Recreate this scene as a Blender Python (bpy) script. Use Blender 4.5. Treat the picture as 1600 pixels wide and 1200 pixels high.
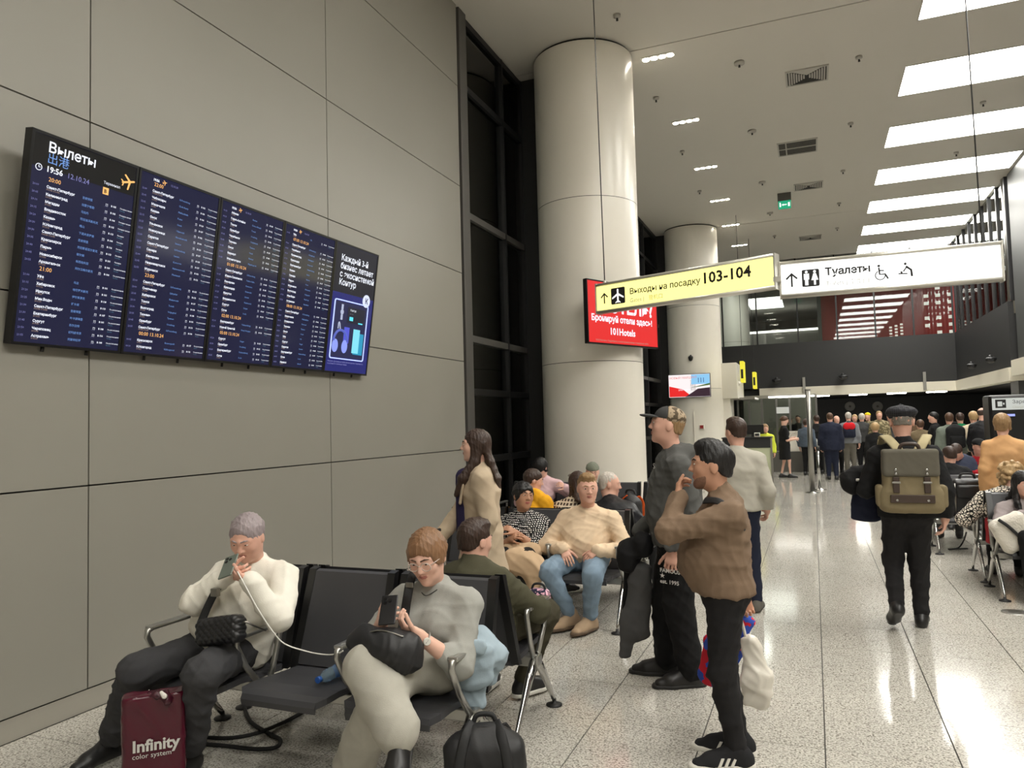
import bpy, bmesh, math, random
import numpy as np
from mathutils import Vector, Matrix

SC = bpy.context.scene
COL = SC.collection
for o in list(bpy.data.objects):
    bpy.data.objects.remove(o)

# ------------------------------------------------------------------ camera
F_PX, YAW, PITCH, ROLL, CAM_H = 1160.35, -0.383935, 0.054079, 0.026456, 1.68
_f = np.array([math.sin(YAW) * math.cos(PITCH), math.cos(YAW) * math.cos(PITCH), math.sin(PITCH)])
_r = np.array([math.cos(YAW), -math.sin(YAW), 0.0])
_d = np.cross(_f, _r)
_c, _s = math.cos(ROLL), math.sin(ROLL)
CAM_R = _c * _r + _s * _d
CAM_D = -_s * _r + _c * _d
CAM_F = _f
cam_data = bpy.data.cameras.new('camera')
cam = bpy.data.objects.new('camera', cam_data)
COL.objects.link(cam)
cam_data.sensor_fit = 'HORIZONTAL'
cam_data.sensor_width = 36.0
cam_data.lens = F_PX * 36.0 / 1600.0
cam_data.clip_end = 200
cam.matrix_world = Matrix(((CAM_R[0], -CAM_D[0], -CAM_F[0], 0), (CAM_R[1], -CAM_D[1], -CAM_F[1], 0),
                           (CAM_R[2], -CAM_D[2], -CAM_F[2], CAM_H), (0, 0, 0, 1)))
SC.camera = cam

# ------------------------------------------------------------------ world, exposure
world = bpy.data.worlds.new('night_sky')
SC.world = world
world.use_nodes = True
bg = world.node_tree.nodes['Background']
bg.inputs[0].default_value = (0.010, 0.012, 0.016, 1)
bg.inputs[1].default_value = 0.35
SC.view_settings.view_transform = 'Standard'
SC.view_settings.look = 'None'
SC.view_settings.gamma = 1.0
SC.view_settings.use_curve_mapping = False
SC.view_settings.exposure = 0.22
STRIP_POWER = 16.0          # emission of the ceiling light panels
SPOT_POWER = 130.0          # each downlight cluster

# ------------------------------------------------------------------ where a photographed point lies in the hall
def _ray(px, py):
    return CAM_R * ((px - 800) / F_PX) + CAM_D * ((py - 600) / F_PX) + CAM_F
def at(px, py, Y):
    d = _ray(px, py); t = Y / d[1]
    return np.array([d[0] * t, Y, CAM_H + d[2] * t])
def atz(px, py, z):
    d = _ray(px, py); t = (z - CAM_H) / d[2]
    return np.array([d[0] * t, d[1] * t, z])
def atx(px, py, X):
    d = _ray(px, py); t = X / d[0]
    return np.array([X, d[1] * t, CAM_H + d[2] * t])
def proj(p):
    q = np.array(p, float) - np.array([0, 0, CAM_H])
    z = q @ CAM_F
    return 800 + F_PX * (q @ CAM_R) / z, 600 + F_PX * (q @ CAM_D) / z, z

# ------------------------------------------------------------------ materials
def lin(c):
    return tuple(((v / 255) / 12.92 if v / 255 <= 0.04045 else ((v / 255 + 0.055) / 1.055) ** 2.4) for v in c)
MATS = {}
def _new(name):
    m = bpy.data.materials.new(name); m.use_nodes = True
    nt = m.node_tree
    return m, nt, nt.nodes['Principled BSDF']
def mat(name, rgb, rough=0.6, metal=0.0, bump=0.0, bscale=40.0, var=0.0, vscale=6.0, spec=0.5, stretch=None, emit=0.0, coat=0.0):
    """principled surface with procedural colour variation and fine relief"""
    if name in MATS: return MATS[name]
    m, nt, p = _new(name)
    c = lin(rgb) + (1,)
    p.inputs['Base Color'].default_value = c
    p.inputs['Roughness'].default_value = rough
    p.inputs['Metallic'].default_value = metal
    p.inputs['Specular IOR Level'].default_value = spec
    if coat: p.inputs['Coat Weight'].default_value = coat
    N, L = nt.nodes, nt.links
    tc = N.new('ShaderNodeTexCoord'); mp = N.new('ShaderNodeMapping')
    L.new(tc.outputs['Object'], mp.inputs[0])
    if stretch: mp.inputs['Scale'].default_value = stretch
    if var:
        nz = N.new('ShaderNodeTexNoise'); nz.inputs['Scale'].default_value = vscale; nz.inputs['Detail'].default_value = 4
        L.new(mp.outputs[0], nz.inputs[0])
        mx = N.new('ShaderNodeMix'); mx.data_type = 'RGBA'
        mx.inputs[6].default_value = tuple(max(0, v * (1 - var)) for v in c[:3]) + (1,)
        mx.inputs[7].default_value = tuple(min(1, v * (1 + var)) for v in c[:3]) + (1,)
        L.new(nz.outputs['Fac'], mx.inputs[0]); L.new(mx.outputs[2], p.inputs['Base Color'])
    if bump:
        nb = N.new('ShaderNodeTexNoise'); nb.inputs['Scale'].default_value = bscale; nb.inputs['Detail'].default_value = 3
        L.new(mp.outputs[0], nb.inputs[0])
        bp = N.new('ShaderNodeBump'); bp.inputs['Strength'].default_value = bump; bp.inputs['Distance'].default_value = 0.01
        L.new(nb.outputs['Fac'], bp.inputs['Height']); L.new(bp.outputs[0], p.inputs['Normal'])
    if emit:
        p.inputs['Emission Color'].default_value = c; p.inputs['Emission Strength'].default_value = emit
    MATS[name] = m
    return m
def glow(name, rgb, strength, lamp=False):
    """a surface that gives off light (lamp, screen, lit sign)"""
    if name in MATS: return MATS[name]
    m, nt, p = _new(name)
    p.inputs['Base Color'].default_value = (0.02, 0.02, 0.02, 1)
    p.inputs['Roughness'].default_value = 0.4
    p.inputs['Specular IOR Level'].default_value = 0.2
    p.inputs['Emission Color'].default_value = lin(rgb) + (1,)
    p.inputs['Emission Strength'].default_value = strength
    if not lamp: m.cycles.emission_sampling = 'NONE'      # small letters and screens: still glow, only not aimed at
    MATS[name] = m
    return m
def glass(name, tint=(235, 240, 238), refl=1.0, dark=0.0):
    """thin pane: clear with mirror reflections growing at grazing angles"""
    if name in MATS: return MATS[name]
    m, nt, p = _new(name); N, L = nt.nodes, nt.links
    out = N['Material Output']; N.remove(p)
    tr = N.new('ShaderNodeBsdfTransparent'); tr.inputs[0].default_value = lin(tint) + (1,)
    gl = N.new('ShaderNodeBsdfGlossy'); gl.inputs['Roughness'].default_value = 0.02
    gl.inputs['Color'].default_value = (refl, refl, refl, 1)
    fr = N.new('ShaderNodeFresnel'); fr.inputs[0].default_value = 1.5
    mx = N.new('ShaderNodeMixShader')
    L.new(fr.outputs[0], mx.inputs[0]); L.new(tr.outputs[0], mx.inputs[1]); L.new(gl.outputs[0], mx.inputs[2])
    L.new(mx.outputs[0], out.inputs[0])
    MATS[name] = m
    return m
def terrazzo():
    m, nt, p = _new('speckled_granite'); N, L = nt.nodes, nt.links
    tc = N.new('ShaderNodeTexCoord'); gp = N.new('ShaderNodeNewGeometry')
    n1 = N.new('ShaderNodeTexNoise'); n1.inputs['Scale'].default_value = 90; n1.inputs['Detail'].default_value = 2
    n2 = N.new('ShaderNodeTexVoronoi'); n2.inputs['Scale'].default_value = 130
    n3 = N.new('ShaderNodeTexNoise'); n3.inputs['Scale'].default_value = 1.3; n3.inputs['Detail'].default_value = 3
    for n in (n1, n2, n3): L.new(gp.outputs['Position'], n.inputs[0])
    r1 = N.new('ShaderNodeValToRGB')
    r1.color_ramp.elements[0].position = 0.36; r1.color_ramp.elements[0].color = lin((158, 154, 146)) + (1,)
    r1.color_ramp.elements[1].position = 0.56; r1.color_ramp.elements[1].color = lin((218, 214, 204)) + (1,)
    L.new(n1.outputs['Fac'], r1.inputs[0])
    sp = N.new('ShaderNodeSeparateColor'); L.new(n2.outputs['Color'], sp.inputs[0])
    r2 = N.new('ShaderNodeValToRGB')
    r2.color_ramp.elements[0].position = 0.05; r2.color_ramp.elements[0].color = (0.32, 0.30, 0.28, 1)
    r2.color_ramp.elements[1].position = 0.22; r2.color_ramp.elements[1].color = (1, 1, 1, 1)
    L.new(sp.outputs[0], r2.inputs[0])
    mx = N.new('ShaderNodeMix'); mx.data_type = 'RGBA'; mx.blend_type = 'MULTIPLY'; mx.inputs[0].default_value = 0.8
    L.new(r1.outputs[0], mx.inputs[6]); L.new(r2.outputs[0], mx.inputs[7])
    m2 = N.new('ShaderNodeMix'); m2.data_type = 'RGBA'; m2.blend_type = 'MULTIPLY'; m2.inputs[0].default_value = 0.25
    L.new(mx.outputs[2], m2.inputs[6]); L.new(n3.outputs['Fac'], m2.inputs[7])
    L.new(m2.outputs[2], p.inputs['Base Color'])
    p.inputs['Roughness'].default_value = 0.10
    p.inputs['Specular IOR Level'].default_value = 0.55
    MATS['terrazzo'] = m
    return m

# ------------------------------------------------------------------ mesh helpers
class MB:
    """collects boxes, bars, tubes and slabs, then links them as ONE mesh object"""
    def __init__(s): s.v = []; s.f = []; s.m = []; s.smooth = []
    def add(s, v, f, mi=0, sm=False):
        b = len(s.v); s.v += [tuple(map(float, p)) for p in v]
        for q in f: s.f.append(tuple(b + i for i in q)); s.m.append(mi); s.smooth.append(sm)
        return s
    def box(s, lo, hi, mi=0, bev=0.0, M=None):
        (x0, y0, z0), (x1, y1, z1) = lo, hi
        if bev <= 0:
            v = [(x0, y0, z0), (x1, y0, z0), (x1, y1, z0), (x0, y1, z0), (x0, y0, z1), (x1, y0, z1), (x1, y1, z1), (x0, y1, z1)]
            f = [(0, 3, 2, 1), (4, 5, 6, 7), (0, 1, 5, 4), (1, 2, 6, 5), (2, 3, 7, 6), (3, 0, 4, 7)]
        else:
            bm = bmesh.new(); bmesh.ops.create_cube(bm, size=1.0)
            for q in bm.verts:
                q.co = Vector((x0 + (q.co.x + .5) * (x1 - x0), y0 + (q.co.y + .5) * (y1 - y0), z0 + (q.co.z + .5) * (z1 - z0)))
            bmesh.ops.bevel(bm, geom=bm.edges[:], offset=bev, segments=2, affect='EDGES', profile=0.5)
            bm.verts.index_update()
            v = [tuple(q.co) for q in bm.verts]; f = [tuple(q.index for q in fa.verts) for fa in bm.faces]; bm.free()
        if M is not None: v = [tuple(M @ Vector(p)) for p in v]
        return s.add(v, f, mi)
    def tube(s, pts, r, n=10, mi=0, caps=True, flat=None, up=None):
        """round (or flattened) tube along a path; r may be one radius per point"""
        P = [Vector(p) for p in pts]; R = list(r) if hasattr(r, '__len__') else [r] * len(P)
        vs, fs = [], []; pu = None
        for i, p in enumerate(P):
            t = (P[min(i + 1, len(P) - 1)] - P[max(i - 1, 0)]).normalized()
            if up is not None: u = Vector(up)
            elif pu is None: u = Vector((0, 0, 1)) if abs(t.z) < 0.9 else Vector((1, 0, 0))
            else: u = pu
            u = (u - t * u.dot(t)).normalized(); pu = u; w = t.cross(u)
            for k in range(n):
                a = 2 * math.pi * k / n
                fl = flat if flat else 1.0
                vs.append(p + u * (R[i] * fl * math.cos(a)) + w * (R[i] * math.sin(a)))
        for i in range(len(P) - 1):
            for k in range(n):
                fs.append((i * n + k, i * n + (k + 1) % n, (i + 1) * n + (k + 1) % n, (i + 1) * n + k))
        if caps:
            fs.append(tuple(range(n - 1, -1, -1))); fs.append(tuple((len(P) - 1) * n + k for k in range(n)))
        return s.add(vs, fs, mi, True)
    def lathe(s, prof, c, n=24, mi=0, axis=(0, 0, 1), sm=True, caps=True):
        ax = Vector(axis).normalized()
        u = ax.orthogonal().normalized() if abs(ax.z) < 0.99 else Vector((1, 0, 0)); w = ax.cross(u)
        c = Vector(c); vs = []; fs = []
        for r, h in prof:
            for k in range(n):
                a = 2 * math.pi * k / n
                vs.append(c + ax * h + u * (r * math.cos(a)) + w * (r * math.sin(a)))
        for i in range(len(prof) - 1):
            for k in range(n):
                fs.append((i * n + k, i * n + (k + 1) % n, (i + 1) * n + (k + 1) % n, (i + 1) * n + k))
        s.add(vs, fs, mi, sm); b = len(s.v) - len(vs)
        for cap in (tuple(range(n - 1, -1, -1)), tuple((len(prof) - 1) * n + k for k in range(n))) if caps else ():
            s.f.append(tuple(b + i for i in cap)); s.m.append(mi); s.smooth.append(False)
        return s
    def slab(s, poly, d, mi=0):
        """polygon (3-D points, in order) thickened by the vector d"""
        P = [Vector(p) for p in poly]; d = Vector(d); n = len(P)
        v = P + [p + d for p in P]
        f = [tuple(range(n - 1, -1, -1)), tuple(range(n, 2 * n))] + [(i, (i + 1) % n, n + (i + 1) % n, n + i) for i in range(n)]
        return s.add(v, f, mi)
    def quad(s, a, b, c, d, mi=0): return s.add([a, b, c, d], [(0, 1, 2, 3)], mi)
    def build(s, name, mats, parent=None, loc=None, smooth=None):
        me = bpy.data.meshes.new(name)
        off = Vector(loc) if loc is not None else Vector((0, 0, 0))
        me.from_pydata([tuple(Vector(p) - off) for p in s.v], [], s.f)
        for m in (mats if isinstance(mats, (list, tuple)) else [mats]): me.materials.append(m)
        me.polygons.foreach_set('material_index', s.m)
        me.polygons.foreach_set('use_smooth', [bool(smooth) if smooth is not None else q for q in s.smooth])
        bm = bmesh.new(); bm.from_mesh(me); bmesh.ops.recalc_face_normals(bm, faces=bm.faces[:]); bm.to_mesh(me); bm.free()
        o = bpy.data.objects.new(name, me); COL.objects.link(o)
        o.location = off
        if parent is not None: attach(o, parent)
        return o
def attach(o, parent):
    """o carries world coordinates: hang it under parent without moving it (parents are never rotated)"""
    w = Vector(o.location); p = parent; off = Vector((0, 0, 0))
    while p is not None: off += p.location; p = p.parent
    o.parent = parent; o.location = w - off
def tag(o, label=None, cat=None, group=None, kind=None):
    if label: o['label'] = label
    if cat: o['category'] = cat
    if group: o['group'] = group
    if kind: o['kind'] = kind
    return o
def thing(name, loc, label, cat, group=None):
    o = bpy.data.objects.new(name, None); COL.objects.link(o); o.location = tuple(map(float, loc)); o.empty_display_size = 0.1
    return tag(o, label, cat, group)
def copy_tree(o, parent=None, shift=(0, 0, 0)):
    c = o.copy(); COL.objects.link(c); c.parent = parent
    if parent is None: c.location = Vector(o.location) + Vector(shift)
    for ch in list(o.children): copy_tree(ch, c)
    return c
def text_mesh(name, body, size, origin, right, up, material, parent=None, align='LEFT', bold=0.0, depth=0.0, res=2, space=1.0, line=1.0, ysc=1.0, ink=1.0):
    """lettering laid on a plane: origin = baseline start, right/up = directions of the plane"""
    c = bpy.data.curves.new(name, 'FONT'); c.body = body; c.size = size; c.align_x = align; c.offset = bold
    c.resolution_u = res; c.space_character = space; c.space_line = line; c.extrude = depth
    t = bpy.data.objects.new('tmp_text', c); COL.objects.link(t)
    dg = bpy.context.evaluated_depsgraph_get()
    me = bpy.data.meshes.new_from_object(t.evaluated_get(dg))
    bpy.data.objects.remove(t); bpy.data.curves.remove(c)
    n = len(me.vertices); a = np.empty(n * 3); me.vertices.foreach_get('co', a); a = a.reshape(-1, 3)
    r = np.array(right, float); u = np.array(up, float); r /= np.linalg.norm(r); u /= np.linalg.norm(u); nn = np.cross(r, u)
    org = np.array(origin, float)
    w = a[:, :1] * r + a[:, 1:2] * u * ysc + a[:, 2:3] * nn
    me.vertices.foreach_set('co', w.ravel()); me.materials.clear(); me.materials.append(material); me.update()
    me.name = name
    o = bpy.data.objects.new(name, me); COL.objects.link(o); o.location = org
    if parent is not None: attach(o, parent)
    return o

# ================================================================== THE HALL
HC = 7.3                    # ceiling height
WX = -4.18                  # face of the left wall
GX = -4.25                  # glass line beyond the wall's end
YB, YF = -7.0, 46.0         # rear and far ends
XR = 9.5
MY, MX = 28.0, 4.42         # fronts of the upper floor (far side, right side)
M_floor = terrazzo()
M_grout = mat('grout', (70, 68, 64), 0.8)
M_ceil = mat('ceiling_paint', (205, 201, 192), 0.75, bump=0.05, bscale=60)
M_panel = mat('grey_wall_panel', (140, 137, 128), 0.42, var=0.04, vscale=1.2, bump=0.02, bscale=300)
M_joint = mat('dark_joint', (38, 36, 33), 0.8)
M_steel = mat('brushed_steel', (150, 148, 142), 0.35, metal=0.9, bump=0.04, bscale=120, stretch=(1, 1, 0.02))
M_graymetal = mat('grey_powder_metal', (92, 90, 86), 0.45, metal=0.3)
M_black = mat('black_cladding', (30, 30, 30), 0.5)
M_blackf = mat('black_window_frame', (22, 22, 23), 0.4)
M_white = mat('white_column_paint', (226, 221, 209), 0.28, bump=0.02, bscale=4, var=0.02)
M_cream = mat('cream_band', (214, 208, 190), 0.5)
M_red = mat('red_cladding', (150, 34, 30), 0.45)
M_glass = glass('window_glass')
M_glassb = glass('balustrade_glass', (225, 230, 228))
M_plinth = mat('stone_plinth', (150, 146, 136), 0.3, var=0.06, vscale=3)
M_light = glow('light_panel', (255, 252, 244), STRIP_POWER, True)
M_lamp = glow('lamp_disc', (255, 246, 228), 30.0)
M_frame = mat('light_frame', (190, 187, 180), 0.5)
M_concrete = mat('grey_upper_wall', (120, 118, 112), 0.7)

# floor: sub-base, then the granite tiles nearest the lens one by one, the rest joined
floor = MB().box((WX - 0.4, YB, -0.10), (XR, YF, -0.006)).build('floor', M_grout)
tag(floor, kind='structure')
TX0, TY0, TP = -0.02, 4.14, 0.6
cells = []
for i in range(-7, 16):
    for j in range(-19, 70):
        cells.append((i, j))
vis = []
for i, j in cells:
    cx, cy = TX0 + (i + .5) * TP, TY0 + (j + .5) * TP
    if cy < 1.5 or cy > 16: continue
    x, y, z = proj((cx, cy, 0))
    if -60 < x < 1660 and y < 1290: vis.append((z, i, j))
vis.sort(); near = {(i, j) for _, i, j in vis[:298]}
tm = MB()
tm.box((-TP / 2 + 0.0035, -TP / 2 + 0.0018, -0.02), (TP / 2 - 0.0035, TP / 2 - 0.0018, 0.0), bev=0.0)
tile0 = None
for i, j in sorted(near):
    c = (TX0 + (i + .5) * TP, TY0 + (j + .5) * TP, 0)
    if c[0] - TP / 2 < WX: continue
    if tile0 is None:
        tile0 = tm.build('floor_tile', M_floor); o = tile0
    else:
        o = tile0.copy(); COL.objects.link(o)
    o.parent = floor; o.location = c
rest = MB()
for i, j in cells:
    if (i, j) in near and TX0 + i * TP >= WX: continue
    x0, x1 = max(WX, TX0 + i * TP + 0.0035), TX0 + (i + 1) * TP - 0.0035
    y0, y1 = TY0 + j * TP + 0.0018, TY0 + (j + 1) * TP - 0.0018
    if x1 <= x0: continue
    rest.quad((x0, y0, 0), (x1, y0, 0), (x1, y1, 0), (x0, y1, 0))
tag(rest.build('floor_tiles', M_floor, floor), kind='stuff')

# ceiling: slab with bays of smooth board between narrow joints
ceiling = MB().box((GX - 0.3, YB, HC + 0.02), (XR, YF, HC + 0.25)).build('ceiling', M_joint)
tag(ceiling, kind='structure')
ys = [YB, -0.4, 10.95, 22.3, 33.65, YF]
for a, b in zip(ys[:-1], ys[1:]):
    MB().box((GX - 0.25, a + 0.012, HC), (XR, b - 0.012, HC + 0.03)).build('ceiling_panel', M_ceil, ceiling)

# left wall of large grey panels
wall_left = MB().box((WX - 0.35, YB, 0), (WX - 0.025, 8.70, HC)).build('wall_left', M_joint)
tag(wall_left, kind='structure')
zs = [0.135, 1.37, 2.51, 3.67, 4.83, 6.18, HC]
ycol = [-7.0, -4.2, -1.7, 0.8, 3.3, 5.8, 8.70]
for y0, y1 in zip(ycol[:-1], ycol[1:]):
    for z0, z1 in zip(zs[:-1], zs[1:]):
        MB().box((WX - 0.03, y0 + 0.005, z0 + 0.005), (WX, y1 - 0.005, z1 - 0.005)).build('wall_panel', M_panel, wall_left)
bb = MB().box((WX - 0.05, YB, 0.0), (WX - 0.012, 8.70, 0.128)).build('baseboard_left', M_plinth); tag(bb, kind='structure')
tr = MB().box((WX - 0.35, 8.76, 0), (WX + 0.01, 8.98, HC), bev=0.006).box((WX - 0.35, 8.70, 0), (WX - 0.03, 8.765, HC), mi=1).build('trim_1', [M_graymetal, M_joint])
tag(tr, kind='structure')

# tall glazing on the left beyond the wall: each mullion, transom and pane its own piece
win = thing('window_1', (GX, 8.98, 0), None, None); win['kind'] = 'structure'
mull = [8.98, 10.35, 11.15, 11.65, 13.4, 15.2, 17.0, 18.8, 20.6, 22.5, 23.0, 25.0, 27.0]
fins = {11.15, 22.5}
trans = [0.06, 1.2, 2.13, 2.85, 4.53, 6.3, HC - 0.05]
for y in mull:
    w = 0.05
    MB().box((GX - 0.10, y - w / 2, 0), (GX + 0.04, y + w / 2, HC)).build('mullion', M_blackf, win)
for y in fins:
    MB().box((GX - 0.05, y, 0), (GX + 0.42, y + 0.5, HC), bev=0.01).build('fin', M_black, win)
for z in trans:
    MB().box((GX - 0.08, 8.98, z - 0.045), (GX + 0.035, 27.9, z + 0.045)).build('transom', M_graymetal if z in (4.53, 2.85) else M_blackf, win)
for a, b in zip(mull[:-1], mull[1:]):
    for z0, z1 in zip(trans[:-1], trans[1:]):
        MB().box((GX - 0.03, a + 0.025, z0 + 0.045), (GX - 0.015, b - 0.025, z1 - 0.045)).build('pane', M_glass, win)
# grey posts outside the glass
for y in (9.62, 10.72):
    MB().box((GX - 0.55, y, 0), (GX - 0.40, y + 0.14, HC), bev=0.01).build('outer_post', M_graymetal, win)
outer = MB().box((GX - 3.0, 8.5, -0.1), (GX - 2.9, 28, HC + 1)).build('wall_outer', mat('night_wall', (16, 17, 19), 0.6)); tag(outer, kind='structure')

# white columns: three painted drums with shadow gaps
def column(name, cx, cy, r, z0=0.0, top=HC, seams=(2.55, 4.95)):
    e = thing(name, (cx, cy, z0), None, None); e['kind'] = 'structure'
    MB().lathe([(r - 0.02, z0), (r - 0.02, top)], (cx, cy, 0), 48).build('core', M_joint, e)
    zz = [z0] + [s for s in seams if z0 < s < top] + [top - 0.03]
    for a, b in zip(zz[:-1], zz[1:]):
        MB().lathe([(r, a + 0.004), (r, b - 0.004)], (cx, cy, 0), 64, caps=False).build('drum', M_white, e)
    return e
C1 = column('column', -3.10, 10.97, 0.765)
C2 = column('column', -3.16, 22.3, 0.765)
C3 = column('column', -3.16, 33.65, 0.765, z0=3.3)
MB().box((C2.location.x + .0, 21.5, 0.2), (C2.location.x + .02, 21.54, 1.9)).build('access_panel', M_white, C2)

# rear, right and far walls, out of or behind the view
M_rear = mat('rear_wall_paint', (176, 172, 163), 0.7)
for nm, lo, hi, m in (('wall_rear', (WX, YB - 0.2, 0), (XR, YB, HC), M_rear),
                      ('wall_right', (XR, YB, 0), (XR + 0.2, YF, HC), M_rear),
                      ('wall_far', (GX - 0.3, YF, 0), (XR, YF + 0.2, HC), M_concrete)):
    tag(MB().box(lo, hi).build(nm, m), kind='structure')

# ------------------------------------------------------------------ upper floor across the far end and along the right
mez = thing('wall_mezzanine', (0, MY, 0), None, None); mez['kind'] = 'structure'
Z0, Z1, Z2 = 2.40, 2.72, 4.30
MB().box((GX, MY, Z1), (MX, MY + 0.25, Z2)).build('fascia', M_black, mez)
MB().box((MX, 20.8, Z1), (MX + 0.25, MY + 0.25, Z2)).build('fascia', M_black, mez)
MB().box((-1.75, MY - 0.06, Z0), (MX, MY + 0.25, Z1)).build('band', M_cream, mez)
MB().box((MX - 0.06, 20.8, Z0), (MX + 0.25, MY - 0.06, Z1)).build('band', M_cream, mez)
M_soffit = mat('dark_soffit', (34, 33, 32), 0.7)
MB().box((GX, MY + 0.25, 2.45), (XR, 38, 3.3)).build('soffit', M_soffit, mez)
MB().box((MX + 0.25, 8, 2.45), (XR, MY + 0.25, 3.3)).build('soffit', M_soffit, mez)
MB().box((GX, 37.0, 0), (XR, 37.2, 2.45)).build('back_wall', M_black, mez)
MB().box((MX + 3.6, 8, 0), (MX + 3.8, 37, 2.45)).build('side_wall', M_black, mez)
for x in (-1.75, -0.2, 1.0, 2.2, 3.4):          # edge of the soffit: flush lamps
    MB().box((x + 0.2, MY + 0.3, 2.375), (x + 0.75, MY + 0.75, 2.452)).build('soffit_lamp', glow('soffit_light', (255, 250, 240), 26, True), mez)
for y in (9.5, 12.5, 15.5, 18.5, 22, 25):
    MB().box((MX + 1.0, y, 2.435), (MX + 1.6, y + 0.5, 2.452)).build('soffit_lamp', MATS['soffit_light'], mez)
for x in (3.42, -0.30):
    MB().box((x, MY - 0.12, 2.45), (x + 0.09, MY - 0.06, 3.05)).build('band_post', M_steel, mez)
# glass above the fascia with dark posts
gl = thing('window_2', (0, MY, Z2), None, None); gl['kind'] = 'structure'
px = [GX + 0.05, -2.94, -1.75, -0.37, 0.90, 2.10, 3.26, MX]
for a, b in zip(px[:-1], px[1:]):
    MB().box((a + 0.02, MY + 0.1, Z2), (b - 0.02, MY + 0.112, HC)).build('pane', M_glassb, gl)
for x in px[1:]:
    MB().box((x - 0.025, MY + 0.08, Z2), (x + 0.025, MY + 0.14, HC)).build('mullion', M_blackf, gl)
py = [20.8 + 0.9 * k for k in range(9)]
for a, b in zip(py[:-1], py[1:]):
    MB().box((MX + 0.1, a + 0.03, Z2), (MX + 0.112, b - 0.03, HC)).build('pane', M_glassb, gl)
for y in py:
    MB().box((MX + 0.06, y - 0.05, Z2), (MX + 0.2, y + 0.05, HC)).build('mullion', M_blackf, gl)
# red wall on the upper floor, pierced by small lit squares
redw = MB().box((0.45, 34.0, 3.3), (XR, 34.2, HC)).build('wall_red', M_red); tag(redw, kind='structure')
M_sq = glow('lit_opening', (255, 244, 232), 1.1)
random.seed(4)
for ix in range(9):
    for iz in range(9):
        x, z = 4.35 + ix * 0.42, 4.55 + iz * 0.30
        if random.random() < 0.12: continue
        if ix == 0 and iz > 6: continue
        MB().box((x, 33.985, z), (x + 0.17, 34.0, z + 0.13)).build('lit_square', M_sq, redw)
for ix in range(3):
    for iz in range(6):
        MB().box((3.05 + ix * 0.2, 33.985, 4.55 + iz * 0.13 + ix * 0.05), (3.15 + ix * 0.2, 34.0, 4.62 + iz * 0.13 + ix * 0.05)).build('lit_square', M_sq, redw)
MB().box((0.35, 33.9, 3.3), (0.5, 34.2, HC)).build('edge_post', M_graymetal, redw)
upw = MB().box((GX, 40.5, 3.3), (0.45, 40.7, 6.1)).box((GX, 40.4, 6.05), (0.45, 40.7, 6.15), mi=1).build('wall_upper', [M_concrete, glow('cove_line', (255, 250, 240), 3, True)]); tag(upw, kind='structure')

p_ = at(1097, 667, 21.6)
MB().box((p_[0] - 0.07, 21.52, p_[2] - 0.07), (p_[0] + 0.07, 21.6, p_[2] + 0.07), bev=0.01).build('call_point', M_white, C2)
MB().box((p_[0] - 0.045, 21.505, p_[2] - 0.045), (p_[0] + 0.045, 21.525, p_[2] + 0.045)).build('call_button', M_red, C2)
MB().box((-2.3, 27.75, 0), (0.1, 27.85, 2.40)).build('added_pale_panel', mat('pale_grey_panel', (128, 127, 120), 0.6), mez)  # pale backing added so the glass screens in front read lighter
# right-hand pillar: brushed metal front edge, dark body
pil = thing('trim_2', (MX + 0.3, 21.2, 0), None, None); pil['kind'] = 'structure'
MB().box((MX + 0.14, 20.9, 0), (MX + 1.3, 21.7, HC), bev=0.02).build('body', mat('dark_pillar', (62, 63, 62), 0.45), pil)
MB().lathe([(0.2, Z2 - 0.3), (0.2, HC)], (MX + 0.24, 20.95, 0), 20).build('metal_edge', M_steel, pil)
MB().box((MX - 0.05, 17.9, Z0 + 0.1), (MX + 0.25, 20.6, Z1 + 0.15)).build('band_end', M_cream, pil)
MB().box((MX + 0.1, 13.0, Z1 + 0.15), (MX + 0.4, 20.6, HC), bev=0.02).build('side_cladding', mat('dark_pillar', (62, 63, 62)), pil)

# ------------------------------------------------------------------ ceiling lamps, vents and fittings
k = 0
strip_rows = [10.61 + 2.73 * n for n in range(-6, 7)]
for n, y in enumerate(strip_rows):
    lab = 'long white light panel across the ceiling, number %d from the camera end' % (n + 1)
    t = thing('ceiling_light', (3.05, y + 0.59, HC), lab, 'ceiling light', 'row of long ceiling light panels')
    MB().box((1.645, y, HC - 0.006), (4.45, y + 1.19, HC - 0.001)).build('diffuser', M_light, t)
    f = MB()
    for lo, hi in (((1.625, y - 0.02), (1.645, y + 1.21)), ((4.45, y - 0.02), (4.47, y + 1.21)), ((1.645, y - 0.02), (4.45, y)), ((1.645, y + 1.19), (4.45, y + 1.21))):
        f.box((lo[0], lo[1], HC - 0.01), (hi[0], hi[1], HC))
    f.build('frame', M_frame, t)
ordn = ['first', 'second', 'third', 'fourth', 'fifth', 'sixth', 'seventh', 'eighth', 'ninth', 'tenth', 'eleventh', 'twelfth', 'thirteenth']
for o in [q for q in bpy.data.objects if q.get('category') == 'ceiling light']:
    y = o.location.y
    n = round((y - 0.59 - 10.61) / 2.73)
    o['label'] = ('%s long white ceiling light panel beyond the nearest one in view' % ordn[n - 1] if n > 0 else
                  'nearest long white ceiling light panel, cut by the top of the photo' if n == 0 else
                  '%s long white ceiling light panel back from the nearest one in view' % ordn[-n - 1])
for xx, yy in ((5.2, 30.0), (7.4, 30.0), (-3.3, 30.2)):  # extra light panels added only to brighten the upper floor
    q = thing('ceiling_light', (xx + 0.7, yy + 1, HC), 'added square light panel above the upper floor, %s' % ('over the left end' if xx < 0 else 'nearer the middle' if xx < 6 else 'far right'), 'ceiling light')
    MB().box((xx, yy, HC - 0.008), (xx + 1.4, yy + 1.6, HC - 0.001)).build('diffuser', M_light, q)
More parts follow.
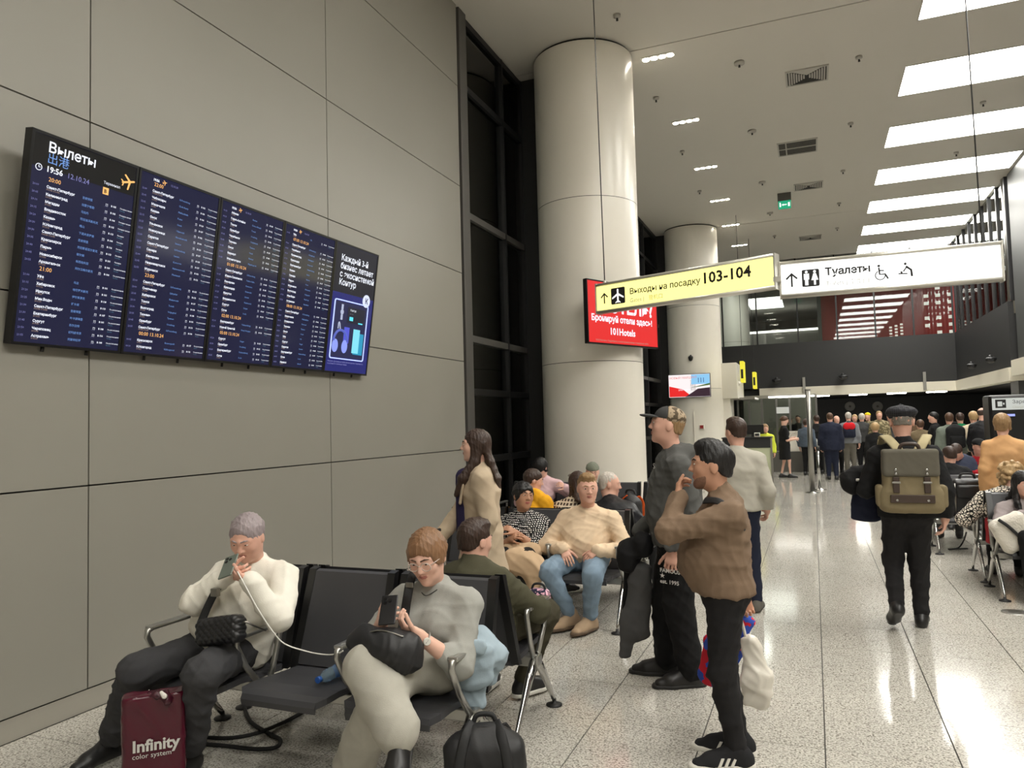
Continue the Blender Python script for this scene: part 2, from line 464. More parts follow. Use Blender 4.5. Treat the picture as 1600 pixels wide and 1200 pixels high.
up_l = thing('ceiling_light', (-1.95, 40.3, HC), 'broad bright light panel on the far upper ceiling left of the red wall', 'ceiling light')
MB().box((-2.75, 36.6, HC - 0.008), (-1.15, 40.3, HC - 0.001)).build('diffuser', glow('far_light_panel', (255, 252, 244), 4.0, True), up_l)
dl_y = [0.4, 3.1, 5.85, 8.55, 11.29, 13.99, 16.8, 19.5, 22.2, 24.95]
for n, y in enumerate(dl_y):
    lab = ('cluster of four round downlights, %s from the near white column' % ordn[n - 4]) if n >= 4 else 'cluster of four round downlights over the seating, %s back from the column' % ordn[3 - n]
    t = thing('downlight', (-1.98, y, HC), lab, 'downlight', 'downlight clusters along the left of the ceiling')
    MB().box((-2.24, y - 0.075, HC - 0.012), (-1.72, y + 0.075, HC), bev=0.004).build('housing', M_frame, t)
    for i in range(4):
        x = -1.98 + (i - 1.5) * 0.125
        MB().lathe([(0.05, HC - 0.02), (0.046, HC - 0.014), (0.046, HC - 0.010)], (x, y, 0), 16).build('lamp', M_lamp, t)
    ld = bpy.data.lights.new('downlight_beam', 'SPOT'); ld.energy = SPOT_POWER; ld.spot_size = math.radians(95); ld.spot_blend = 0.9
    ld.shadow_soft_size = 0.12; ld.color = (1.0, 0.955, 0.87)
    lo = bpy.data.objects.new('downlight_beam', ld); COL.objects.link(lo); lo.parent = t; lo.location = (0, 0, -0.06)
M_vent = mat('vent_metal', (176, 173, 165), 0.5)
M_dark = mat('vent_dark', (40, 39, 37), 0.8)
def vent(cx, cy, w, d, style, lab):
    t = thing('ceiling_vent', (cx, cy, HC), lab, 'vent', 'ceiling ventilation grilles')
    MB().box((cx - w / 2, cy - d / 2, HC - 0.006), (cx + w / 2, cy + d / 2, HC)).build('backing', M_dark, t)
    f = MB(); e = 0.03
    f.box((cx - w / 2 - e, cy - d / 2 - e, HC - 0.02), (cx - w / 2, cy + d / 2 + e, HC)); f.box((cx + w / 2, cy - d / 2 - e, HC - 0.02), (cx + w / 2 + e, cy + d / 2 + e, HC))
    f.box((cx - w / 2, cy - d / 2 - e, HC - 0.02), (cx + w / 2, cy - d / 2, HC)); f.box((cx - w / 2, cy + d / 2, HC - 0.02), (cx + w / 2, cy + d / 2 + e, HC))
    if style == 'grid': f.box((cx - w / 2, cy - 0.02, HC - 0.02), (cx + w / 2, cy + 0.02, HC)); f.box((cx - w / 2 + 0.13, cy - d / 2, HC - 0.02), (cx - w / 2 + 0.155, cy + d / 2, HC))
    f.build('frame', M_vent, t)
    if style == 'fan':
        for s in (-1, 1):
            for i in range(7):
                x = cx + s * (w / 2 - 0.03 - i * w / 16); h = d / 2 * (1 - i / 8)
                MB().box((x - 0.012, cy - h, HC - 0.02), (x + 0.012, cy + h, HC - 0.008)).build('slat', M_vent, t)
        MB().slab([(cx - w * 0.4, cy - d / 2, HC - 0.015), (cx, cy - d * 0.1, HC - 0.015), (cx + w * 0.4, cy - d / 2, HC - 0.015)], (0, 0, 0.006)).build('slat', M_vent, t)
    else:
        for i in range(10):
            y = cy - d / 2 + (i + .5) * d / 10
            MB().box((cx - w / 2, y - 0.012, HC - 0.012), (cx + w / 2, y + 0.004, HC - 0.007)).build('slat', mat('vent_slat', (120, 117, 110), 0.6), t)
vent(0.15, 12.98, 0.6, 0.52, 'fan', 'square ceiling grille with fanned slats, nearest the camera')
vent(-0.06, 16.4, 0.72, 0.75, 'grid', 'larger divided ceiling grille, second from the camera')
vent(0.14, 19.31, 0.6, 0.5, 'fan', 'ceiling grille with fanned slats beside the exit sign')
vent(0.16, 25.0, 0.6, 0.5, 'fan', 'farthest ceiling grille just above the hanging signs')
# sprinklers and detectors
M_fit = mat('fitting_white', (170, 166, 158), 0.5)
fit_px = [(964, 23), (1025, 152), (1066, 236), (1093, 298), (1155, 97), (1175, 204), (1191, 284), (1203, 332), (1342, 88), (1329, 192), (1317, 266), (1311, 317), (1536, 159), (1494, 238), (1210, 368), (1308, 356)]
for n, (x, y) in enumerate(fit_px):
    p = atz(x, y, HC)
    big = 1.6 if n in (4, 5, 6, 7) else 1.0
    row, k0 = ((('row of fittings beside the downlights', 0) if n < 4 else ('row of detectors in the middle of the ceiling', 4) if n < 8 else ('row of fittings next to the light panels', 8) if n < 12 else ('fittings between the light panels', 12) if n < 14 else ('pair of fittings above the signs', 14)))
    t = thing('sprinkler', (p[0], p[1], HC), '%s from the camera in the %s' % (ordn[n - k0], row), 'sprinkler', 'ceiling sprinklers and detectors')
    MB().lathe([(0.022 * big, HC - 0.05), (0.05 * big, HC - 0.035), (0.05 * big, HC)], (p[0], p[1], 0), 12).build('rose', M_fit, t)
    MB().lathe([(0.018, HC - 0.085), (0.012, HC - 0.05)], (p[0], p[1], 0), 8).build('head', M_dark, t)
# green exit sign hanging from the ceiling
p = at(1226, 320, 19.66)
t = thing('exit_sign', (p[0], p[1], HC), 'small green emergency exit sign hung from the ceiling', 'exit sign')
MB().box((p[0] - 0.15, p[1] - 0.02, p[2] - 0.1), (p[0] + 0.15, p[1] + 0.02, p[2] + 0.1)).build('lightbox', glow('exit_green', (30, 165, 120), 0.9), t)
MB().box((p[0] - 0.16, p[1] - 0.03, p[2] + 0.1), (p[0] + 0.16, p[1] + 0.03, HC)).build('bracket', M_graymetal, t)
w = MB(); y0 = p[1] - 0.022
w.box((p[0] - 0.03, y0, p[2] - 0.012), (p[0] + 0.05, y0 + 0.002, p[2] + 0.012)); w.slab([(p[0] - 0.07, y0, p[2]), (p[0] - 0.03, y0, p[2] + 0.03), (p[0] - 0.03, y0, p[2] - 0.03)], (0, 0.002, 0))
w.box((p[0] + 0.08, y0, p[2] - 0.05), (p[0] + 0.125, y0 + 0.002, p[2] + 0.05))
w.lathe([(0.016, 0), (0.016, 0.003)], (p[0] - 0.105, y0, p[2] + 0.045), 10, axis=(0, 1, 0)); w.box((p[0] - 0.12, y0, p[2] - 0.05), (p[0] - 0.085, y0 + 0.002, p[2] + 0.03))
w.build('pictogram', glow('exit_white', (240, 255, 250), 1.2), t)

for n, x in enumerate((1328, 1371)):
    p = at(x, 635, 36.9)
    t = thing('wall_disc', p, ('left' if n == 0 else 'right') + ' round grey disc on the dark wall behind the queue', 'disc')
    MB().lathe([(0.22, 0.0), (0.22, 0.05), (0.19, 0.07)], p, 24, axis=(0, -1, 0)).build('plate', mat('grey_disc', (150, 148, 142), 0.5), t)
    MB().lathe([(0.05, 0.07), (0.05, 0.08)], p, 12, axis=(0, -1, 0)).build('hub', M_graymetal, t)

# ================================================================== DEPARTURE SCREENS on the left wall, leaning forward at the top
SB = np.array([-4.12, 2.76, 2.20]); ST = np.array([-3.95, 2.76, 3.40])
S_R = V = np.array([0, 1.0, 0]); S_U = (ST - SB) / np.linalg.norm(ST - SB); S_N = np.cross(S_R, S_U)
SW, SH = 0.712, float(np.linalg.norm(ST - SB))
M_bezel = mat('screen_bezel', (12, 12, 13), 0.35)
M_scr = glow('screen_navy', (22, 26, 72), 0.5); M_scrk = glow('screen_black', (10, 11, 14), 0.4)
M_scrb = glow('screen_indigo', (36, 40, 120), 0.75)
for m in (M_scr, M_scrk, M_scrb):
    b = m.node_tree.nodes['Principled BSDF']; b.inputs['Roughness'].default_value = 0.12; b.inputs['Specular IOR Level'].default_value = 0.5
T_w = glow('text_white', (240, 244, 255), 1.0); T_b = glow('text_blue', (120, 165, 235), 0.8); T_o = glow('text_orange', (255, 190, 110), 1.0)
T_l = glow('text_lavender', (150, 150, 215), 0.7); T_f = glow('text_flight', (205, 175, 160), 0.6); T_t = glow('text_teal', (100, 160, 190), 0.6)
def sp(i, u, v, d=0.0):
    """point on screen i: u, v are fractions from its lower left corner, d metres proud of the glass"""
    return SB + S_R * ((i + u) * SW) + S_U * (v * SH) + S_N * d
def splate(m, i, u0, u1, v0, v1, d0, d1, mi=0):
    m.slab([sp(i, u0, v0, d0), sp(i, u1, v0, d0), sp(i, u1, v1, d0), sp(i, u0, v1, d0)], tuple(S_N * (d1 - d0)), mi)
def screen_body(i, label, nm='departure_screen', panel=None):
    c = sp(i, 0.5, 0.5)
    t = thing(nm, c, label, 'screen', 'row of five hanging screens on the grey wall')
    m = MB(); splate(m, i, 0.004, 0.996, 0, 1, -0.055, -0.004); m.build('housing', M_bezel, t)
    m = MB()
    for a in ((0.004, 0.028, 0, 1), (0.972, 0.996, 0, 1), (0.028, 0.972, 0, 0.014), (0.028, 0.972, 0.986, 1)): splate(m, i, *a, -0.004, 0.004)
    m.build('bezel', M_bezel, t)
    m = MB()
    for u in (0.3, 0.7):
        a = sp(i, u, 0.1, -0.055); b = sp(i, u, 0.9, -0.055)
        m.tube([a, (WX, a[1], a[2])], 0.015, 8); m.tube([b, (WX, b[1], b[2])], 0.015, 8)
        a = sp(i, u, 0.0, -0.03); m.tube([a, a - S_U * 0.03], 0.01, 6)
    m.build('bracket', M_bezel, t)
    m = MB(); splate(m, i, 0.028, 0.972, 0.014, 0.986, -0.004, 0.0); m.build('glass_panel', panel or M_scr, t)
    return t
def table(i, t, lines, v0, pitch):
    """lines: ('h', text) or (time, city, flights, other, gate, status)"""
    P = pitch * SH
    def colm(name, idx, size, u, mt, dv=0.0, head=None, bold=0.0, sub=None):
        body = []
        for ln in lines:
            if ln[0] == 'h': body.append(head(ln) if head else '')
            else: body.append(ln[idx] if sub is None else sub(ln))
        tag(text_mesh(name, '\n'.join(body), size, sp(i, u, v0 + dv, 0.0012), S_R, S_U, mt, t, line=P / size, res=1, bold=bold), kind='stuff')
    colm('times', 0, 0.0165, 0.050, T_l)
    colm('cities', 1, 0.021, 0.165, T_w, bold=0.0006)
    colm('flights', 2, 0.0125, 0.165, T_f, dv=-0.0105)
    colm('places', 3, 0.0170, 0.48, T_b)
    colm('gates', 4, 0.0155, 0.755, T_w, bold=0.0004)
    colm('statuses', 5, 0.0115, 0.845, T_w, dv=0.002)
    colm('notes', 5, 0.0100, 0.845, T_t, dv=-0.0085, sub=lambda l: 'Boarding' if 'осадка' in l[5] else 'On time')
    colm('walk_marks', 0, 0.0150, 0.70, T_w, sub=lambda l: '⅄')
    colm('walk_lines', 0, 0.0105, 0.69, T_l, dv=-0.0085, sub=lambda l: '— —')
    heads = '\n'.join(l[1] if l[0] == 'h' else '' for l in lines)
    tag(text_mesh('hours', heads, 0.034, sp(i, 0.175, v0 - 0.002, 0.0012), S_R, S_U, T_o, t, line=P / 0.034, res=2), kind='stuff')
PZ, PR = 'Посадка закончена', 'По расписанию'
def rows(spec, st=PR, g0=101, seed=1):
    rs = random.Random(seed); out = []
    for k, s in enumerate(spec):
        if s[0] == 'h': out.append(s)
        else: out.append((s[0], s[1], 'SU%d' % rs.randint(1100, 1799) if 'Петер' not in s[1] else 'FV6785 SU6785', s[2], 'B %d' % (g0 + rs.randint(0, 17)), st if len(s) < 4 else s[3]))
    return out
L1 = rows([('h', '20:00'), ('20:00', 'Санкт-Петербург', '圣彼得堡', PZ), ('20:05', 'Калининград', '加里宁格勒', PZ), ('20:10', 'Магадан', '马加丹', PZ), ('20:15', 'Владивосток', '符拉迪沃斯托克', PZ), ('20:20', 'Казань', '喀山', 'Посадка'),
  ('20:30', 'Н.Новгород', '下诺夫哥罗德', 'Посадка'), ('20:30', 'Санкт-Петербург', '圣彼得堡', 'Посадка'), ('20:35', 'Красноярск', '克拉斯诺亚尔斯克', 'Посадка'), ('20:40', 'Пермь', '彼尔姆', 'Посадка'), ('20:45', 'Новосибирск', '新西伯利亚'), ('20:55', 'Архангельск', '阿尔汉格尔斯克'),
  ('h', '21:00'), ('21:00', 'Уфа', '乌法'), ('21:15', 'Хабаровск', '哈巴罗夫斯克'), ('21:20', 'Иркутск', '伊尔库茨克'), ('21:25', 'Мин.Воды', '矿水城'), ('21:30', 'Санкт-Петербург', '圣彼得堡'), ('21:30', 'Екатеринбург', '叶卡捷琳堡'), ('21:45', 'Сургут', '苏尔古特'), ('21:50', 'Череповец', '切列波韦茨'), ('21:55', 'Астрахань', '阿斯特拉罕')], seed=1)
L2 = rows([('h', '22:00'), ('22:00', 'Санкт-Петербург', 'St.Petersburg'), ('22:05', 'Чебоксары', 'Cheboksary'), ('22:05', 'Махачкала', 'Makhachkala'), ('22:15', 'Казань', 'Kazan'), ('22:15', 'Омск', 'Omsk'), ('22:25', 'Ульяновск', 'Ulyanovsk'), ('22:25', 'Новокузнецк', 'Novokuznetsk'), ('22:30', 'Саратов', 'Saratov'), ('22:30', 'Санкт-Петербург', 'St.Petersburg'), ('22:35', 'Самара', 'Samara'), ('22:40', 'Кемерово', 'Kemerovo'), ('22:45', 'Нижневартовск', 'Nizhnevartovsk'), ('22:55', 'Мурманск', 'Murmansk'),
  ('h', '23:00'), ('23:00', 'Санкт-Петербург', 'St.Petersburg'), ('23:00', 'Сыктывкар', 'Syktyvkar'), ('23:05', 'Хабаровск', 'Khabarovsk'), ('23:10', 'Томск', 'Tomsk'), ('23:30', 'Волгоград', 'Volgograd'), ('23:35', 'Тюмень', 'Tyumen'), ('23:45', 'Оренбург', 'Orenburg'), ('23:55', 'Санкт-Петербург', 'St.Petersburg'), ('h', '00:00 13.10.24'), ('00:05', 'Красноярск', 'Krasnoyarsk'), ('00:10', 'Н.Новгород', 'N.Novgorod')], seed=2)
L3 = rows([('00:15', 'Абакан', 'Abakan'), ('00:20', 'Горно-Алтайск', 'Gorno-Altaysk'), ('00:25', 'Томск', 'Tomsk'), ('00:30', 'Оренбург', 'Orenburg'), ('00:35', 'Челябинск', 'Chelyabinsk'), ('00:40', 'Тюмень', 'Tyumen'), ('00:45', 'Омск', 'Omsk'), ('00:50', 'Барнаул', 'Barnaul'), ('00:55', 'Магнитогорск', 'Magnitogorsk'), ('h', '01:00 13.10.24'), ('01:00', 'Санкт-Петербург', 'St.Petersburg'), ('01:05', 'Южно-Сахалинск', 'Yuzhno-Sakh.'), ('01:10', 'Кемерово', 'Kemerovo'), ('01:15', 'Краснодар', 'Krasnodar'), ('01:25', 'Иркутск', 'Irkutsk'), ('01:30', 'Владивосток', 'Vladivostok'), ('01:40', 'Сургут', 'Surgut'), ('01:50', 'Сочи', 'Sochi'),
  ('h', '02:00 13.10.24'), ('02:10', 'Екатеринбург', 'Yekaterinburg'), ('02:30', 'Новый Уренгой', 'Novy Urengoy'), ('h', '05:00 13.10.24'), ('05:20', 'Сургут', 'Surgut'), ('05:30', 'Оренбург', 'Orenburg'), ('05:40', 'Екатеринбург', 'Yekaterinburg'), ('05:55', 'Сочи', 'Sochi')], seed=3)
L4 = rows([('06:05', 'Уфа', 'Ufa'), ('h', '07:00 13.10.24'), ('07:00', 'Санкт-Петербург', 'St.Petersburg'), ('07:05', 'Челябинск', 'Chelyabinsk'), ('07:10', 'Калининград', 'Kaliningrad'), ('07:15', 'Краснодар', 'Krasnodar'), ('07:20', 'Екатеринбург', 'Yekaterinburg'), ('07:25', 'Казань', 'Kazan'), ('07:30', 'Самара', 'Samara'), ('07:35', 'Пермь', 'Perm'), ('07:40', 'Мурманск', 'Murmansk'), ('07:45', 'Волгоград', 'Volgograd'), ('07:50', 'Мин.Воды', 'Min.Vody'), ('07:55', 'Астрахань', 'Astrakhan'),
  ('h', '08:00 13.10.24'), ('08:00', 'Санкт-Петербург', 'St.Petersburg'), ('08:05', 'Махачкала', 'Makhachkala'), ('08:10', 'Ставрополь', 'Stavropol'), ('08:15', 'Тюмень', 'Tyumen'), ('08:20', 'Омск', 'Omsk'), ('08:25', 'Уфа', 'Ufa'), ('08:30', 'Сургут', 'Surgut'), ('08:35', 'Саратов', 'Saratov'), ('08:45', 'Екатеринбург', 'Yekaterinburg'), ('08:50', 'Сочи', 'Sochi'), ('08:55', 'Ижевск', 'Izhevsk')], seed=4)
def plane_icon(m, c, r, u, s, n, mi=0, th=0.001):
    """small aeroplane seen from above, nose along r"""
    c, r, u, n = (np.array(q, float) for q in (c, r, u, n)); u = u / np.linalg.norm(u); r = r / np.linalg.norm(r)
    P = lambda a, b: tuple(c + r * a * s + u * b * s)
    m.slab([P(.5, 0), P(.44, .06), P(-.42, .06), P(-.5, 0), P(-.42, -.06), P(.44, -.06)], tuple(n * th), mi)
    for k in (1, -1):
        m.slab([P(.18, .04 * k), P(.02, .04 * k), P(-.20, .46 * k), P(-.10, .48 * k)], tuple(n * th), mi)
        m.slab([P(-.32, .03 * k), P(-.42, .03 * k), P(-.52, .2 * k), P(-.44, .2 * k)], tuple(n * th), mi)
s1 = screen_body(0, 'departures screen headed Вылеты, leftmost of the five', panel=M_scr)
m = MB(); splate(m, 0, 0.03, 0.97, 0.835, 0.985, 0.0, 0.0008); m.build('header', M_scrk, s1)
text_mesh('title', 'Вылеты', 0.082, sp(0, 0.145, 0.915, 0.002), S_R, S_U, T_w, s1, bold=0.0012)
text_mesh('title_chinese', '出港', 0.068, sp(0, 0.145, 0.866, 0.002), S_R, S_U, T_b, s1)
text_mesh('clock_time', '19:56', 0.046, sp(0, 0.145, 0.822, 0.002), S_R, S_U, T_w, s1, bold=0.001)
text_mesh('clock_date', '12.10.24', 0.042, sp(0, 0.325, 0.822, 0.002), S_R, S_U, T_l, s1)
text_mesh('terminal', 'Терминал', 0.024, sp(0, 0.66, 0.852, 0.002), S_R, S_U, T_w, s1)
m = MB(); splate(m, 0, 0.66, 0.715, 0.80, 0.835, 0.0015, 0.003); m.build('terminal_box', T_o, s1)
text_mesh('terminal_letter', 'B', 0.032, sp(0, 0.67, 0.807, 0.0035), S_R, S_U, M_scrk, s1, bold=0.001)
m = MB(); plane_icon(m, sp(0, 0.90, 0.90, 0.002), S_R + S_U * 0.3, S_U - S_R * 0.3, 0.10, S_N); m.build('plane_icon', T_o, s1)
m = MB(); cc = sp(0, 0.085, 0.832, 0.002)
ring = [cc + (S_R * math.cos(a) + S_U * math.sin(a)) * 0.018 for a in np.linspace(0, 2 * math.pi, 17)]
m.tube(ring, 0.002, 5); m.tube([cc + S_U * 0.012, cc, cc + S_R * 0.009], 0.002, 5); m.build('clock_icon', T_w, s1)
table(0, s1, L1, 0.782, 0.0352)
for i, LL, nm, v0, hd in ((1, L2, 'second departures screen from the left, starting at 22:00', 0.930, 1), (2, L3, 'middle departures screen with rows from 01:00 on 13.10.24', 0.925, 1), (3, L4, 'departures screen beside the advertisement, rows from 07:00', 0.925, 1)):
    t = screen_body(i, nm)
    text_mesh('clock_time', '19:56', 0.022, sp(i, 0.16, 0.955, 0.002), S_R, S_U, T_w, t, bold=0.0008)
    text_mesh('clock_date', '12.10.24', 0.018, sp(i, 0.36, 0.955, 0.002), S_R, S_U, T_l, t)
    m = MB(); plane_icon(m, sp(i, 0.29, 0.962, 0.002), S_R + S_U * 0.3, S_U - S_R * 0.3, 0.035, S_N); m.build('plane_icon', T_o, t)
    table(i, t, LL, v0, 0.0355)
# advertisement on the fifth screen
s5 = screen_body(4, 'advertising screen with headphones and tickets, right end of the row', nm='advertising_screen', panel=M_scrb)
m = MB(); splate(m, 4, 0.03, 0.97, 0.62, 0.985, 0.0, 0.0008); m.build('dark_top', glow('ad_dark', (14, 16, 40), 0.6), s5)
text_mesh('headline', 'Каждый 3-й\nбизнес летает\nс экосистемой\nКонтур', 0.079, sp(4, 0.14, 0.865, 0.002), S_R, S_U, T_w, s5, line=0.95, bold=0.0012)
def rrect(i, u0, u1, v0, v1, d, r=0.02):
    pts = []
    a, b, c, e = u0 * SW, u1 * SW, v0 * SH, v1 * SH
    for (x, y, q) in ((b - r, e - r, 0), (a + r, e - r, 90), (a + r, c + r, 180), (b - r, c + r, 270)):
        for k in range(5):
            w = math.radians(q + k * 22.5); pts.append((x + r * math.cos(w), y + r * math.sin(w)))
    return [tuple(SB + S_R * (i * SW + x) + S_U * y + S_N * d) for x, y in pts]
m = MB(); q = rrect(4, 0.10, 0.86, 0.115, 0.565, 0.003); m.tube(q + [q[0]], 0.006, 6, caps=False); m.build('glowing_frame', glow('ad_frame', (175, 190, 255), 1.3), s5)
m = MB(); m.slab(rrect(4, 0.11, 0.85, 0.125, 0.555, 0.001), tuple(S_N * 0.001)); m.build('frame_fill', glow('ad_fill', (30, 34, 86), 0.6), s5)
m = MB(); c0 = sp(4, 0.80, 0.60, 0.003); m.lathe([(0.062, 0), (0.062, 0.002)], c0, 28, axis=tuple(S_N), sm=False); m.build('round_badge', glow('ad_badge', (215, 222, 255), 1.0), s5)
text_mesh('badge_letter', 'К', 0.075, c0 - S_R * 0.024 - S_U * 0.026 + S_N * 0.004, S_R, S_U, glow('ad_ink', (24, 26, 60), 0.3), s5, bold=0.002)
m = MB(); m.slab(rrect(4, 0.40, 0.80, 0.40, 0.525, 0.0025, 0.012), tuple(S_N * 0.001)); m.build('phone_card', glow('ad_card', (22, 26, 52), 0.6), s5)
text_mesh('card_text', 'Контур\n· · · ·', 0.028, sp(4, 0.45, 0.495, 0.005), S_R, S_U, T_w, s5, line=1.3)
m = MB(); splate(m, 4, 0.45, 0.53, 0.42, 0.45, 0.004, 0.006); splate(m, 4, 0.66, 0.76, 0.405, 0.415, 0.004, 0.006); m.build('card_button', glow('ad_cyan', (90, 220, 245), 1.0), s5)
m = MB(); wc = sp(4, 0.27, 0.475, 0.003)
m.lathe([(0.024, 0), (0.024, 0.004)], wc, 18, axis=tuple(S_N), sm=False); splate(m, 4, 0.25, 0.29, 0.415, 0.455, 0.003, 0.006); splate(m, 4, 0.25, 0.29, 0.495, 0.535, 0.003, 0.006); m.build('watch_picture', glow('ad_silver', (190, 198, 225), 0.8), s5)
m = MB(); kc = sp(4, 0.22, 0.385, 0.003); m.tube([kc, kc - S_U * 0.05 + S_R * 0.0], 0.006, 6); m.tube([kc + S_R * 0.02, kc + S_R * 0.035 - S_U * 0.05], 0.006, 6); m.tube([kc, kc + S_R * 0.01 + S_U * 0.012, kc + S_R * 0.02], 0.006, 6); m.build('keys_picture', MATS['ad_silver'], s5)
m = MB(); hc = sp(4, 0.29, 0.245, 0.003)
arc = [hc + (S_R * math.cos(a) * 0.105 + S_U * math.sin(a) * 0.11) for a in np.linspace(0.05, math.pi - 0.05, 17)]; m.tube(arc, 0.012, 8); m.build('headband_picture', glow('ad_headband', (90, 104, 200), 0.8), s5)
m = MB()
for sg in (-1, 1):
    e = hc + S_R * 0.075 * sg - S_U * 0.04
    pts = [tuple(e + S_R * 0.045 * math.cos(a) + S_U * 0.062 * math.sin(a)) for a in np.linspace(0, 2 * math.pi, 20, endpoint=False)]; m.slab(pts, tuple(S_N * 0.004))
m.build('earcups_picture', glow('ad_cups', (140, 156, 240), 0.95), s5)
m = MB(); splate(m, 4, 0.36, 0.48, 0.24, 0.365, 0.002, 0.003); m.build('phone_picture', glow('ad_phone', (80, 86, 210), 0.9), s5)
m = MB(); splate(m, 4, 0.60, 0.82, 0.16, 0.33, 0.002, 0.004); m.build('passport_picture', glow('ad_teal', (30, 150, 190), 0.9), s5)
m = MB(); splate(m, 4, 0.57, 0.72, 0.17, 0.36, 0.004, 0.006); m.build('ticket_picture', glow('ad_aqua', (130, 225, 245), 0.9), s5)
text_mesh('small_print', 'Реклама. Доступно на сайте рекламодателя, подробности\nи условия по ссылке на экране', 0.020, sp(4, 0.07, 0.085, 0.002), S_R, S_U, T_l, s5, res=1, line=1.1)

# ================================================================== HANGING SIGNS
M_rail = mat('sign_rail', (205, 202, 192), 0.3, metal=0.5)
M_ink = mat('sign_ink', (22, 22, 22), 0.6); M_pale = mat('sign_pale_ink', (176, 176, 160), 0.6); M_pale2 = mat('sign_yellow_ink', (222, 214, 110), 0.6)
def hanging_sign(name, label, A, B, z0, h, face):
    """light box from A to B (x, y of its lower corners), z0 lower edge"""
    A = np.array([A[0], A[1], z0]); B = np.array([B[0], B[1], z0]); r = unit3(B - A); u = np.array([0, 0, 1.0]); n = np.cross(r, u); L = float(np.linalg.norm(B - A))
    t = thing(name, (A + B) / 2, label, 'sign')
    Q = lambda a, b, d=0.0: A + r * a + u * b + n * d
    def plate(m, a0, a1, b0, b1, d0, d1): m.slab([Q(a0, b0, d0), Q(a1, b0, d0), Q(a1, b1, d0), Q(a0, b1, d0)], tuple(n * (d1 - d0)))
    m = MB(); plate(m, 0, L, 0.03, h - 0.03, -0.14, -0.02); m.build('case', M_rail, t)
    m = MB(); plate(m, 0.012, L - 0.012, 0.04, h - 0.04, -0.02, -0.008); m.build('lit_face', face, t)
    for b in (0.025, h - 0.025):
        m = MB(); m.tube([Q(0, b, -0.05), Q(L, b, -0.05)], 0.055, 14, flat=0.5, up=tuple(u)); m.build('rail', M_rail, t)
    for e0 in (-0.01, L - 0.006): m = MB(); plate(m, e0, e0 + 0.016, 0.0, h, -0.13, 0.0); m.build('end_cap', M_rail, t)
    return t, Q, L, r, u, n, plate
def unit3(v): return np.asarray(v, float) / np.linalg.norm(v)
def arrow_up(m, Q, n, cx, cy, s):
    P = lambda a, b: tuple(Q(cx + a * s, cy + b * s, -0.006)); d = tuple(n * 0.003)
    m.slab([P(-.06, -.5), P(.06, -.5), P(.06, .35), P(-.06, .35)], d)
    for k in (1, -1): m.slab([P(0, .5), P(0, .34), P(-.32 * k, .02), P(-.40 * k, .11)], d)
def rsq(Q, a0, a1, b0, b1, d, r=0.015):
    out = []
    for (x, y, q) in ((a1 - r, b1 - r, 0), (a0 + r, b1 - r, 90), (a0 + r, b0 + r, 180), (a1 - r, b0 + r, 270)):
        for k in range(4):
            w = math.radians(q + k * 30); out.append(tuple(Q(x + r * math.cos(w), y + r * math.sin(w), d)))
    return out
SY_A, SY_B = (-2.46, 8.97), (-0.315, 8.22)
zl = at(931, 491, 8.97)[2]
t, Q, L, r, u, n, plate = hanging_sign('hanging_sign', 'yellow lit hanging sign reading Выходы на посадку 103-104', SY_A, SY_B, zl, 0.385, glow('sign_yellow', (255, 246, 148), 1.25, True))
m = MB(); arrow_up(m, Q, n, 0.125, 0.185, 0.135); m.build('arrow', M_ink, t)
m = MB(); m.slab(rsq(Q, 0.225, 0.425, 0.09, 0.29, -0.006), tuple(n * 0.003)); m.build('icon_square', M_ink, t)
m = MB(); plane_icon(m, Q(0.325, 0.19, -0.001), u, r, 0.175, n, th=0.002); m.build('plane_icon', glow('icon_white', (255, 255, 250), 1.1), t)
text_mesh('lettering', 'Выходы на посадку', 0.098, Q(0.49, 0.185, -0.005), r, u, M_ink, t, bold=0.0016)
text_mesh('gate_numbers', '103-104', 0.170, Q(1.44, 0.175, -0.005), r, u, M_ink, t, bold=0.0045, space=1.03)
text_mesh('lettering_pale', 'Gates |', 0.07, Q(0.49, 0.085, -0.005), r, u, M_pale, t)
text_mesh('lettering_yellow', '登机口', 0.065, Q(0.75, 0.085, -0.005), r, u, M_pale2, t)
M_cable = mat('steel_cable', (40, 40, 40), 0.5)
MB().tube([Q(0.1, 0.38, -0.06), (Q(0.1, 0.38, -0.06)[0] - 0.02, Q(0.1, 0.38, -0.06)[1] - 0.02, HC)], 0.007, 6).build('cable', M_cable, t)
MB().tube([Q(0.1, 0.36, -0.06), Q(0.1, 0.42, -0.06)], 0.018, 8).build('cable_clamp', M_rail, t)
SWA, SWB = (-0.262, 8.30), (1.76, 8.36)
zw = at(1221, 466, 8.30)[2]
t2, Q, L, r, u, n, plate = hanging_sign('hanging_sign', 'white lit hanging sign reading Туалеты with restroom pictograms', SWA, SWB, zw, 0.395, glow('sign_white', (255, 255, 252), 1.5, True))
m = MB(); arrow_up(m, Q, n, 0.115, 0.185, 0.15); m.build('arrow', M_ink, t2)
m = MB(); m.slab(rsq(Q, 0.215, 0.385, 0.10, 0.28, -0.006), tuple(n * 0.003)); m.build('icon_square', M_ink, t2)
m = MB()
for cx, w in ((0.26, 0), (0.34, 1)):
    m.lathe([(0.014, 0), (0.014, 0.003)], Q(cx, 0.255, -0.002), 12, axis=tuple(n), sm=False)
    P = lambda a, b: tuple(Q(cx + a, b, -0.002))
    if w: m.slab([P(-.012, .237), P(.012, .237), P(.034, .165), P(-.034, .165)], tuple(n * 0.003)); m.slab([P(-.010, .165), P(.010, .165), P(.010, .115), P(-.010, .115)], tuple(n * 0.003))
    else: m.slab([P(-.026, .237), P(.026, .237), P(.026, .175), P(.016, .175), P(.016, .115), P(-.016, .115), P(-.016, .175), P(-.026, .175)], tuple(n * 0.003))
m.build('restroom_figures', MATS['icon_white'], t2)
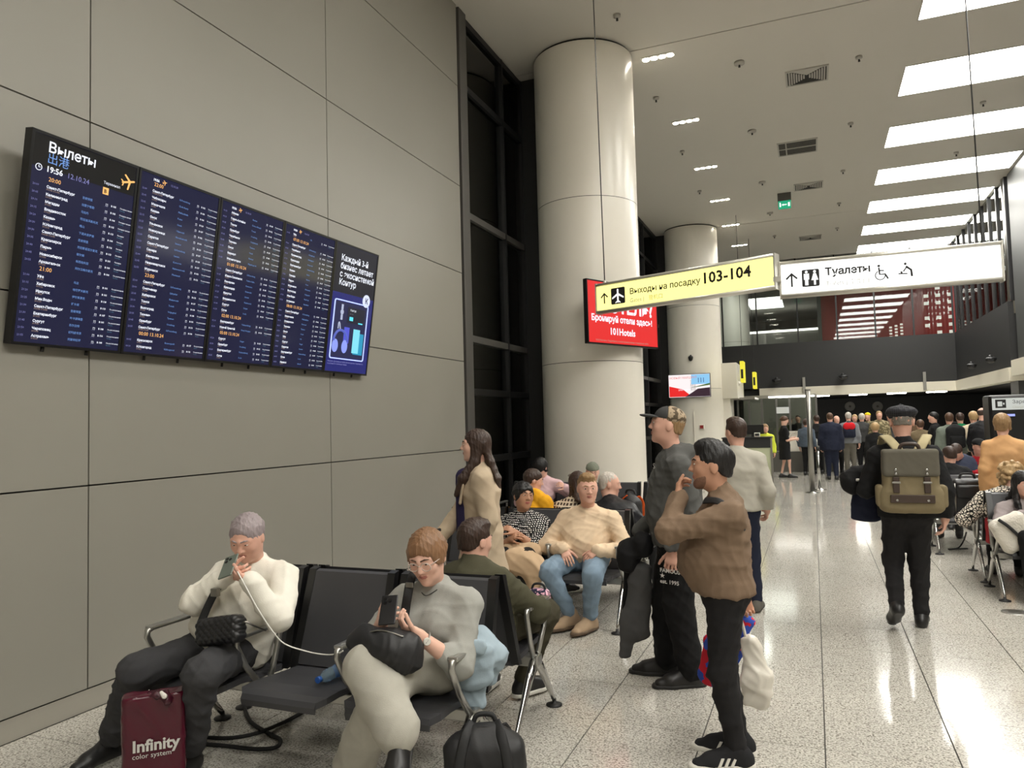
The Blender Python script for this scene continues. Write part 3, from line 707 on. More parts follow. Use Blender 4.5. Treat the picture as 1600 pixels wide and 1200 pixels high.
text_mesh('lettering', 'Туалеты', 0.105, Q(0.44, 0.205, -0.005), r, u, M_ink, t2, bold=0.0035)
text_mesh('lettering_pale', 'Toilets | 卫生间', 0.062, Q(0.445, 0.095, -0.005), r, u, M_pale, t2)
m = MB(); P = lambda a, b: Q(a, b, -0.004)
wh = [P(0.955 + 0.045 * math.cos(a), 0.155 + 0.045 * math.sin(a)) for a in np.linspace(2.0, 6.3, 14)]; m.tube(wh, 0.005, 5)
m.tube([P(0.945, 0.235), P(0.95, 0.165), P(1.0, 0.165), P(1.025, 0.115)], 0.008, 6); m.tube([P(0.95, 0.205), P(0.99, 0.2)], 0.006, 6)
m.lathe([(0.013, 0), (0.013, 0.003)], P(0.945, 0.252), 10, axis=tuple(n), sm=False); m.build('wheelchair_icon', M_ink, t2)
m = MB(); m.lathe([(0.013, 0), (0.013, 0.003)], P(1.185, 0.25), 10, axis=tuple(n), sm=False)
m.tube([P(1.19, 0.225), P(1.235, 0.185), P(1.24, 0.12)], 0.010, 6); m.tube([P(1.195, 0.215), P(1.165, 0.175)], 0.006, 6); m.tube([P(1.12, 0.155), P(1.20, 0.15)], 0.006, 6); m.tube([P(1.14, 0.165), P(1.155, 0.17)], 0.010, 6); m.build('baby_change_icon', M_ink, t2)
for a in (1.07, 1.29): MB().tube([P(a, 0.11), P(a, 0.28)], 0.0015, 4).build('hairline', M_pale, t2)
c0 = Q(1.87, 0.39, -0.06)
MB().tube([c0, (c0[0] - 0.02, c0[1], HC)], 0.007, 6).build('cable', M_cable, t2)
MB().box((-0.33, 8.22, zw + 0.17), (-0.25, 8.30, zw + 0.22)).build('coupling', M_rail, t2)

# ================================================================== TELEVISIONS on the columns
def tv(name, label, PL, PR_, z0, h, face):
    A = np.array([PL[0], PL[1], z0]); B = np.array([PR_[0], PR_[1], z0]); r = unit3(B - A); u = np.array([0, 0, 1.0]); n = np.cross(r, u); L = float(np.linalg.norm(B - A))
    t = thing(name, (A + B) / 2, label, 'television')
    Q = lambda a, b, d=0.0: A + r * a * L + u * b * h + n * d
    def plate(m, a0, a1, b0, b1, d0, d1): m.slab([Q(a0, b0, d0), Q(a1, b0, d0), Q(a1, b1, d0), Q(a0, b1, d0)], tuple(n * (d1 - d0)))
    m = MB(); plate(m, 0, 1, 0, 1, -0.06, -0.004); e = 0.012
    for q in ((0, e, 0, 1), (1 - e, 1, 0, 1), (0, 1, 0, e * 1.8), (0, 1, 1 - e * 1.8, 1)): plate(m, *q, -0.004, 0.004)
    m.build('housing', M_bezel, t)
    m = MB(); plate(m, e, 1 - e, e * 1.8, 1 - e * 1.8, -0.004, 0.0); m.build('display', face, t)
    return t, Q, L, r, u, n, plate
zt = at(919, 536, 9.6)[2]
a, b = at(919, 536, 9.6), at(1029, 545, 11.0)
t, Q, L, r, u, n, plate = tv('television', 'tilted red television advertising hotels, fixed to the near white column', a, b, zt, 0.88, glow('tv_red', (225, 34, 34), 0.95, True))
text_mesh('headline', 'ОТЕЛЬ?', 0.26, Q(0.30, 0.52, 0.002), r, u, T_w, t, bold=0.01)
text_mesh('slogan', 'Бронируй отели здесь!', 0.120, Q(0.05, 0.365, 0.002), r, u, T_w, t, bold=0.004)
text_mesh('brand', '101Hotels', 0.135, Q(0.29, 0.165, 0.002), r, u, T_w, t, bold=0.0035)
text_mesh('small_print', 'ООО Реклама. Подробные условия бронирования и правила на сайте', 0.034, Q(0.10, 0.05, 0.002), r, u, T_f, t, res=1)
m = MB()
for q in (0.35, 0.6): c = Q(q, 0.4, -0.06); d = unit3(np.array([-3.10, 10.97, c[2]]) - c); m.tube([c, c + d * 0.17], 0.03, 8)
m.build('wall_mount', M_graymetal, t)
a, b = at(1045, 620, 21.45), at(1111, 620, 21.45)
t, Q, L, r, u, n, plate = tv('television', 'small television with a red and sky-blue advert on the farther column', a, b, at(1078, 621, 21.45)[2], 0.67, glow('tv_white', (250, 240, 240), 0.9))
m = MB(); plate(m, 0.55, 0.985, 0.55, 0.965, 0.0, 0.002); m.build('sky_patch', glow('tv_sky', (140, 200, 240), 0.9), t)
m = MB(); m.slab([Q(0.02, 0.04, 0.001), Q(0.55, 0.04, 0.001), Q(0.35, 0.35, 0.001), Q(0.02, 0.5, 0.001)], tuple(n * 0.001)); m.build('red_patch', glow('tv_red', (225, 34, 34), 0.95), t)
m = MB(); m.slab([Q(0.40, 0.03, 0.002), Q(0.985, 0.03, 0.002), Q(0.985, 0.40, 0.002), Q(0.70, 0.36, 0.002)], tuple(n * 0.001)); m.build('dark_patch', glow('tv_plum', (70, 40, 60), 0.5), t)
m = MB(); m.slab([Q(0.60, 0.42, 0.003), Q(0.985, 0.50, 0.003), Q(0.985, 0.58, 0.003), Q(0.5, 0.40, 0.003)], tuple(n * 0.001)); m.build('green_patch', glow('tv_green', (90, 130, 60), 0.6), t)
text_mesh('headline', 'НОВЫЙ МАРШРУТ', 0.085, Q(0.03, 0.80, 0.004), r, u, glow('tv_pink', (235, 110, 110), 0.8), t)
text_mesh('slogan', 'уже здесь', 0.07, Q(0.24, 0.3, 0.004), r, u, T_w, t)
for dx, dz in ((0.78, 0.62), (0.84, 0.62), (0.72, 0.62)): MB().tube([Q(dx, dz, 0.004), Q(dx, dz + 0.2, 0.004)], 0.012, 5).build('tower_picture', glow('tv_blue', (90, 130, 180), 0.7), t)
MB().box((-3.2, 21.45, 2.5), (-3.05, 21.62, 2.8)).build('wall_mount', M_graymetal, t)

# ================================================================== WAITING BENCHES
M_seat = mat('charcoal_seat_pad', (60, 60, 63), 0.5, bump=0.05, bscale=200, var=0.06)
M_sideb = mat('black_seat_edge', (20, 20, 21), 0.3)
M_chrome = mat('polished_aluminium', (190, 190, 188), 0.18, metal=1.0)
M_arm = mat('satin_aluminium', (178, 177, 172), 0.30, metal=0.9)
M_foot = mat('black_foot', (30, 30, 30), 0.5)
PITCH = 0.595
def seat_mesh(c, w=0.50):
    """upholstered pan with a rolled front lip; y=0 is the front edge"""
    prof = [(0.00, 0.395), (0.012, 0.418), (0.05, 0.432), (0.15, 0.432), (0.32, 0.415), (0.46, 0.405), (0.50, 0.412)]
    m = MB(); n = len(prof); vs = []
    for sx in (-1, 1):
        for k, (y, z) in enumerate(prof):
            ww = w / 2 - (0.035 if k < 2 else 0)
            vs.append((c + sx * ww, y, z))
        for k, (y, z) in enumerate(prof): vs.append((c + sx * (w / 2 - (0.035 if k < 2 else 0)), y + (0.008 if k == 0 else 0), z - 0.030))
    f = []
    for k in range(n - 1):
        f.append((k, k + 1, 2 * n + k + 1, 2 * n + k)); f.append((n + k, 2 * n + n + k, 2 * n + n + k + 1, n + k + 1))
        f.append((k, n + k, n + k + 1, k + 1)); f.append((2 * n + k, 2 * n + k + 1, 3 * n + k + 1, 3 * n + k))
    f.append((0, 2 * n, 3 * n, n)); f.append((n - 1, 2 * n - 1, 4 * n - 1, 3 * n - 1))
    m.add(vs, f); return m
def make_bench(nseat):
    """front edge on y=0 facing -y, left end arm at x=0"""
    root = bpy.data.objects.new('waiting_bench', None); COL.objects.link(root)
    W = nseat * PITCH
    MB().box((-0.03, 0.24, 0.325), (W + 0.03, 0.32, 0.385), bev=0.008).build('beam', M_arm, root)
    for k in range(nseat):
        c = (k + .5) * PITCH
        st = seat_mesh(c).build('seat', M_seat, root)
        b0, b1 = (0.47, 0.415), (0.625, 0.885); ty = 0.035
        wb, wt = 0.245, 0.235
        m = MB(); m.slab([(c - wb, b0[0], b0[1]), (c + wb, b0[0], b0[1]), (c + wt, b1[0], b1[1]), (c - wt, b1[0], b1[1])], (0, 0.03, 0.008))
        bk = m.build('backrest', M_seat, root)
        for sg in (-1, 1):
            m = MB()
            x0, x1 = c + sg * wb, c + sg * (wb + 0.045)
            m.slab([(x0, b0[0] - 0.01, b0[1] - 0.03), (x1, b0[0] - 0.01, b0[1] - 0.03), (x1 - sg * 0.012, b1[0], b1[1] + 0.01), (x0 - sg * 0.012, b1[0], b1[1] + 0.01)], (0, 0.045, 0.008))
            e = m.build('side_frame', M_sideb, None); e.parent = bk
            MB().box((c + sg * 0.18 - 0.02, 0.30, 0.36), (c + sg * 0.18 + 0.02, 0.49, 0.39)).build('bracket', M_arm, root)
    for k in range(nseat + 1):
        x = k * PITCH
        m = MB()
        m.tube([(x, 0.25, 0.36), (x, 0.13, 0.50), (x, 0.065, 0.615), (x, 0.07, 0.645), (x, 0.10, 0.655), (x, 0.36, 0.655), (x, 0.39, 0.648), (x, 0.395, 0.62), (x, 0.35, 0.48), (x, 0.30, 0.36)], [0.016] * 10, 8, flat=1.0)
        ar = m.build('armrest', M_arm, root)
        m = MB(); m.box((x - 0.027, 0.075, 0.650), (x + 0.027, 0.385, 0.668), bev=0.006); pd = m.build('arm_pad', M_arm, None); pd.parent = ar
    for x in (0.0, W):
        for y1 in (-0.02, 0.60):
            m = MB(); m.tube([(x, 0.28, 0.37), (x, 0.28 + (y1 - 0.28) * 0.35, 0.27), (x, 0.28 + (y1 - 0.28) * 0.93, 0.06), (x, y1, 0.03)], [0.034, 0.03, 0.018, 0.015], 10, flat=0.7, up=(1, 0, 0))
            lg = m.build('leg', M_chrome, root)
            m = MB(); m.lathe([(0.048, 0.0), (0.048, 0.008), (0.03, 0.014), (0.012, 0.02), (0.012, 0.04)], (x, y1, 0), 18); ft = m.build('foot', M_foot, None); ft.parent = lg
    return root
def place_bench(src, x, y, back, label, n):
    """back=False faces the camera, True faces down the hall"""
    o = src if not src.get('label') else copy_tree(src)
    o.location = (x, y, 0); o.rotation_euler = (0, 0, 0)
    if back: o.location = (x + n * PITCH, y, 0); o.rotation_euler = (0, 0, math.pi)
    tag(o, label, 'bench', 'metal beam waiting benches')
    return o
B3 = make_bench(3); B4 = make_bench(4)
BX, BY = -3.295, 2.88
place_bench(B3, BX, BY, False, 'front bench against the grey wall with an empty middle seat', 3)
place_bench(B3, BX, BY + 1.375, True, 'bench back to back with the front one, under the man in olive', 3)
place_bench(B3, -3.30, BY + 2.98, False, 'bench holding the man in the cream sweatshirt', 3)
place_bench(B3, -3.30, BY + 2.98 + 1.375, True, 'bench back to back behind the cream sweatshirt man', 3)
place_bench(B4, -3.85, 8.84, False, 'bench in front of the near white column', 4)
RX = 1.50
place_bench(B4, RX, 7.83, False, 'bench at the right edge under the seated women', 4)
place_bench(B4, RX, 7.83 + 1.375, True, 'bench back to back with the one at the right edge', 4)
place_bench(B4, RX - 0.18, 10.2, False, 'bench on the right with a black travel bag on its seat', 4)
place_bench(B4, RX + 0.55, 12.55, False, 'far bench on the right under the man in red', 4)

# ================================================================== POSTS, COUNTERS, KIOSK
def post(name, x, y, h, r, label, cat, m=M_chrome):
    t = thing(name, (x, y, 0), label, cat)
    MB().lathe([(0.16, 0), (0.16, 0.012), (0.05, 0.03), (r, 0.05)], (x, y, 0), 24).build('base', M_chrome, t)
    MB().lathe([(r, 0.04), (r, h)], (x, y, 0), 18).build('pole', m, t)
    MB().lathe([(r * 1.1, h), (r * 1.1, h + 0.02)], (x, y, 0), 18).build('cap', M_steel, t)
    return t
post('tall_post', -0.09, 17.7, 2.26, 0.055, 'tall round steel post standing alone in the walkway', 'post', M_steel)
t = post('barrier_post', 0.06, 18.4, 0.98, 0.032, 'short chrome barrier post just behind the tall one', 'barrier post')
MB().lathe([(0.04, 0.90), (0.04, 0.98)], (0.06, 18.4, 0), 16).build('belt_head', M_black, t)
# gate counter with monitors
gc = thing('gate_counter', (-1.35, 20.0, 0), 'high gate counter with black top panel beside the farther column', 'counter')
MB().box((-2.2, 19.8, 0.0), (-1.03, 20.4, 0.92), bev=0.01).build('front_panel', mat('pale_green_glass', (188, 192, 160), 0.25), gc)
MB().box((-2.2, 19.78, 0.92), (-1.02, 20.45, 1.16), bev=0.01).build('upper_panel', M_black, gc)
MB().box((-2.22, 19.75, 1.16), (-1.0, 20.5, 1.19), bev=0.005).build('top', M_blackf, gc)
MB().box((-1.04, 19.78, 0), (-0.99, 19.84, 1.17)).build('edge_post', M_steel, gc)
mo = thing('monitor', (-1.45, 20.2, 1.19), 'dark computer monitor on the gate counter', 'monitor')
MB().box((-1.75, 20.2, 1.26), (-1.20, 20.24, 1.50), bev=0.005).build('display', M_bezel, mo)
MB().box((-1.5, 20.2, 1.19), (-1.44, 20.23, 1.28)).build('stand', M_blackf, mo)
pr = thing('scanner', (-1.35, 19.95, 1.19), 'small white ticket scanner on the gate counter', 'scanner')
MB().box((-1.42, 19.9, 1.19), (-1.28, 20.02, 1.30), bev=0.01).box((-1.40, 19.89, 1.22), (-1.30, 19.90, 1.28), mi=1).build('casing', [M_white, M_black], pr)
wc = thing('boarding_desk', (-0.4, 24.6, 0), 'white tapered boarding desk beside the woman in black', 'desk')
MB().slab([(-0.75, 24.4, 0.62), (-0.28, 24.4, 0.62), (-0.20, 24.4, 1.2), (-0.78, 24.4, 1.2)], (0, 0.5, 0)).build('front', M_white, wc)
MB().box((-0.28, 24.42, 0.3), (0.5, 25.0, 1.16)).build('side_body', M_black, wc)
MB().box((-1.6, 24.3, 0.0), (0.6, 25.0, 0.62)).build('plinth', M_graymetal, wc)
MB().box((-0.8, 24.35, 1.2), (0.5, 25.0, 1.23)).build('top', M_white, wc)
mo = thing('monitor', (-0.2, 24.6, 1.23), 'tilted monitor on the white boarding desk', 'monitor')
MB().slab([(-0.35, 24.5, 1.32), (-0.05, 24.55, 1.32), (-0.02, 24.6, 1.6), (-0.32, 24.55, 1.6)], (0, 0.03, 0)).build('display', M_bezel, mo)
MB().box((-0.22, 24.58, 1.23), (-0.16, 24.61, 1.4)).build('stand', M_blackf, mo)
for n_, (x, y) in enumerate(((0.05, 23.2), (0.28, 23.25))):
    t = thing('turnstile_rail', (x, y, 0), ('left' if n_ == 0 else 'right') + ' of two steel barrier rails in front of the boarding desk', 'barrier')
    MB().tube([(x, y, 0), (x, y, 0.95), (x, y + 0.1, 1.0), (x, y + 0.6, 1.0), (x, y + 0.7, 0.95), (x, y + 0.7, 0)], 0.03, 8).build('rail', M_steel, t)
    MB().box((x - 0.05, y - 0.05, 0), (x + 0.05, y + 0.75, 0.01)).build('base', M_steel, t)
# white service cabinet beside the farther column, with camera
cab = thing('trim_3', (-2.2, 22.6, 0), None, None); cab['kind'] = 'structure'
MB().box((-2.50, 22.2, 0), (-2.20, 23.2, 2.25)).build('lower_panel', M_white, cab)
MB().box((-2.52, 22.15, 2.25), (-1.98, 24.2, 3.28), bev=0.01).build('upper_cabinet', M_white, cab)
MB().box((-1.98, 22.6, 2.22), (-1.55, 24.2, 2.28)).build('shelf', M_steel, cab)
def cctv(name, p, label, white=False, r=0.09):
    t = thing(name, p, label, 'security camera', 'security cameras')
    M = M_white if white else M_blackf
    p = np.array(p, float)
    MB().lathe([(r * .6, 0.0), (r, -0.03), (r * 1.0, -0.06), (r * .75, -0.12), (r * 0.3, -0.15)], p, 18).build('dome', M, t)
    MB().tube([p, p + V3_(0, 0.06, 0.02)], r * 0.35, 8).build('arm', M, t)
    MB().lathe([(r * .3, 0), (r * .3, 0.02)], p + V3_(0, -r - 0.0, -0.08), 10, axis=(0, -1, 0)).build('lens', M_bezel, t)
def V3_(*a): return np.array(a, float)
cctv('security_camera', at(1150, 596, 22.6), 'white dome camera on the service cabinet', True, 0.13)
cctv('security_camera', at(1079, 556, 21.5), 'dark camera on the farther column above its television', False, 0.07)
cctv('security_camera', at(1213, 592, 27.7), 'black camera on the upper floor front, leftmost of four', False, 0.16)
cctv('security_camera', at(1317, 586, 27.7), 'black camera on the upper floor front above the queue', False, 0.16)
cctv('security_camera', atx(1518, 568, MX - 0.22), 'black camera at the turn of the upper floor front', False, 0.13)
cctv('security_camera', atx(1548, 558, MX - 0.22), 'black camera nearest the dark pillar on the right', False, 0.13)
# glass screens behind the counter
gs = thing('window_3', (-1.0, 25.6, 0), None, None); gs['kind'] = 'structure'
xs = [-2.3, -1.95, -1.55, -1.1, -0.7, 0.10]
for a, b in zip(xs[:-1], xs[1:]): MB().box((a + 0.02, 25.6, 0.1), (b - 0.02, 25.612, 2.3)).build('pane', glass('screen_glass', (205, 210, 204)), gs)
for x in xs: MB().box((x - 0.03, 25.57, 0), (x + 0.03, 25.64, 2.36)).build('mullion', M_graymetal, gs)
MB().box((-2.3, 25.55, 2.3), (0.1, 25.66, 2.40)).build('head_rail', M_steel, gs)
MB().box((-1.3, 25.0, 2.30), (0.05, 25.05, 2.34)).build('lamp_strip', glow('strip_soft', (255, 250, 240), 10, True), gs)
n_ = thing('notice', at(1223, 641, 25.4), 'small white notice hung on the glass screen behind the desk', 'notice')
q = at(1223, 641, 25.4)
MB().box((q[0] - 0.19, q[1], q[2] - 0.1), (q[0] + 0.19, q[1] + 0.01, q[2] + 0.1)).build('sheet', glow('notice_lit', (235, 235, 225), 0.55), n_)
for k in range(4): MB().box((q[0] - 0.15, q[1] - 0.002, q[2] + 0.05 - 0.035 * k), (q[0] + 0.12, q[1], q[2] + 0.06 - 0.035 * k)).build('line', M_pale, n_)
# yellow vertical flag signs by the cabinet
for k, (x, y0, y1, w, lab) in enumerate(((1160, 564, 597, 0.16, 'tall yellow flag sign beside the white cabinet'), (1179, 581, 607, 0.16, 'smaller yellow flag sign further along'))):
    a = at(x, y1, 21.0 + 3 * k); b = at(x, y0, 21.0 + 3 * k)
    t = thing('flag_sign', a, lab, 'sign', 'yellow flag signs')
    MB().box((a[0] - 0.05, a[1], a[2]), (a[0] + 0.05, a[1] + 0.5, b[2]), bev=0.008).build('panel', glow('flag_yellow', (245, 232, 60), 0.85), t)
    MB().box((a[0] - 0.03, a[1] - 0.006, a[2] + 0.1), (a[0] + 0.03, a[1], a[2] + 0.35)).build('mark', M_ink, t)
    MB().box((a[0] - 0.006, a[1] + 0.2, b[2]), (a[0] + 0.006, a[1] + 0.212, HC)).build('hanger', M_blackf, t)
# charging kiosk on the right
ks = thing('charging_kiosk', (3.0, 13.5, 0), 'dark charging kiosk with a white header strip at the right edge', 'kiosk')
MB().box((2.52, 13.4, 0), (3.75, 13.9, 1.93), bev=0.04).build('body', M_bezel, ks)
MB().box((2.56, 13.385, 1.70), (3.72, 13.4, 1.88)).build('header', glow('kiosk_header', (225, 228, 220), 0.65), ks)
text_mesh('header_text', 'Зарядная станция', 0.075, (2.82, 13.382, 1.795), (1, 0, 0), (0, 0, 1), M_ink, ks)
text_mesh('header_small', 'Charging station', 0.05, (2.82, 13.382, 1.725), (1, 0, 0), (0, 0, 1), M_pale, ks)
MB().box((2.60, 13.381, 1.73), (2.74, 13.385, 1.86)).build('header_icon', M_ink, ks)
MB().box((2.63, 13.378, 1.755), (2.69, 13.381, 1.83)).box((2.70, 13.378, 1.78), (2.72, 13.381, 1.81)).build('plug_mark', MATS['kiosk_header'], ks)
for k, (x0, x1, z) in enumerate(((2.62, 2.85, 1.60), (3.15, 3.7, 1.52), (3.1, 3.7, 1.42), (3.2, 3.7, 1.34))):
    MB().box((x0, 13.39, z), (x1, 13.4, z + 0.035)).build('light_line', glow('kiosk_blue', (150, 160, 240), 1.2), ks)
fp = atz(1586, 957, 0.0)
fb = thing('floor_socket', fp, 'round metal floor socket cover near the right edge', 'floor socket')
MB().lathe([(0.10, 0.0), (0.10, 0.004), (0.085, 0.006)], fp, 24).build('cover', M_arm, fb)
MB().lathe([(0.05, 0.006), (0.05, 0.008)], fp, 24).build('lid', M_steel, fb)

# ================================================================== PEOPLE: bodies grown as smooth implicit surfaces
V3 = lambda *a: np.array(a, float)
def unit(v): v = np.asarray(v, float); n = np.linalg.norm(v); return v / n if n > 1e-9 else v
class Cone:
    """tapering limb from a to b; radii may be (across, deep) pairs measured along side / side x axis"""
    def __init__(s, a, b, ra, rb, side=None):
        s.a, s.b = np.asarray(a, float), np.asarray(b, float)
        s.ra = np.array(ra if hasattr(ra, '__len__') else (ra, ra), float); s.rb = np.array(rb if hasattr(rb, '__len__') else (rb, rb), float)
        s.side = None if side is None else np.asarray(side, float)
    def grow(s, d): return Cone(s.a, s.b, s.ra + d, s.rb + d, s.side)
    def bounds(s):
        m = max(s.ra.max(), s.rb.max()); return np.minimum(s.a, s.b) - m, np.maximum(s.a, s.b) + m
    def dist(s, x, y, z):
        ab = s.b - s.a; L2 = ab @ ab + 1e-12
        px, py, pz = x - s.a[0], y - s.a[1], z - s.a[2]
        t = np.clip((px * ab[0] + py * ab[1] + pz * ab[2]) / L2, 0, 1)
        qx, qy, qz = px - t * ab[0], py - t * ab[1], pz - t * ab[2]
        if s.side is None:
            return np.sqrt(qx * qx + qy * qy + qz * qz) - (s.ra[0] + t * (s.rb[0] - s.ra[0]))
        ax = ab / math.sqrt(L2); sd = unit(s.side - ax * (s.side @ ax)); nv = np.cross(sd, ax)
        u = qx * sd[0] + qy * sd[1] + qz * sd[2]; v = qx * nv[0] + qy * nv[1] + qz * nv[2]; w = qx * ax[0] + qy * ax[1] + qz * ax[2]
        ru = s.ra[0] + t * (s.rb[0] - s.ra[0]); rv = s.ra[1] + t * (s.rb[1] - s.ra[1]); rm = np.minimum(ru, rv)
        return (np.sqrt((u / ru) ** 2 + (v / rv) ** 2 + (w / rm) ** 2) - 1) * rm
class Ell:
    """ellipsoid with centre c, radii r along the rows of R"""
    def __init__(s, c, r, R=None):
        s.c = np.asarray(c, float); s.r = np.array(r if hasattr(r, '__len__') else (r, r, r), float); s.R = np.eye(3) if R is None else np.asarray(R, float)
    def grow(s, d): return Ell(s.c, s.r + d, s.R)
    def bounds(s):
        e = np.sqrt((s.R ** 2 * (s.r ** 2)[:, None]).sum(0)); return s.c - e, s.c + e
    def dist(s, x, y, z):
        px, py, pz = x - s.c[0], y - s.c[1], z - s.c[2]
        a = [(px * s.R[i, 0] + py * s.R[i, 1] + pz * s.R[i, 2]) for i in range(3)]
        k0 = np.sqrt(sum((a[i] / s.r[i]) ** 2 for i in range(3))); k1 = np.sqrt(sum((a[i] / s.r[i] ** 2) ** 2 for i in range(3)))
        return k0 * (k0 - 1) / np.maximum(k1, 1e-6)
class Half:
    """everything on the n side of point p"""
    def __init__(s, p, n): s.p = np.asarray(p, float); s.n = unit(n)
    def dist(s, x, y, z): return -((x - s.p[0]) * s.n[0] + (y - s.p[1]) * s.n[1] + (z - s.p[2]) * s.n[2])
def surface(add, res, k=0.02, sub=(), ksub=0.01):
    """mesh (verts, quads) of the smooth union of add minus sub"""
    add = [(p if isinstance(p, tuple) else (p, k)) for p in add]
    lo = np.min([p.bounds()[0] for p, _ in add], 0) - 3 * res; hi = np.max([p.bounds()[1] for p, _ in add], 0) + 3 * res
    n = np.maximum(4, np.ceil((hi - lo) / res).astype(int) + 1)
    ax = [lo[i] + res * np.arange(n[i]) for i in range(3)]
    V = np.full(n, 0.2, np.float32)
    for p, kk in add:
        b0, b1 = p.bounds(); m = kk + 3 * res
        i0 = np.maximum(0, np.floor((b0 - m - lo) / res).astype(int)); i1 = np.minimum(n, np.ceil((b1 + m - lo) / res).astype(int) + 1)
        sl = tuple(slice(a, b) for a, b in zip(i0, i1))
        d = p.dist(ax[0][sl[0]][:, None, None], ax[1][sl[1]][None, :, None], ax[2][sl[2]][None, None, :])
        a = V[sl]
        h = np.clip(0.5 + 0.5 * (a - d) / kk, 0, 1)
        V[sl] = a * (1 - h) + d * h - kk * h * (1 - h)
    for p in sub:
        d = p.dist(ax[0][:, None, None], ax[1][None, :, None], ax[2][None, None, :])
        h = np.clip(0.5 - 0.5 * (V + d) / ksub, 0, 1)
        V = (V * (1 - h) - d * h + ksub * h * (1 - h)).astype(np.float32)
    S = V < 0
    c = S[:-1, :-1, :-1].astype(np.int8)
    tot = np.zeros(c.shape, np.int8)
    for dx in (0, 1):
        for dy in (0, 1):
            for dz in (0, 1):
                tot += S[dx:dx + c.shape[0], dy:dy + c.shape[1], dz:dz + c.shape[2]]
    act = (tot > 0) & (tot < 8)
    I = np.argwhere(act)
    if len(I) == 0: return np.zeros((0, 3)), np.zeros((0, 4), int)
    idx = -np.ones(c.shape, np.int64); idx[act] = np.arange(len(I))
    acc = np.zeros((len(I), 3)); cnt = np.zeros(len(I))
    corners = [(0, 0, 0), (1, 0, 0), (0, 1, 0), (1, 1, 0), (0, 0, 1), (1, 0, 1), (0, 1, 1), (1, 1, 1)]
    val = [V[I[:, 0] + a, I[:, 1] + b, I[:, 2] + c_] for a, b, c_ in corners]
    for i in range(8):
        for j in range(i + 1, 8):
            ca, cb = corners[i], corners[j]
            if sum(abs(p - q) for p, q in zip(ca, cb)) != 1: continue
            a, b = val[i], val[j]; m = (a < 0) != (b < 0)
            t = np.where(m, a / np.where(m, a - b, 1), 0)
            for q in range(3): acc[:, q] += np.where(m, ca[q] + t * (cb[q] - ca[q]), 0)
            cnt += m
    P = lo + res * (I + acc / cnt[:, None])
    Q = []
    for q in range(3):
        u, w = (q + 1) % 3, (q + 2) % 3
        s0 = [slice(None)] * 3; s1 = [slice(None)] * 3
        s0[q] = slice(0, -1); s1[q] = slice(1, None)
        A, B = S[tuple(s0)], S[tuple(s1)]
        ch = A != B
        e = np.argwhere(ch)
        ok = (e[:, u] > 0) & (e[:, w] > 0) & (e[:, u] < c.shape[u]) & (e[:, w] < c.shape[w]); e = e[ok]
        fl = A[e[:, 0], e[:, 1], e[:, 2]]
        quad = []
        for du, dw in ((1, 1), (0, 1), (0, 0), (1, 0)):
            g = e.copy(); g[:, u] -= du; g[:, w] -= dw
            quad.append(idx[g[:, 0], g[:, 1], g[:, 2]])
        qd = np.stack(quad, 1)
        qd[~fl] = qd[~fl][:, ::-1]
        Q.append(qd)
    return P, np.concatenate(Q)
def vnormals(P, Q):
    n = np.cross(P[Q[:, 2]] - P[Q[:, 0]], P[Q[:, 3]] - P[Q[:, 1]])
    N = np.zeros_like(P)
    for i in range(4): np.add.at(N, Q[:, i], n)
    return N / np.maximum(np.linalg.norm(N, axis=1, keepdims=True), 1e-9)
def folds(P, Q, amp, freq=30.0, seed=0, vertical=0.35):
    """soft cloth folds pushed along the normals"""
    if amp <= 0 or len(P) == 0: return P
    rs = np.random.RandomState(seed); N = vnormals(P, Q)
    D = np.zeros(len(P))
    for i in range(5):
        d = rs.normal(size=3); d[2] *= (1.6 - vertical); d[:2] *= (0.5 + vertical); d = unit(d)
        e = unit(rs.normal(size=3)); f = freq * (0.6 + 0.9 * rs.rand())
        ph = rs.rand() * 6.28
        s = np.sin(P @ d * f + ph + 1.6 * np.sin(P @ e * f * 0.45 + ph * 2))
        D += (1 - np.abs(s)) ** 2 * 1.2 - 0.4
    return P + N * (D / 2.2 * amp)[:, None]
def qmesh(name, P, Q, mats, parent, mi=None, base=None):
    me = bpy.data.meshes.new(name)
    base = np.zeros(3) if base is None else base
    P = np.asarray(P, float) - base
    me.vertices.add(len(P)); me.vertices.foreach_set('co', P.ravel())
    me.loops.add(Q.size); me.loops.foreach_set('vertex_index', Q.ravel().astype(np.int32))
    me.polygons.add(len(Q)); me.polygons.foreach_set('loop_start', np.arange(0, Q.size, 4, dtype=np.int32))
    try: me.polygons.foreach_set('loop_total', np.full(len(Q), 4, np.int32))
    except Exception: pass
    for m in (mats if isinstance(mats, (list, tuple)) else [mats]): me.materials.append(m)
    if mi is not None: me.polygons.foreach_set('material_index', mi.astype(np.int32))
    me.polygons.foreach_set('use_smooth', np.ones(len(Q), bool))
    me.update(calc_edges=True); me.validate()
    o = bpy.data.objects.new(name, me); COL.objects.link(o); o.location = tuple(base)
    if parent is not None: attach(o, parent)
    return o
def blob(name, add, res, material, parent, k=0.02, sub=(), ksub=0.01, fold=0.0, freq=30, seed=0, base=None, vertical=0.35):
    P, Q = surface(add, res, k, sub, ksub)
    P = folds(P, Q, fold, freq, seed, vertical)
    if base is None and parent is not None: base = np.array(parent.location) if parent.parent is None else None
    return qmesh(name, P, Q, material, parent, base=base)

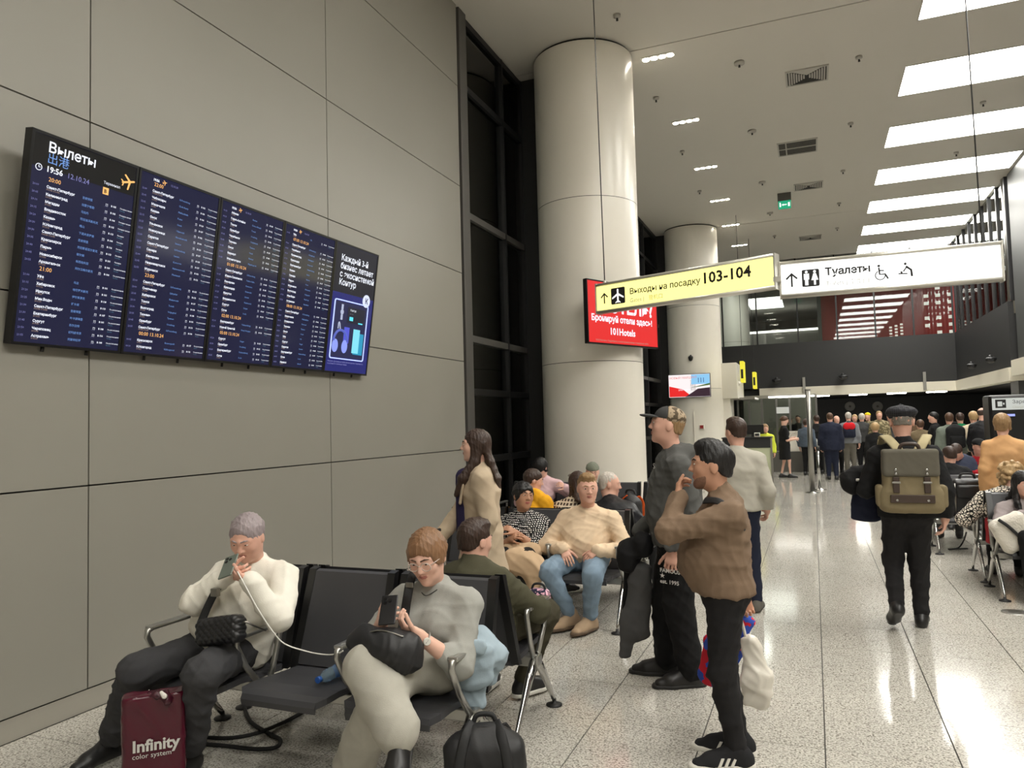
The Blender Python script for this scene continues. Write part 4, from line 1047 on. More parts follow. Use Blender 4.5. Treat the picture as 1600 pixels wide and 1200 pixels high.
# ------------------------------------------------------------------ cloth, skin and hair materials
def skin(name, rgb): return mat('skin_' + name, rgb, 0.5, var=0.06, vscale=18, bump=0.04, bscale=220, spec=0.35)
def cloth(name, rgb, rough=0.85, bump=0.12, bscale=260, var=0.10, vscale=14): return mat('cloth_' + name, rgb, rough, bump=bump, bscale=bscale, var=var, vscale=vscale, spec=0.2)
def hairm(name, rgb, rough=0.45): return mat('hair_' + name, rgb, rough, bump=0.5, bscale=70, var=0.35, vscale=60, stretch=(1.6, 1.6, 0.18), spec=0.4)
def pattern(name, kind, c1, c2, scale, rough=0.8):
    """printed cloth: dots, spots, plaid or camouflage patches"""
    if name in MATS: return MATS[name]
    m, nt, p = _new(name); N, L = nt.nodes, nt.links
    p.inputs['Roughness'].default_value = rough; p.inputs['Specular IOR Level'].default_value = 0.2
    tc = N.new('ShaderNodeTexCoord')
    rp = N.new('ShaderNodeValToRGB'); rp.color_ramp.interpolation = 'CONSTANT'
    a, b = lin(c1) + (1,), lin(c2) + (1,)
    if kind == 'dots':
        v = N.new('ShaderNodeTexVoronoi'); v.inputs['Scale'].default_value = scale; v.inputs['Randomness'].default_value = 0.15
        L.new(tc.outputs['Object'], v.inputs[0]); L.new(v.outputs['Distance'], rp.inputs[0])
        rp.color_ramp.elements[0].color = b; rp.color_ramp.elements[1].position = 0.36; rp.color_ramp.elements[1].color = a
    elif kind == 'leopard':
        v = N.new('ShaderNodeTexVoronoi'); v.inputs['Scale'].default_value = scale; v.feature = 'DISTANCE_TO_EDGE'
        n = N.new('ShaderNodeTexNoise'); n.inputs['Scale'].default_value = scale * 2.0
        mx = N.new('ShaderNodeMath'); mx.operation = 'MULTIPLY'
        L.new(tc.outputs['Object'], v.inputs[0]); L.new(tc.outputs['Object'], n.inputs[0])
        L.new(v.outputs['Distance'], mx.inputs[0]); L.new(n.outputs['Fac'], mx.inputs[1]); L.new(mx.outputs[0], rp.inputs[0])
        rp.color_ramp.elements[0].color = a; rp.color_ramp.elements[1].position = 0.055; rp.color_ramp.elements[1].color = b
    elif kind == 'plaid':
        w1 = N.new('ShaderNodeTexWave'); w1.inputs['Scale'].default_value = scale; w1.bands_direction = 'X'
        w2 = N.new('ShaderNodeTexWave'); w2.inputs['Scale'].default_value = scale; w2.bands_direction = 'Z'
        mx = N.new('ShaderNodeMath'); mx.operation = 'MAXIMUM'
        L.new(tc.outputs['Object'], w1.inputs[0]); L.new(tc.outputs['Object'], w2.inputs[0])
        L.new(w1.outputs['Fac'], mx.inputs[0]); L.new(w2.outputs['Fac'], mx.inputs[1]); L.new(mx.outputs[0], rp.inputs[0])
        rp.color_ramp.elements[0].color = b; rp.color_ramp.elements[1].position = 0.72; rp.color_ramp.elements[1].color = a
    else:
        n = N.new('ShaderNodeTexNoise'); n.inputs['Scale'].default_value = scale; n.inputs['Detail'].default_value = 2
        L.new(tc.outputs['Object'], n.inputs[0]); L.new(n.outputs['Fac'], rp.inputs[0])
        rp.color_ramp.elements[0].color = a; rp.color_ramp.elements[1].position = 0.5; rp.color_ramp.elements[1].color = b
    L.new(rp.outputs[0], p.inputs['Base Color'])
    MATS[name] = m
    return m
M_eye = mat('eye_white', (225, 220, 212), 0.25)
M_iris = mat('eye_iris', (38, 30, 26), 0.2)
M_lip = {}

# ------------------------------------------------------------------ skeletons
def frame_of(deg):
    """facing in degrees: 0 = down the hall (+Y), 90 = to the left wall, 180 = towards the camera"""
    a = math.radians(deg); F = V3(-math.sin(a), math.cos(a), 0); R = V3(math.cos(a), math.sin(a), 0)
    return F, R
def head_axes(deg, pitch=0.0, roll=0.0):
    """rows: right, forward, up of the head; pitch > 0 looks down"""
    F, R = frame_of(deg); U = V3(0, 0, 1); p = math.radians(pitch)
    F2 = F * math.cos(p) - U * math.sin(p); U2 = U * math.cos(p) + F * math.sin(p)
    r = math.radians(roll); R3 = R * math.cos(r) + U2 * math.sin(r); U3 = U2 * math.cos(r) - R * math.sin(r)
    return np.array([R3, F2, U3])
def ik(a, c, l1, l2, pole):
    """middle joint of a two-bone limb from a to c, bent towards pole; returns (mid, end)"""
    a, c = np.asarray(a, float), np.asarray(c, float); d = c - a; L = np.linalg.norm(d)
    if L > (l1 + l2) * 0.995: c = a + d / L * (l1 + l2) * 0.995; d = c - a; L = np.linalg.norm(d)
    x = (l1 * l1 - l2 * l2 + L * L) / (2 * L); h = math.sqrt(max(0, l1 * l1 - x * x)); n = d / L
    p = np.asarray(pole, float); p = unit(p - n * (p @ n))
    return a + n * x + p * h, c
def stand(base, deg, h=1.74, head_deg=None, pitch=0, roll=0, arms=None, step=0.0, spread=0.09, lean=0.0, wide=1.0, toe=None, foot_r=None, foot_l=None, poles=None):
    """upright figure; arms = {'r': (right, forward, up) of the wrist or None}"""
    F, R = frame_of(deg); U = V3(0, 0, 1); B = V3(*base); s = h / 1.74; J = {}
    L = lambda r, f, u: B + R * (r * s) + F * (f * s) + U * (u * s)
    J['pelvis'] = L(0, 0, 0.93); J['chest'] = L(0, lean * 0.4, 1.28); J['neck'] = L(0, lean * 0.6, 1.455); J['head'] = L(0, lean + 0.035, 1.632)
    for q, sg in (('r', 1), ('l', -1)):
        J['sh_' + q] = L(sg * 0.172 * wide, lean * 0.5, 1.365); J['hip_' + q] = L(sg * 0.082, 0, 0.91)
        f = step * sg
        an = (foot_r if q == 'r' else foot_l)
        an = L(sg * spread, f, 0.085) if an is None else L(*an)
        J['an_' + q] = an
        J['kn_' + q], J['an_' + q] = ik(J['hip_' + q], an, 0.418 * s, 0.413 * s, F)
        w = (arms or {}).get(q)
        if w is None: w = (sg * 0.245 * wide, 0.06, 0.84)
        tgt = L(*w) if len(w) == 3 else np.array(w[:3])
        pole = -F * 0.8 - U * 0.3 + R * (sg * 0.28) if not (poles or {}).get(q) else L(*poles[q]) - B
        J['el_' + q], J['wr_' + q] = ik(J['sh_' + q], tgt, 0.295 * s, 0.255 * s, pole)
        J['toe_' + q] = unit(F + R * (0.18 * sg)) if toe is None else unit(toe)
        J['hand_' + q] = unit(J['wr_' + q] - J['el_' + q])
    J['F'], J['R'], J['s'] = F, R, s
    J['H'] = head_axes(deg if head_deg is None else head_deg, pitch, roll); J['base'] = B
    return J
def sit(hip, deg, h=1.70, head_deg=None, pitch=0, roll=0, lean=0.0, arms=None, knees=None, ankles=None, head=None, wide=1.0, neck=None, floor=0.0, poles=None):
    """seated figure; hip = midpoint of the hip joints. arms/knees/ankles: world points by side"""
    F, R = frame_of(deg); U = V3(0, 0, 1); B = V3(*hip); s = h / 1.74; J = {}
    L = lambda r, f, u: B + R * (r * s) + F * (f * s) + U * (u * s)
    J['pelvis'] = L(0, -0.02, 0.02); J['chest'] = L(0, lean * 0.6 - 0.02, 0.33)
    J['neck'] = L(0, lean, 0.52) if neck is None else np.array(neck, float)
    J['head'] = L(0, lean + 0.04, 0.67) if head is None else np.array(head, float)
    if neck is not None: J['chest'] = J['pelvis'] * 0.4 + J['neck'] * 0.6 - F * 0.02
    for q, sg in (('r', 1), ('l', -1)):
        top = J['neck'] - U * (0.09 * s)
        J['sh_' + q] = top + R * (sg * 0.172 * wide * s); J['hip_' + q] = L(sg * 0.09, 0, 0)
        kn = (knees or {}).get(q); an = (ankles or {}).get(q)
        kn = L(sg * 0.12, 0.43, 0.04) if kn is None else np.array(kn, float)
        an = V3(kn[0], kn[1], floor + 0.085) + F * 0.02 if an is None else np.array(an, float)
        J['kn_' + q], J['an_' + q] = kn, an
        w = (arms or {}).get(q)
        tgt = L(sg * 0.12, 0.28, 0.12) if w is None else np.array(w, float)
        pole = -F * 0.3 - U * 0.6 + R * (sg * 0.7) if not (poles or {}).get(q) else L(*poles[q]) - B
        J['el_' + q], J['wr_' + q] = ik(J['sh_' + q], tgt, 0.295 * s, 0.255 * s, pole)
        J['toe_' + q] = unit(F + R * (0.15 * sg)); J['hand_' + q] = unit(J['wr_' + q] - J['el_' + q])
    J['F'], J['R'], J['s'] = F, R, s
    J['H'] = head_axes(deg if head_deg is None else head_deg, pitch, roll); J['base'] = V3(B[0], B[1], floor)
    return J

# ------------------------------------------------------------------ heads and hands
def head_prims(C, H, hh, ear=True, jaw=1.0):
    """head in units of its height hh: x right, y forward, z up"""
    W = lambda x, y, z: C + (H[0] * x + H[1] * y + H[2] * z) * hh
    E = lambda c, r: Ell(W(*c), np.array(r) * hh, H)
    pr = [(E((0, -0.07, 0.13), (0.325, 0.40, 0.37)), 0.02), (E((0, 0.10, -0.10), (0.265 * jaw, 0.27, 0.34)), 0.05 * hh * 4),
          (E((0, 0.13, -0.32), (0.19 * jaw, 0.19, 0.15)), 0.14 * hh), (E((0, 0.275, -0.425), (0.085 * jaw, 0.07, 0.065)), 0.10 * hh)]
    for s in (-1, 1):
        pr.append((E((s * 0.165, 0.235, -0.10), (0.09, 0.08, 0.09)), 0.10 * hh))          # cheeks
        pr.append((Cone(W(0, 0.355, 0.10), W(s * 0.19, 0.285, 0.105), 0.045 * hh, 0.035 * hh), 0.06 * hh))   # brow
    sub = [E((s * 0.13, 0.43, 0.035), (0.085, 0.10, 0.055)) for s in (-1, 1)]
    fine = [(Cone(W(0, 0.360, 0.06), W(0, 0.440, -0.095), 0.028 * hh, 0.045 * hh), 0.05 * hh)]
    for s in (-1, 1):
        fine.append((Ell(W(s * 0.050, 0.385, -0.115), np.array((0.038, 0.05, 0.034)) * hh, H), 0.03 * hh))
        fine.append((E((s * 0.13, 0.305, 0.035), (0.07, 0.06, 0.055)), 0.02 * hh))      # lids over the eyeball
        if ear:
            fine.append((E((s * 0.335, -0.05, -0.03), (0.035, 0.085, 0.125)), 0.02 * hh))
    fine.append((Cone(W(-0.085, 0.335, -0.235), W(0.085, 0.335, -0.235), 0.024 * hh, 0.024 * hh), 0.02 * hh))
    fine.append((E((0, 0.36, -0.225), (0.055, 0.035, 0.022)), 0.02 * hh))
    fine.append((E((0, 0.355, -0.268), (0.06, 0.035, 0.026)), 0.02 * hh))
    return pr, sub, fine, W
def hand_prims(wr, d, n, thumb, s=1.0, curl=(35, 40, 25), spread=0.06, thumb_curl=25, thumb_out=40):
    """d: wrist to knuckles, n: palm side (fingers curl towards it), thumb: thumb side"""
    d = unit(d); n = unit(n - d * (np.asarray(n) @ d)); t = np.cross(n, d); t = t if t @ np.asarray(thumb) > 0 else -t
    P = []
    P.append((Cone(wr + d * 0.015 * s, wr + d * 0.078 * s, (0.030 * s, 0.018 * s), (0.041 * s, 0.015 * s), t), 0.012))
    P.append((Ell(wr + d * 0.03 * s + t * 0.026 * s + n * 0.008 * s, (0.016 * s, 0.028 * s, 0.017 * s), np.array([t, d, n])), 0.012))
    for i, (off, ln) in enumerate(((0.030, 0.080), (0.010, 0.090), (-0.011, 0.084), (-0.030, 0.066))):
        b = wr + d * (0.082 - 0.004 * abs(i - 1.2)) * s + t * off * s
        dirv = unit(d + t * spread * (1.5 - i)); a = 0.0; r = 0.0092 - 0.0006 * (i == 3)
        for j, fr in enumerate((0.46, 0.30, 0.24)):
            a += math.radians(curl[j])
            v = dirv * math.cos(a) + n * math.sin(a)
            e = b + v * ln * fr * s
            P.append((Cone(b, e, r * s, (r - 0.0007) * s), 0.004)); b = e; r -= 0.0007
    b = wr + d * 0.028 * s + t * 0.030 * s
    a = math.radians(thumb_out); c = math.radians(thumb_curl)
    v = unit(d * math.cos(a) + t * math.sin(a) + n * 0.25); e = b + v * 0.042 * s; P.append((Cone(b, e, 0.0125 * s, 0.0108 * s), 0.008))
    v2 = unit(v * math.cos(c) + (n * 0.6 + d * 0.5) * math.sin(c)); e2 = e + v2 * 0.032 * s; P.append((Cone(e, e2, 0.0105 * s, 0.0095 * s), 0.004))
    v3 = unit(v2 * math.cos(c) + (n * 0.6 + d * 0.4) * math.sin(c)); P.append((Cone(e2, e2 + v3 * 0.026 * s, 0.0095 * s, 0.0085 * s), 0.004))
    return P
def hair_prims(style, W, H, hh, p):
    """add / subtract lists in head units"""
    E = lambda c, r: Ell(W(*c), np.array(r) * hh, H)
    v = p.get('vol', 0.04); add = [(E((0, -0.08, 0.14), (0.325 + v, 0.40 + v, 0.365 + v)), 0.05 * hh)]; sub = []
    fl = p.get('line', 0.30)                # hairline height in front
    sub.append(E((0, 0.50, fl - 0.55), (0.42, 0.33, 0.53)))
    sub.append(E((0, 0.40, -0.2), (0.33, 0.30, 0.36)))
    nape = p.get('nape', -0.29)
    if style in ('short', 'bald'):
        for s in (-1, 1): sub.append(E((s * 0.42, 0.02, -0.16), (0.16, 0.17, 0.24)))
        sub.append(Half(W(0, 0, nape), -H[2]))
        sub.append(Half(W(0, 0.05, -0.02), -H[2] * 0.9 + H[1] * 0.55))
        if style == 'short': add.append((E((0, -0.20, -0.10), (0.265 + v, 0.225 + v, 0.27)), 0.06 * hh))
        if p.get('top'): add.append((E((p.get('part', 0), 0.06, 0.40 + p['top'] * 0.3), (0.25, 0.32, 0.12 + p['top'])), 0.1 * hh))
        if style == 'bald':
            sub.append(E((0, 0.05, 0.50), (0.33, 0.50, 0.36)))
    elif style == 'bob':
        dn = p.get('down', 0.45)
        for s in (-1, 1):
            add.append((Cone(W(s * 0.26, 0.0, 0.10), W(s * 0.30, 0.06, 0.10 - dn), (0.10 * hh, 0.20 * hh), (0.06 * hh, 0.16 * hh), H[0]), 0.08 * hh))
        add.append((Cone(W(0, -0.30, 0.05), W(0, -0.30, -dn + 0.1), (0.30 * hh, 0.14 * hh), (0.25 * hh, 0.10 * hh), H[0]), 0.1 * hh))
        if p.get('fringe'):
            for s in (-1, 0.0, 1): add.append((E((s * 0.14 + p.get('part', 0), 0.30, 0.23), (0.13, 0.08, 0.12)), 0.06 * hh))
    elif style == 'long':
        dn = p.get('down', 1.5); bk = p.get('back', 0.0)
        for s in (-1, 1):
            add.append((Cone(W(s * 0.25, -0.06, 0.05), W(s * 0.28, -0.02, -0.5), (0.11 * hh, 0.2 * hh), (0.12 * hh, 0.17 * hh), H[0]), 0.08 * hh))
            add.append((Cone(W(s * 0.28, -0.02, -0.5), W(s * 0.38, 0.36, -0.5 - (dn - 0.5) * 0.5), (0.12 * hh, 0.17 * hh), (0.11 * hh, 0.16 * hh), H[0]), 0.08 * hh))
            add.append((Cone(W(s * 0.38, 0.36, -0.5 - (dn - 0.5) * 0.5), W(s * 0.36, 0.56, -dn), (0.11 * hh, 0.16 * hh), (0.06 * hh, 0.08 * hh), H[0]), 0.08 * hh))
        add.append((Cone(W(0, -0.30, 0.05), W(0, -0.42 + bk, -0.5), (0.32 * hh, 0.15 * hh), (0.34 * hh, 0.14 * hh), H[0]), 0.1 * hh))
        add.append((Cone(W(0, -0.42 + bk, -0.5), W(0, -0.66 + bk, -0.5 - (dn - 0.5) * 0.5), (0.34 * hh, 0.14 * hh), (0.36 * hh, 0.12 * hh), H[0]), 0.1 * hh))
        add.append((Cone(W(0, -0.66 + bk, -0.5 - (dn - 0.5) * 0.5), W(0, -0.74 + bk, -dn), (0.36 * hh, 0.12 * hh), (0.22 * hh, 0.06 * hh), H[0]), 0.1 * hh))
    elif style == 'tied':
        sub.append(Half(W(0, 0, nape), -H[2]))
        for s in (-1, 1): sub.append(E((s * 0.44, 0.06, -0.16), (0.14, 0.15, 0.22)))
        sub.append(Half(W(0, 0.06, -0.05), -H[2] * 0.9 + H[1] * 0.5))
        add.append((E((0, -0.52, p.get('bun', 0.1)), (0.13, 0.12, 0.13)), 0.05 * hh))
    elif style == 'curly':
        rs = np.random.RandomState(p.get('seed', 1))
        for _ in range(60):
            a = rs.rand() * 6.28; z = rs.uniform(-0.45, 0.55); rad = math.sqrt(max(0.02, 1 - (z / 0.62) ** 2)) * 0.47
            y = -0.10 + math.sin(a) * rad
            if y > 0.2 and z < 0.25: continue
            add.append((E((math.cos(a) * rad * 0.95, y, z), (0.11, 0.11, 0.10)), 0.03 * hh))
    return add, sub
RES = {0: (0.0046, 0.0036, 0.011, 0.007), 1: (0.0075, 0.006, 0.016, 0.011), 2: (0.014, 0.012, 0.026, 0.018)}
def torso(J, g=1.0, belly=0.0, bust=0.0, grow=0.0):
    s = J['s'] * 1.0; R = unit(J['sh_r'] - J['sh_l']); F = J['F']; pel, ch, nk = J['pelvis'], J['chest'], J['neck']
    ax = unit(nk - pel); Fw = unit(np.cross(ax, R)); Fw = Fw if Fw @ F > 0 else -Fw
    w = pel * 0.5 + ch * 0.5
    q = lambda a, b: (a * s * g + grow, b * s * g + grow)
    P = [(Cone(pel, w, q(0.165, 0.120), q(0.150, 0.110), R), 0.05), (Cone(w, ch, q(0.150, 0.110), q(0.165, 0.118), R), 0.05),
         (Cone(ch, nk - ax * 0.095 * s, q(0.165, 0.118), q(0.105, 0.070), R), 0.05)]
    for k in 'rl':
        P.append((Cone(nk - ax * 0.035 * s, J['sh_' + k], 0.050 * s + grow, 0.050 * s * (0.5 + 0.5 * g) + grow), 0.05))
    if belly: P.append((Ell(w - ax * 0.02 + Fw * (0.05 + belly * 0.5) * s, np.array((0.14 * g, 0.09 + belly * 0.6, 0.15)) * s + grow, np.array([R, Fw, ax])), 0.08))
    if bust:
        for k in (-1, 1): P.append((Ell(ch + R * 0.075 * k * s + Fw * (0.085 + bust * 0.3) * s - ax * 0.02, np.array((0.075, 0.06 + bust * 0.4, 0.075)) * s * g + grow, np.array([R, Fw, ax])), 0.06))
    return P, R, Fw, ax
def arm(J, k, grow=0.0, g=1.0, to=2.0):
    s = J['s']; a, b, c = J['sh_' + k], J['el_' + k], J['wr_' + k]; P = []
    m = a + (b - a) * min(1, to)
    P.append((Cone(a, m, 0.051 * s * g + grow, (0.051 - 0.009 * min(1, to)) * s * g + grow), 0.03))
    if to > 1:
        e = b + (c - b) * (to - 1)
        P.append((Cone(b, e, 0.042 * s * g + grow, (0.042 - 0.011 * (to - 1)) * s * g + grow), 0.025))
    return P
def leg(J, k, grow=0.0, g=1.0, wide=0.0, to=2.0):
    s = J['s']; a, b, c = J['hip_' + k], J['kn_' + k], J['an_' + k]
    P = [(Cone(a, b, 0.086 * s * g + grow, 0.060 * s * (0.4 + 0.6 * g) + grow + wide * 0.5), 0.035)]
    if to > 1:
        e = b + (c - b) * (to - 1)
        P.append((Cone(b, e, 0.060 * s * (0.4 + 0.6 * g) + grow + wide * 0.5, (0.060 - 0.018 * (to - 1)) * s + grow + wide), 0.03))
    return P
def make_person(label, J, top, bottom, shoes, hair, skin_m, group=None, hh=0.236, g=1.0, belly=0.0, bust=0.0, detail=0, hat=None, beard=None,
                hands=None, face=True, sleeve=2.0, lipc=(176, 112, 100), name='person', jaw=1.0, browc=None, closed=0.0, legs_bare=False, cat='person'):
    rh, rw, rc, rs = RES[detail]
    B = V3(J['base'][0], J['base'][1], J['base'][2]); root = thing(name, B, label, cat, group)
    s = J['s']; C, H = J['head'], J['H']; U = V3(0, 0, 1)
    # --- body: head, neck, hands, forearms and the trunk that carries them, one mesh
    pr, sub, fine, W = head_prims(C, H, hh, ear=not (hair or {}).get('cover_ears', False), jaw=jaw)
    nk = [(Cone(J['neck'] - unit(J['neck'] - J['pelvis']) * 0.03, W(0, -0.10, -0.30), 0.057 * s * (0.7 + 0.3 * g), 0.052 * s * (0.7 + 0.3 * g)), 0.05)]
    P0, Q0 = surface(pr + nk, rh, 0.02)
    if face and detail < 2:
        P1, Q1 = surface(pr + nk + fine, rh, 0.02, sub=sub if False else (), ksub=0.01)
        P0, Q0 = P1, Q1
    elif face:
        P0, Q0 = surface(pr + nk + fine[:1], rh, 0.02)
    mats = [skin_m]; ctr = P0[Q0].mean(1); loc = (ctr - C) @ H.T / hh
    mi = np.zeros(len(Q0), int)
    if face:
        lm = mat('lips_%d_%d_%d' % lipc, lipc, 0.4); mats.append(lm)
        lip = (np.abs(loc[:, 0]) < 0.095 - 0.9 * np.abs(loc[:, 2] + 0.245)) & (np.abs(loc[:, 2] + 0.245) < 0.036) & (loc[:, 1] > 0.25)
        mi[lip] = 1
    VV, QQ, MI = [P0], [Q0], [mi]; off = len(P0)
    core, _, _, _ = torso(J, g * 0.86); 
    for k in 'rl':
        core += arm(J, k, -0.006, 0.9, 2.0 if sleeve >= 2 else 2.0); core += leg(J, k, -0.012, 0.92)
    hs = hands or {}
    for k in 'rl':
        hd = hs.get(k, {})
        if hd is None: continue
        sg = 1 if k == 'r' else -1
        d = hd.get('d', J['hand_' + k]); nrm = hd.get('n', -J['R'] * sg); th = hd.get('t', J['F'])
        hp = hand_prims(J['wr_' + k], d, np.asarray(nrm, float), np.asarray(th, float), s=hd.get('s', s * 0.98), curl=hd.get('curl', (28, 35, 22)), spread=hd.get('spread', 0.06),
                        thumb_curl=hd.get('tc', 25), thumb_out=hd.get('to', 38))
        fa = J['wr_' + k] + (J['el_' + k] - J['wr_' + k]) * min(1.0, (0.25 if sleeve >= 2 else 1.15))
        hp.append((Cone(J['wr_' + k] + unit(d) * 0.02, J['wr_' + k], 0.026 * s, 0.0285 * s), 0.015)); hp.append((Cone(J['wr_' + k], fa, 0.0285 * s, (0.033 if sleeve >= 2 else 0.046) * s), 0.015))
        Ph, Qh = surface(hp, rw, 0.006)
        VV.append(Ph); QQ.append(Qh + off); MI.append(np.zeros(len(Qh), int)); off += len(Ph)
    rcore = rc * 1.6
    if legs_bare: rcore = rc
    Pc, Qc = surface(core, rcore, 0.03)
    VV.append(Pc); QQ.append(Qc + off); MI.append(np.zeros(len(Qc), int))
    qmesh('body', np.concatenate(VV), np.concatenate(QQ), mats, root, np.concatenate(MI), base=B)
    # --- eyes and brows
    if face and detail < 2:
        for sg in (-1, 1):
            e = MB(); c0 = W(sg * 0.13, 0.318, 0.03)
            Pe, Qe = surface([Ell(W(sg * 0.13, 0.336, 0.032), np.array((0.056, 0.046, 0.022 * (1 - closed))) * hh, H)], rh * 0.45, 0.002)
            lo = (Pe[Qe].mean(1) - W(sg * 0.13, 0.336, 0.032)) @ H.T / hh
            if len(Qe): qmesh('eye', Pe, Qe, [M_eye, M_iris], root, (np.hypot(lo[:, 0], lo[:, 2]) < 0.024).astype(int), base=B)
            bm = hair['mat'] if browc is None else browc
            Pb, Qb = surface([Cone(W(sg * 0.05, 0.395, 0.118), W(sg * 0.13, 0.375, 0.142), 0.017 * hh, 0.016 * hh), Cone(W(sg * 0.13, 0.375, 0.142), W(sg * 0.21, 0.305, 0.115), 0.016 * hh, 0.009 * hh)], rh * 0.5, 0.004)
            if len(Qb): qmesh('eyebrow', Pb, Qb, bm, root, base=B)
    # --- hair, beard, hat
    if hair:
        ad, sb = hair_prims(hair['style'], W, H, hh, hair)
        Ph, Qh = surface(ad, rh * 1.15, 0.02, sub=sb, ksub=0.045 * hh)
        if detail < 2: Ph = folds(Ph, Qh, hair.get('fold', 0.004), hair.get('freq', 110), 3, vertical=1.2)
        if len(Qh): qmesh('hair', Ph, Qh, hair['mat'], root, base=B)
    if beard is not None:
        ad = [(p.grow(0.0035), k) for p, k in pr[1:4]]
        sb = [Ell(W(0, 0.46, -0.22), np.array((0.17, 0.25, 0.13)) * hh, H), Half(W(0, 0.1, -0.16), H[2] + H[1] * 0.5), Half(W(0, -0.14, 0), -H[1])]
        Ph, Qh = surface(ad, rh, 0.02, sub=sb, ksub=0.006)
        if len(Qh): qmesh('beard', Ph, Qh, beard, root, base=B)
    # --- upper garment
    if top:
        fit = top.get('fit', 0.014); T, R, Fw, ax = torso(J, g, belly, bust, fit)
        P = list(T)
        if sleeve > 0:
            for k in 'rl': P += arm(J, k, fit + top.get('sleeve_fit', 0.0), g * 0.5 + 0.5, sleeve)
        if top.get('collar', True):
            nd = unit(W(0, -0.10, -0.30) - J['neck'])
            P.append((Cone(J['neck'] - nd * 0.05, J['neck'] + nd * top.get('collar_up', 0.006), 0.078 * s, 0.064 * s * (0.75 + 0.25 * g)), 0.02))
        sb = []
        ln = top.get('length')
        if ln is not None:            # hem below the pelvis (standing figures)
            hem = J['pelvis'] - U * ln; fl = top.get('flare', 0.0)
            P.append((Cone(J['pelvis'], hem - U * 0.05, (0.170 * s * g + fit, 0.126 * s * g + fit), (0.172 * s * g + fit + fl, 0.130 * s * g + fit + fl), R), 0.05))
            sb.append(Half(hem, -U))
        for q in top.get('extra', []): P.append(q)
        Ph, Qh = surface(P, rc, 0.03, sub=sb, ksub=0.008)
        Ph = folds(Ph, Qh, top.get('fold', 0.006) * (1.45 if detail == 0 else 1.15), top.get('freq', 34), top.get('seed', 1))
        qmesh(top.get('name', 'sweater'), Ph, Qh, top['mat'], root, base=B)
    # --- trousers / skirt
    if bottom:
        fit = bottom.get('fit', 0.012); R = unit(J['hip_r'] - J['hip_l']); P = []
        hipc = (J['hip_r'] + J['hip_l']) / 2; gg = bottom.get('g', g)
        P.append((Cone(hipc, J['pelvis'] + unit(J['chest'] - J['pelvis']) * 0.07, (0.165 * s * gg + fit, 0.118 * s * gg + fit), (0.155 * s * gg + fit, 0.112 * s * gg + fit), R), 0.04))
        for k in 'rl': P += leg(J, k, fit, gg, bottom.get('wide', 0.0), bottom.get('to', 1.96))
        for q in bottom.get('extra', []): P.append(q)
        Ph, Qh = surface(P, rc, 0.03, sub=bottom.get('sub', ()), ksub=0.008)
        Ph = folds(Ph, Qh, bottom.get('fold', 0.006) * (1.35 if detail == 0 else 1.1), bottom.get('freq', 30), bottom.get('seed', 2))
        qmesh(bottom.get('name', 'trousers'), Ph, Qh, bottom['mat'], root, base=B)
    # --- shoes
    if shoes:
        for k in 'rl':
            shoe(J['an_' + k], J['toe_' + k], shoes, root, B, rs, s * shoes.get('scale', 1.0), up=J.get('up_' + k))
    if hat is not None: hat(root, W, H, hh, B, rh)
    root_info[root.name] = (W, H, hh, J)
    return root
root_info = {}
def shoe(an, toe, sp, root, B, res, s=1.0, up=None):
    T = unit(toe); U = unit(V3(0, 0, 1) if up is None else up); T = unit(T - U * (T @ U)); S = np.cross(T, U)
    z = an - U * 0.085 * s; heel = z - T * 0.045 * s; ball = z + T * 0.125 * s; tip = z + T * 0.19 * s
    hgt = sp.get('ankle', 0.0)
    P = [(Cone(heel + U * 0.035 * s, ball + U * 0.034 * s, (0.037 * s, 0.05 * s), (0.048 * s, 0.042 * s), S), 0.02), (Cone(ball + U * 0.032 * s, tip + U * 0.026 * s, (0.047 * s, 0.036 * s), (0.036 * s, 0.028 * s), S), 0.02),
         (Cone(heel + T * 0.02 * s + U * 0.05 * s, an + U * (0.0 + hgt), 0.044 * s, 0.046 * s), 0.03), (Cone(an + U * 0.0, ball + U * 0.045 * s, 0.042 * s, 0.032 * s), 0.03)]
    low = [Half(z + U * 0.004, -U)]
    P1, Q1 = surface(P, res, 0.02, sub=low, ksub=0.004)
    o = qmesh('shoe', P1, Q1, sp['mat'], root, base=B)
    if sp.get('sole'):
        P2 = [(Cone(heel + U * 0.012 * s, ball + U * 0.012 * s, (0.043 * s, 0.06 * s), (0.053 * s, 0.06 * s), S), 0.02), (Cone(ball + U * 0.012 * s, tip + U * 0.012 * s + T * 0.006, (0.052 * s, 0.06 * s), (0.040 * s, 0.05 * s), S), 0.02)]
        h = sp.get('sole_h', 0.026)
        Ps, Qs = surface(P2, res, 0.02, sub=[Half(z, -U), Half(z + U * h * s, U)], ksub=0.005)
        so = qmesh('sole', Ps, Qs, sp['sole'], None, base=B); so.location = (0, 0, 0); so.parent = o
    if sp.get('stripes'):
        for i in range(3):
            for sg in (-1, 1):
                m = MB()
                c = z + T * (0.02 + 0.03 * i) * s + U * 0.05 * s
                a = c + S * sg * 0.049 * s - U * 0.018 * s + T * 0.02; b = c + S * sg * 0.042 * s + U * 0.018 * s
                m.slab([a - T * 0.007, a + T * 0.007, b + T * 0.007, b - T * 0.007], tuple(S * sg * 0.006))
                st = m.build('stripe', sp['stripes'], None, loc=tuple(B)); st.location = (0, 0, 0); st.parent = o

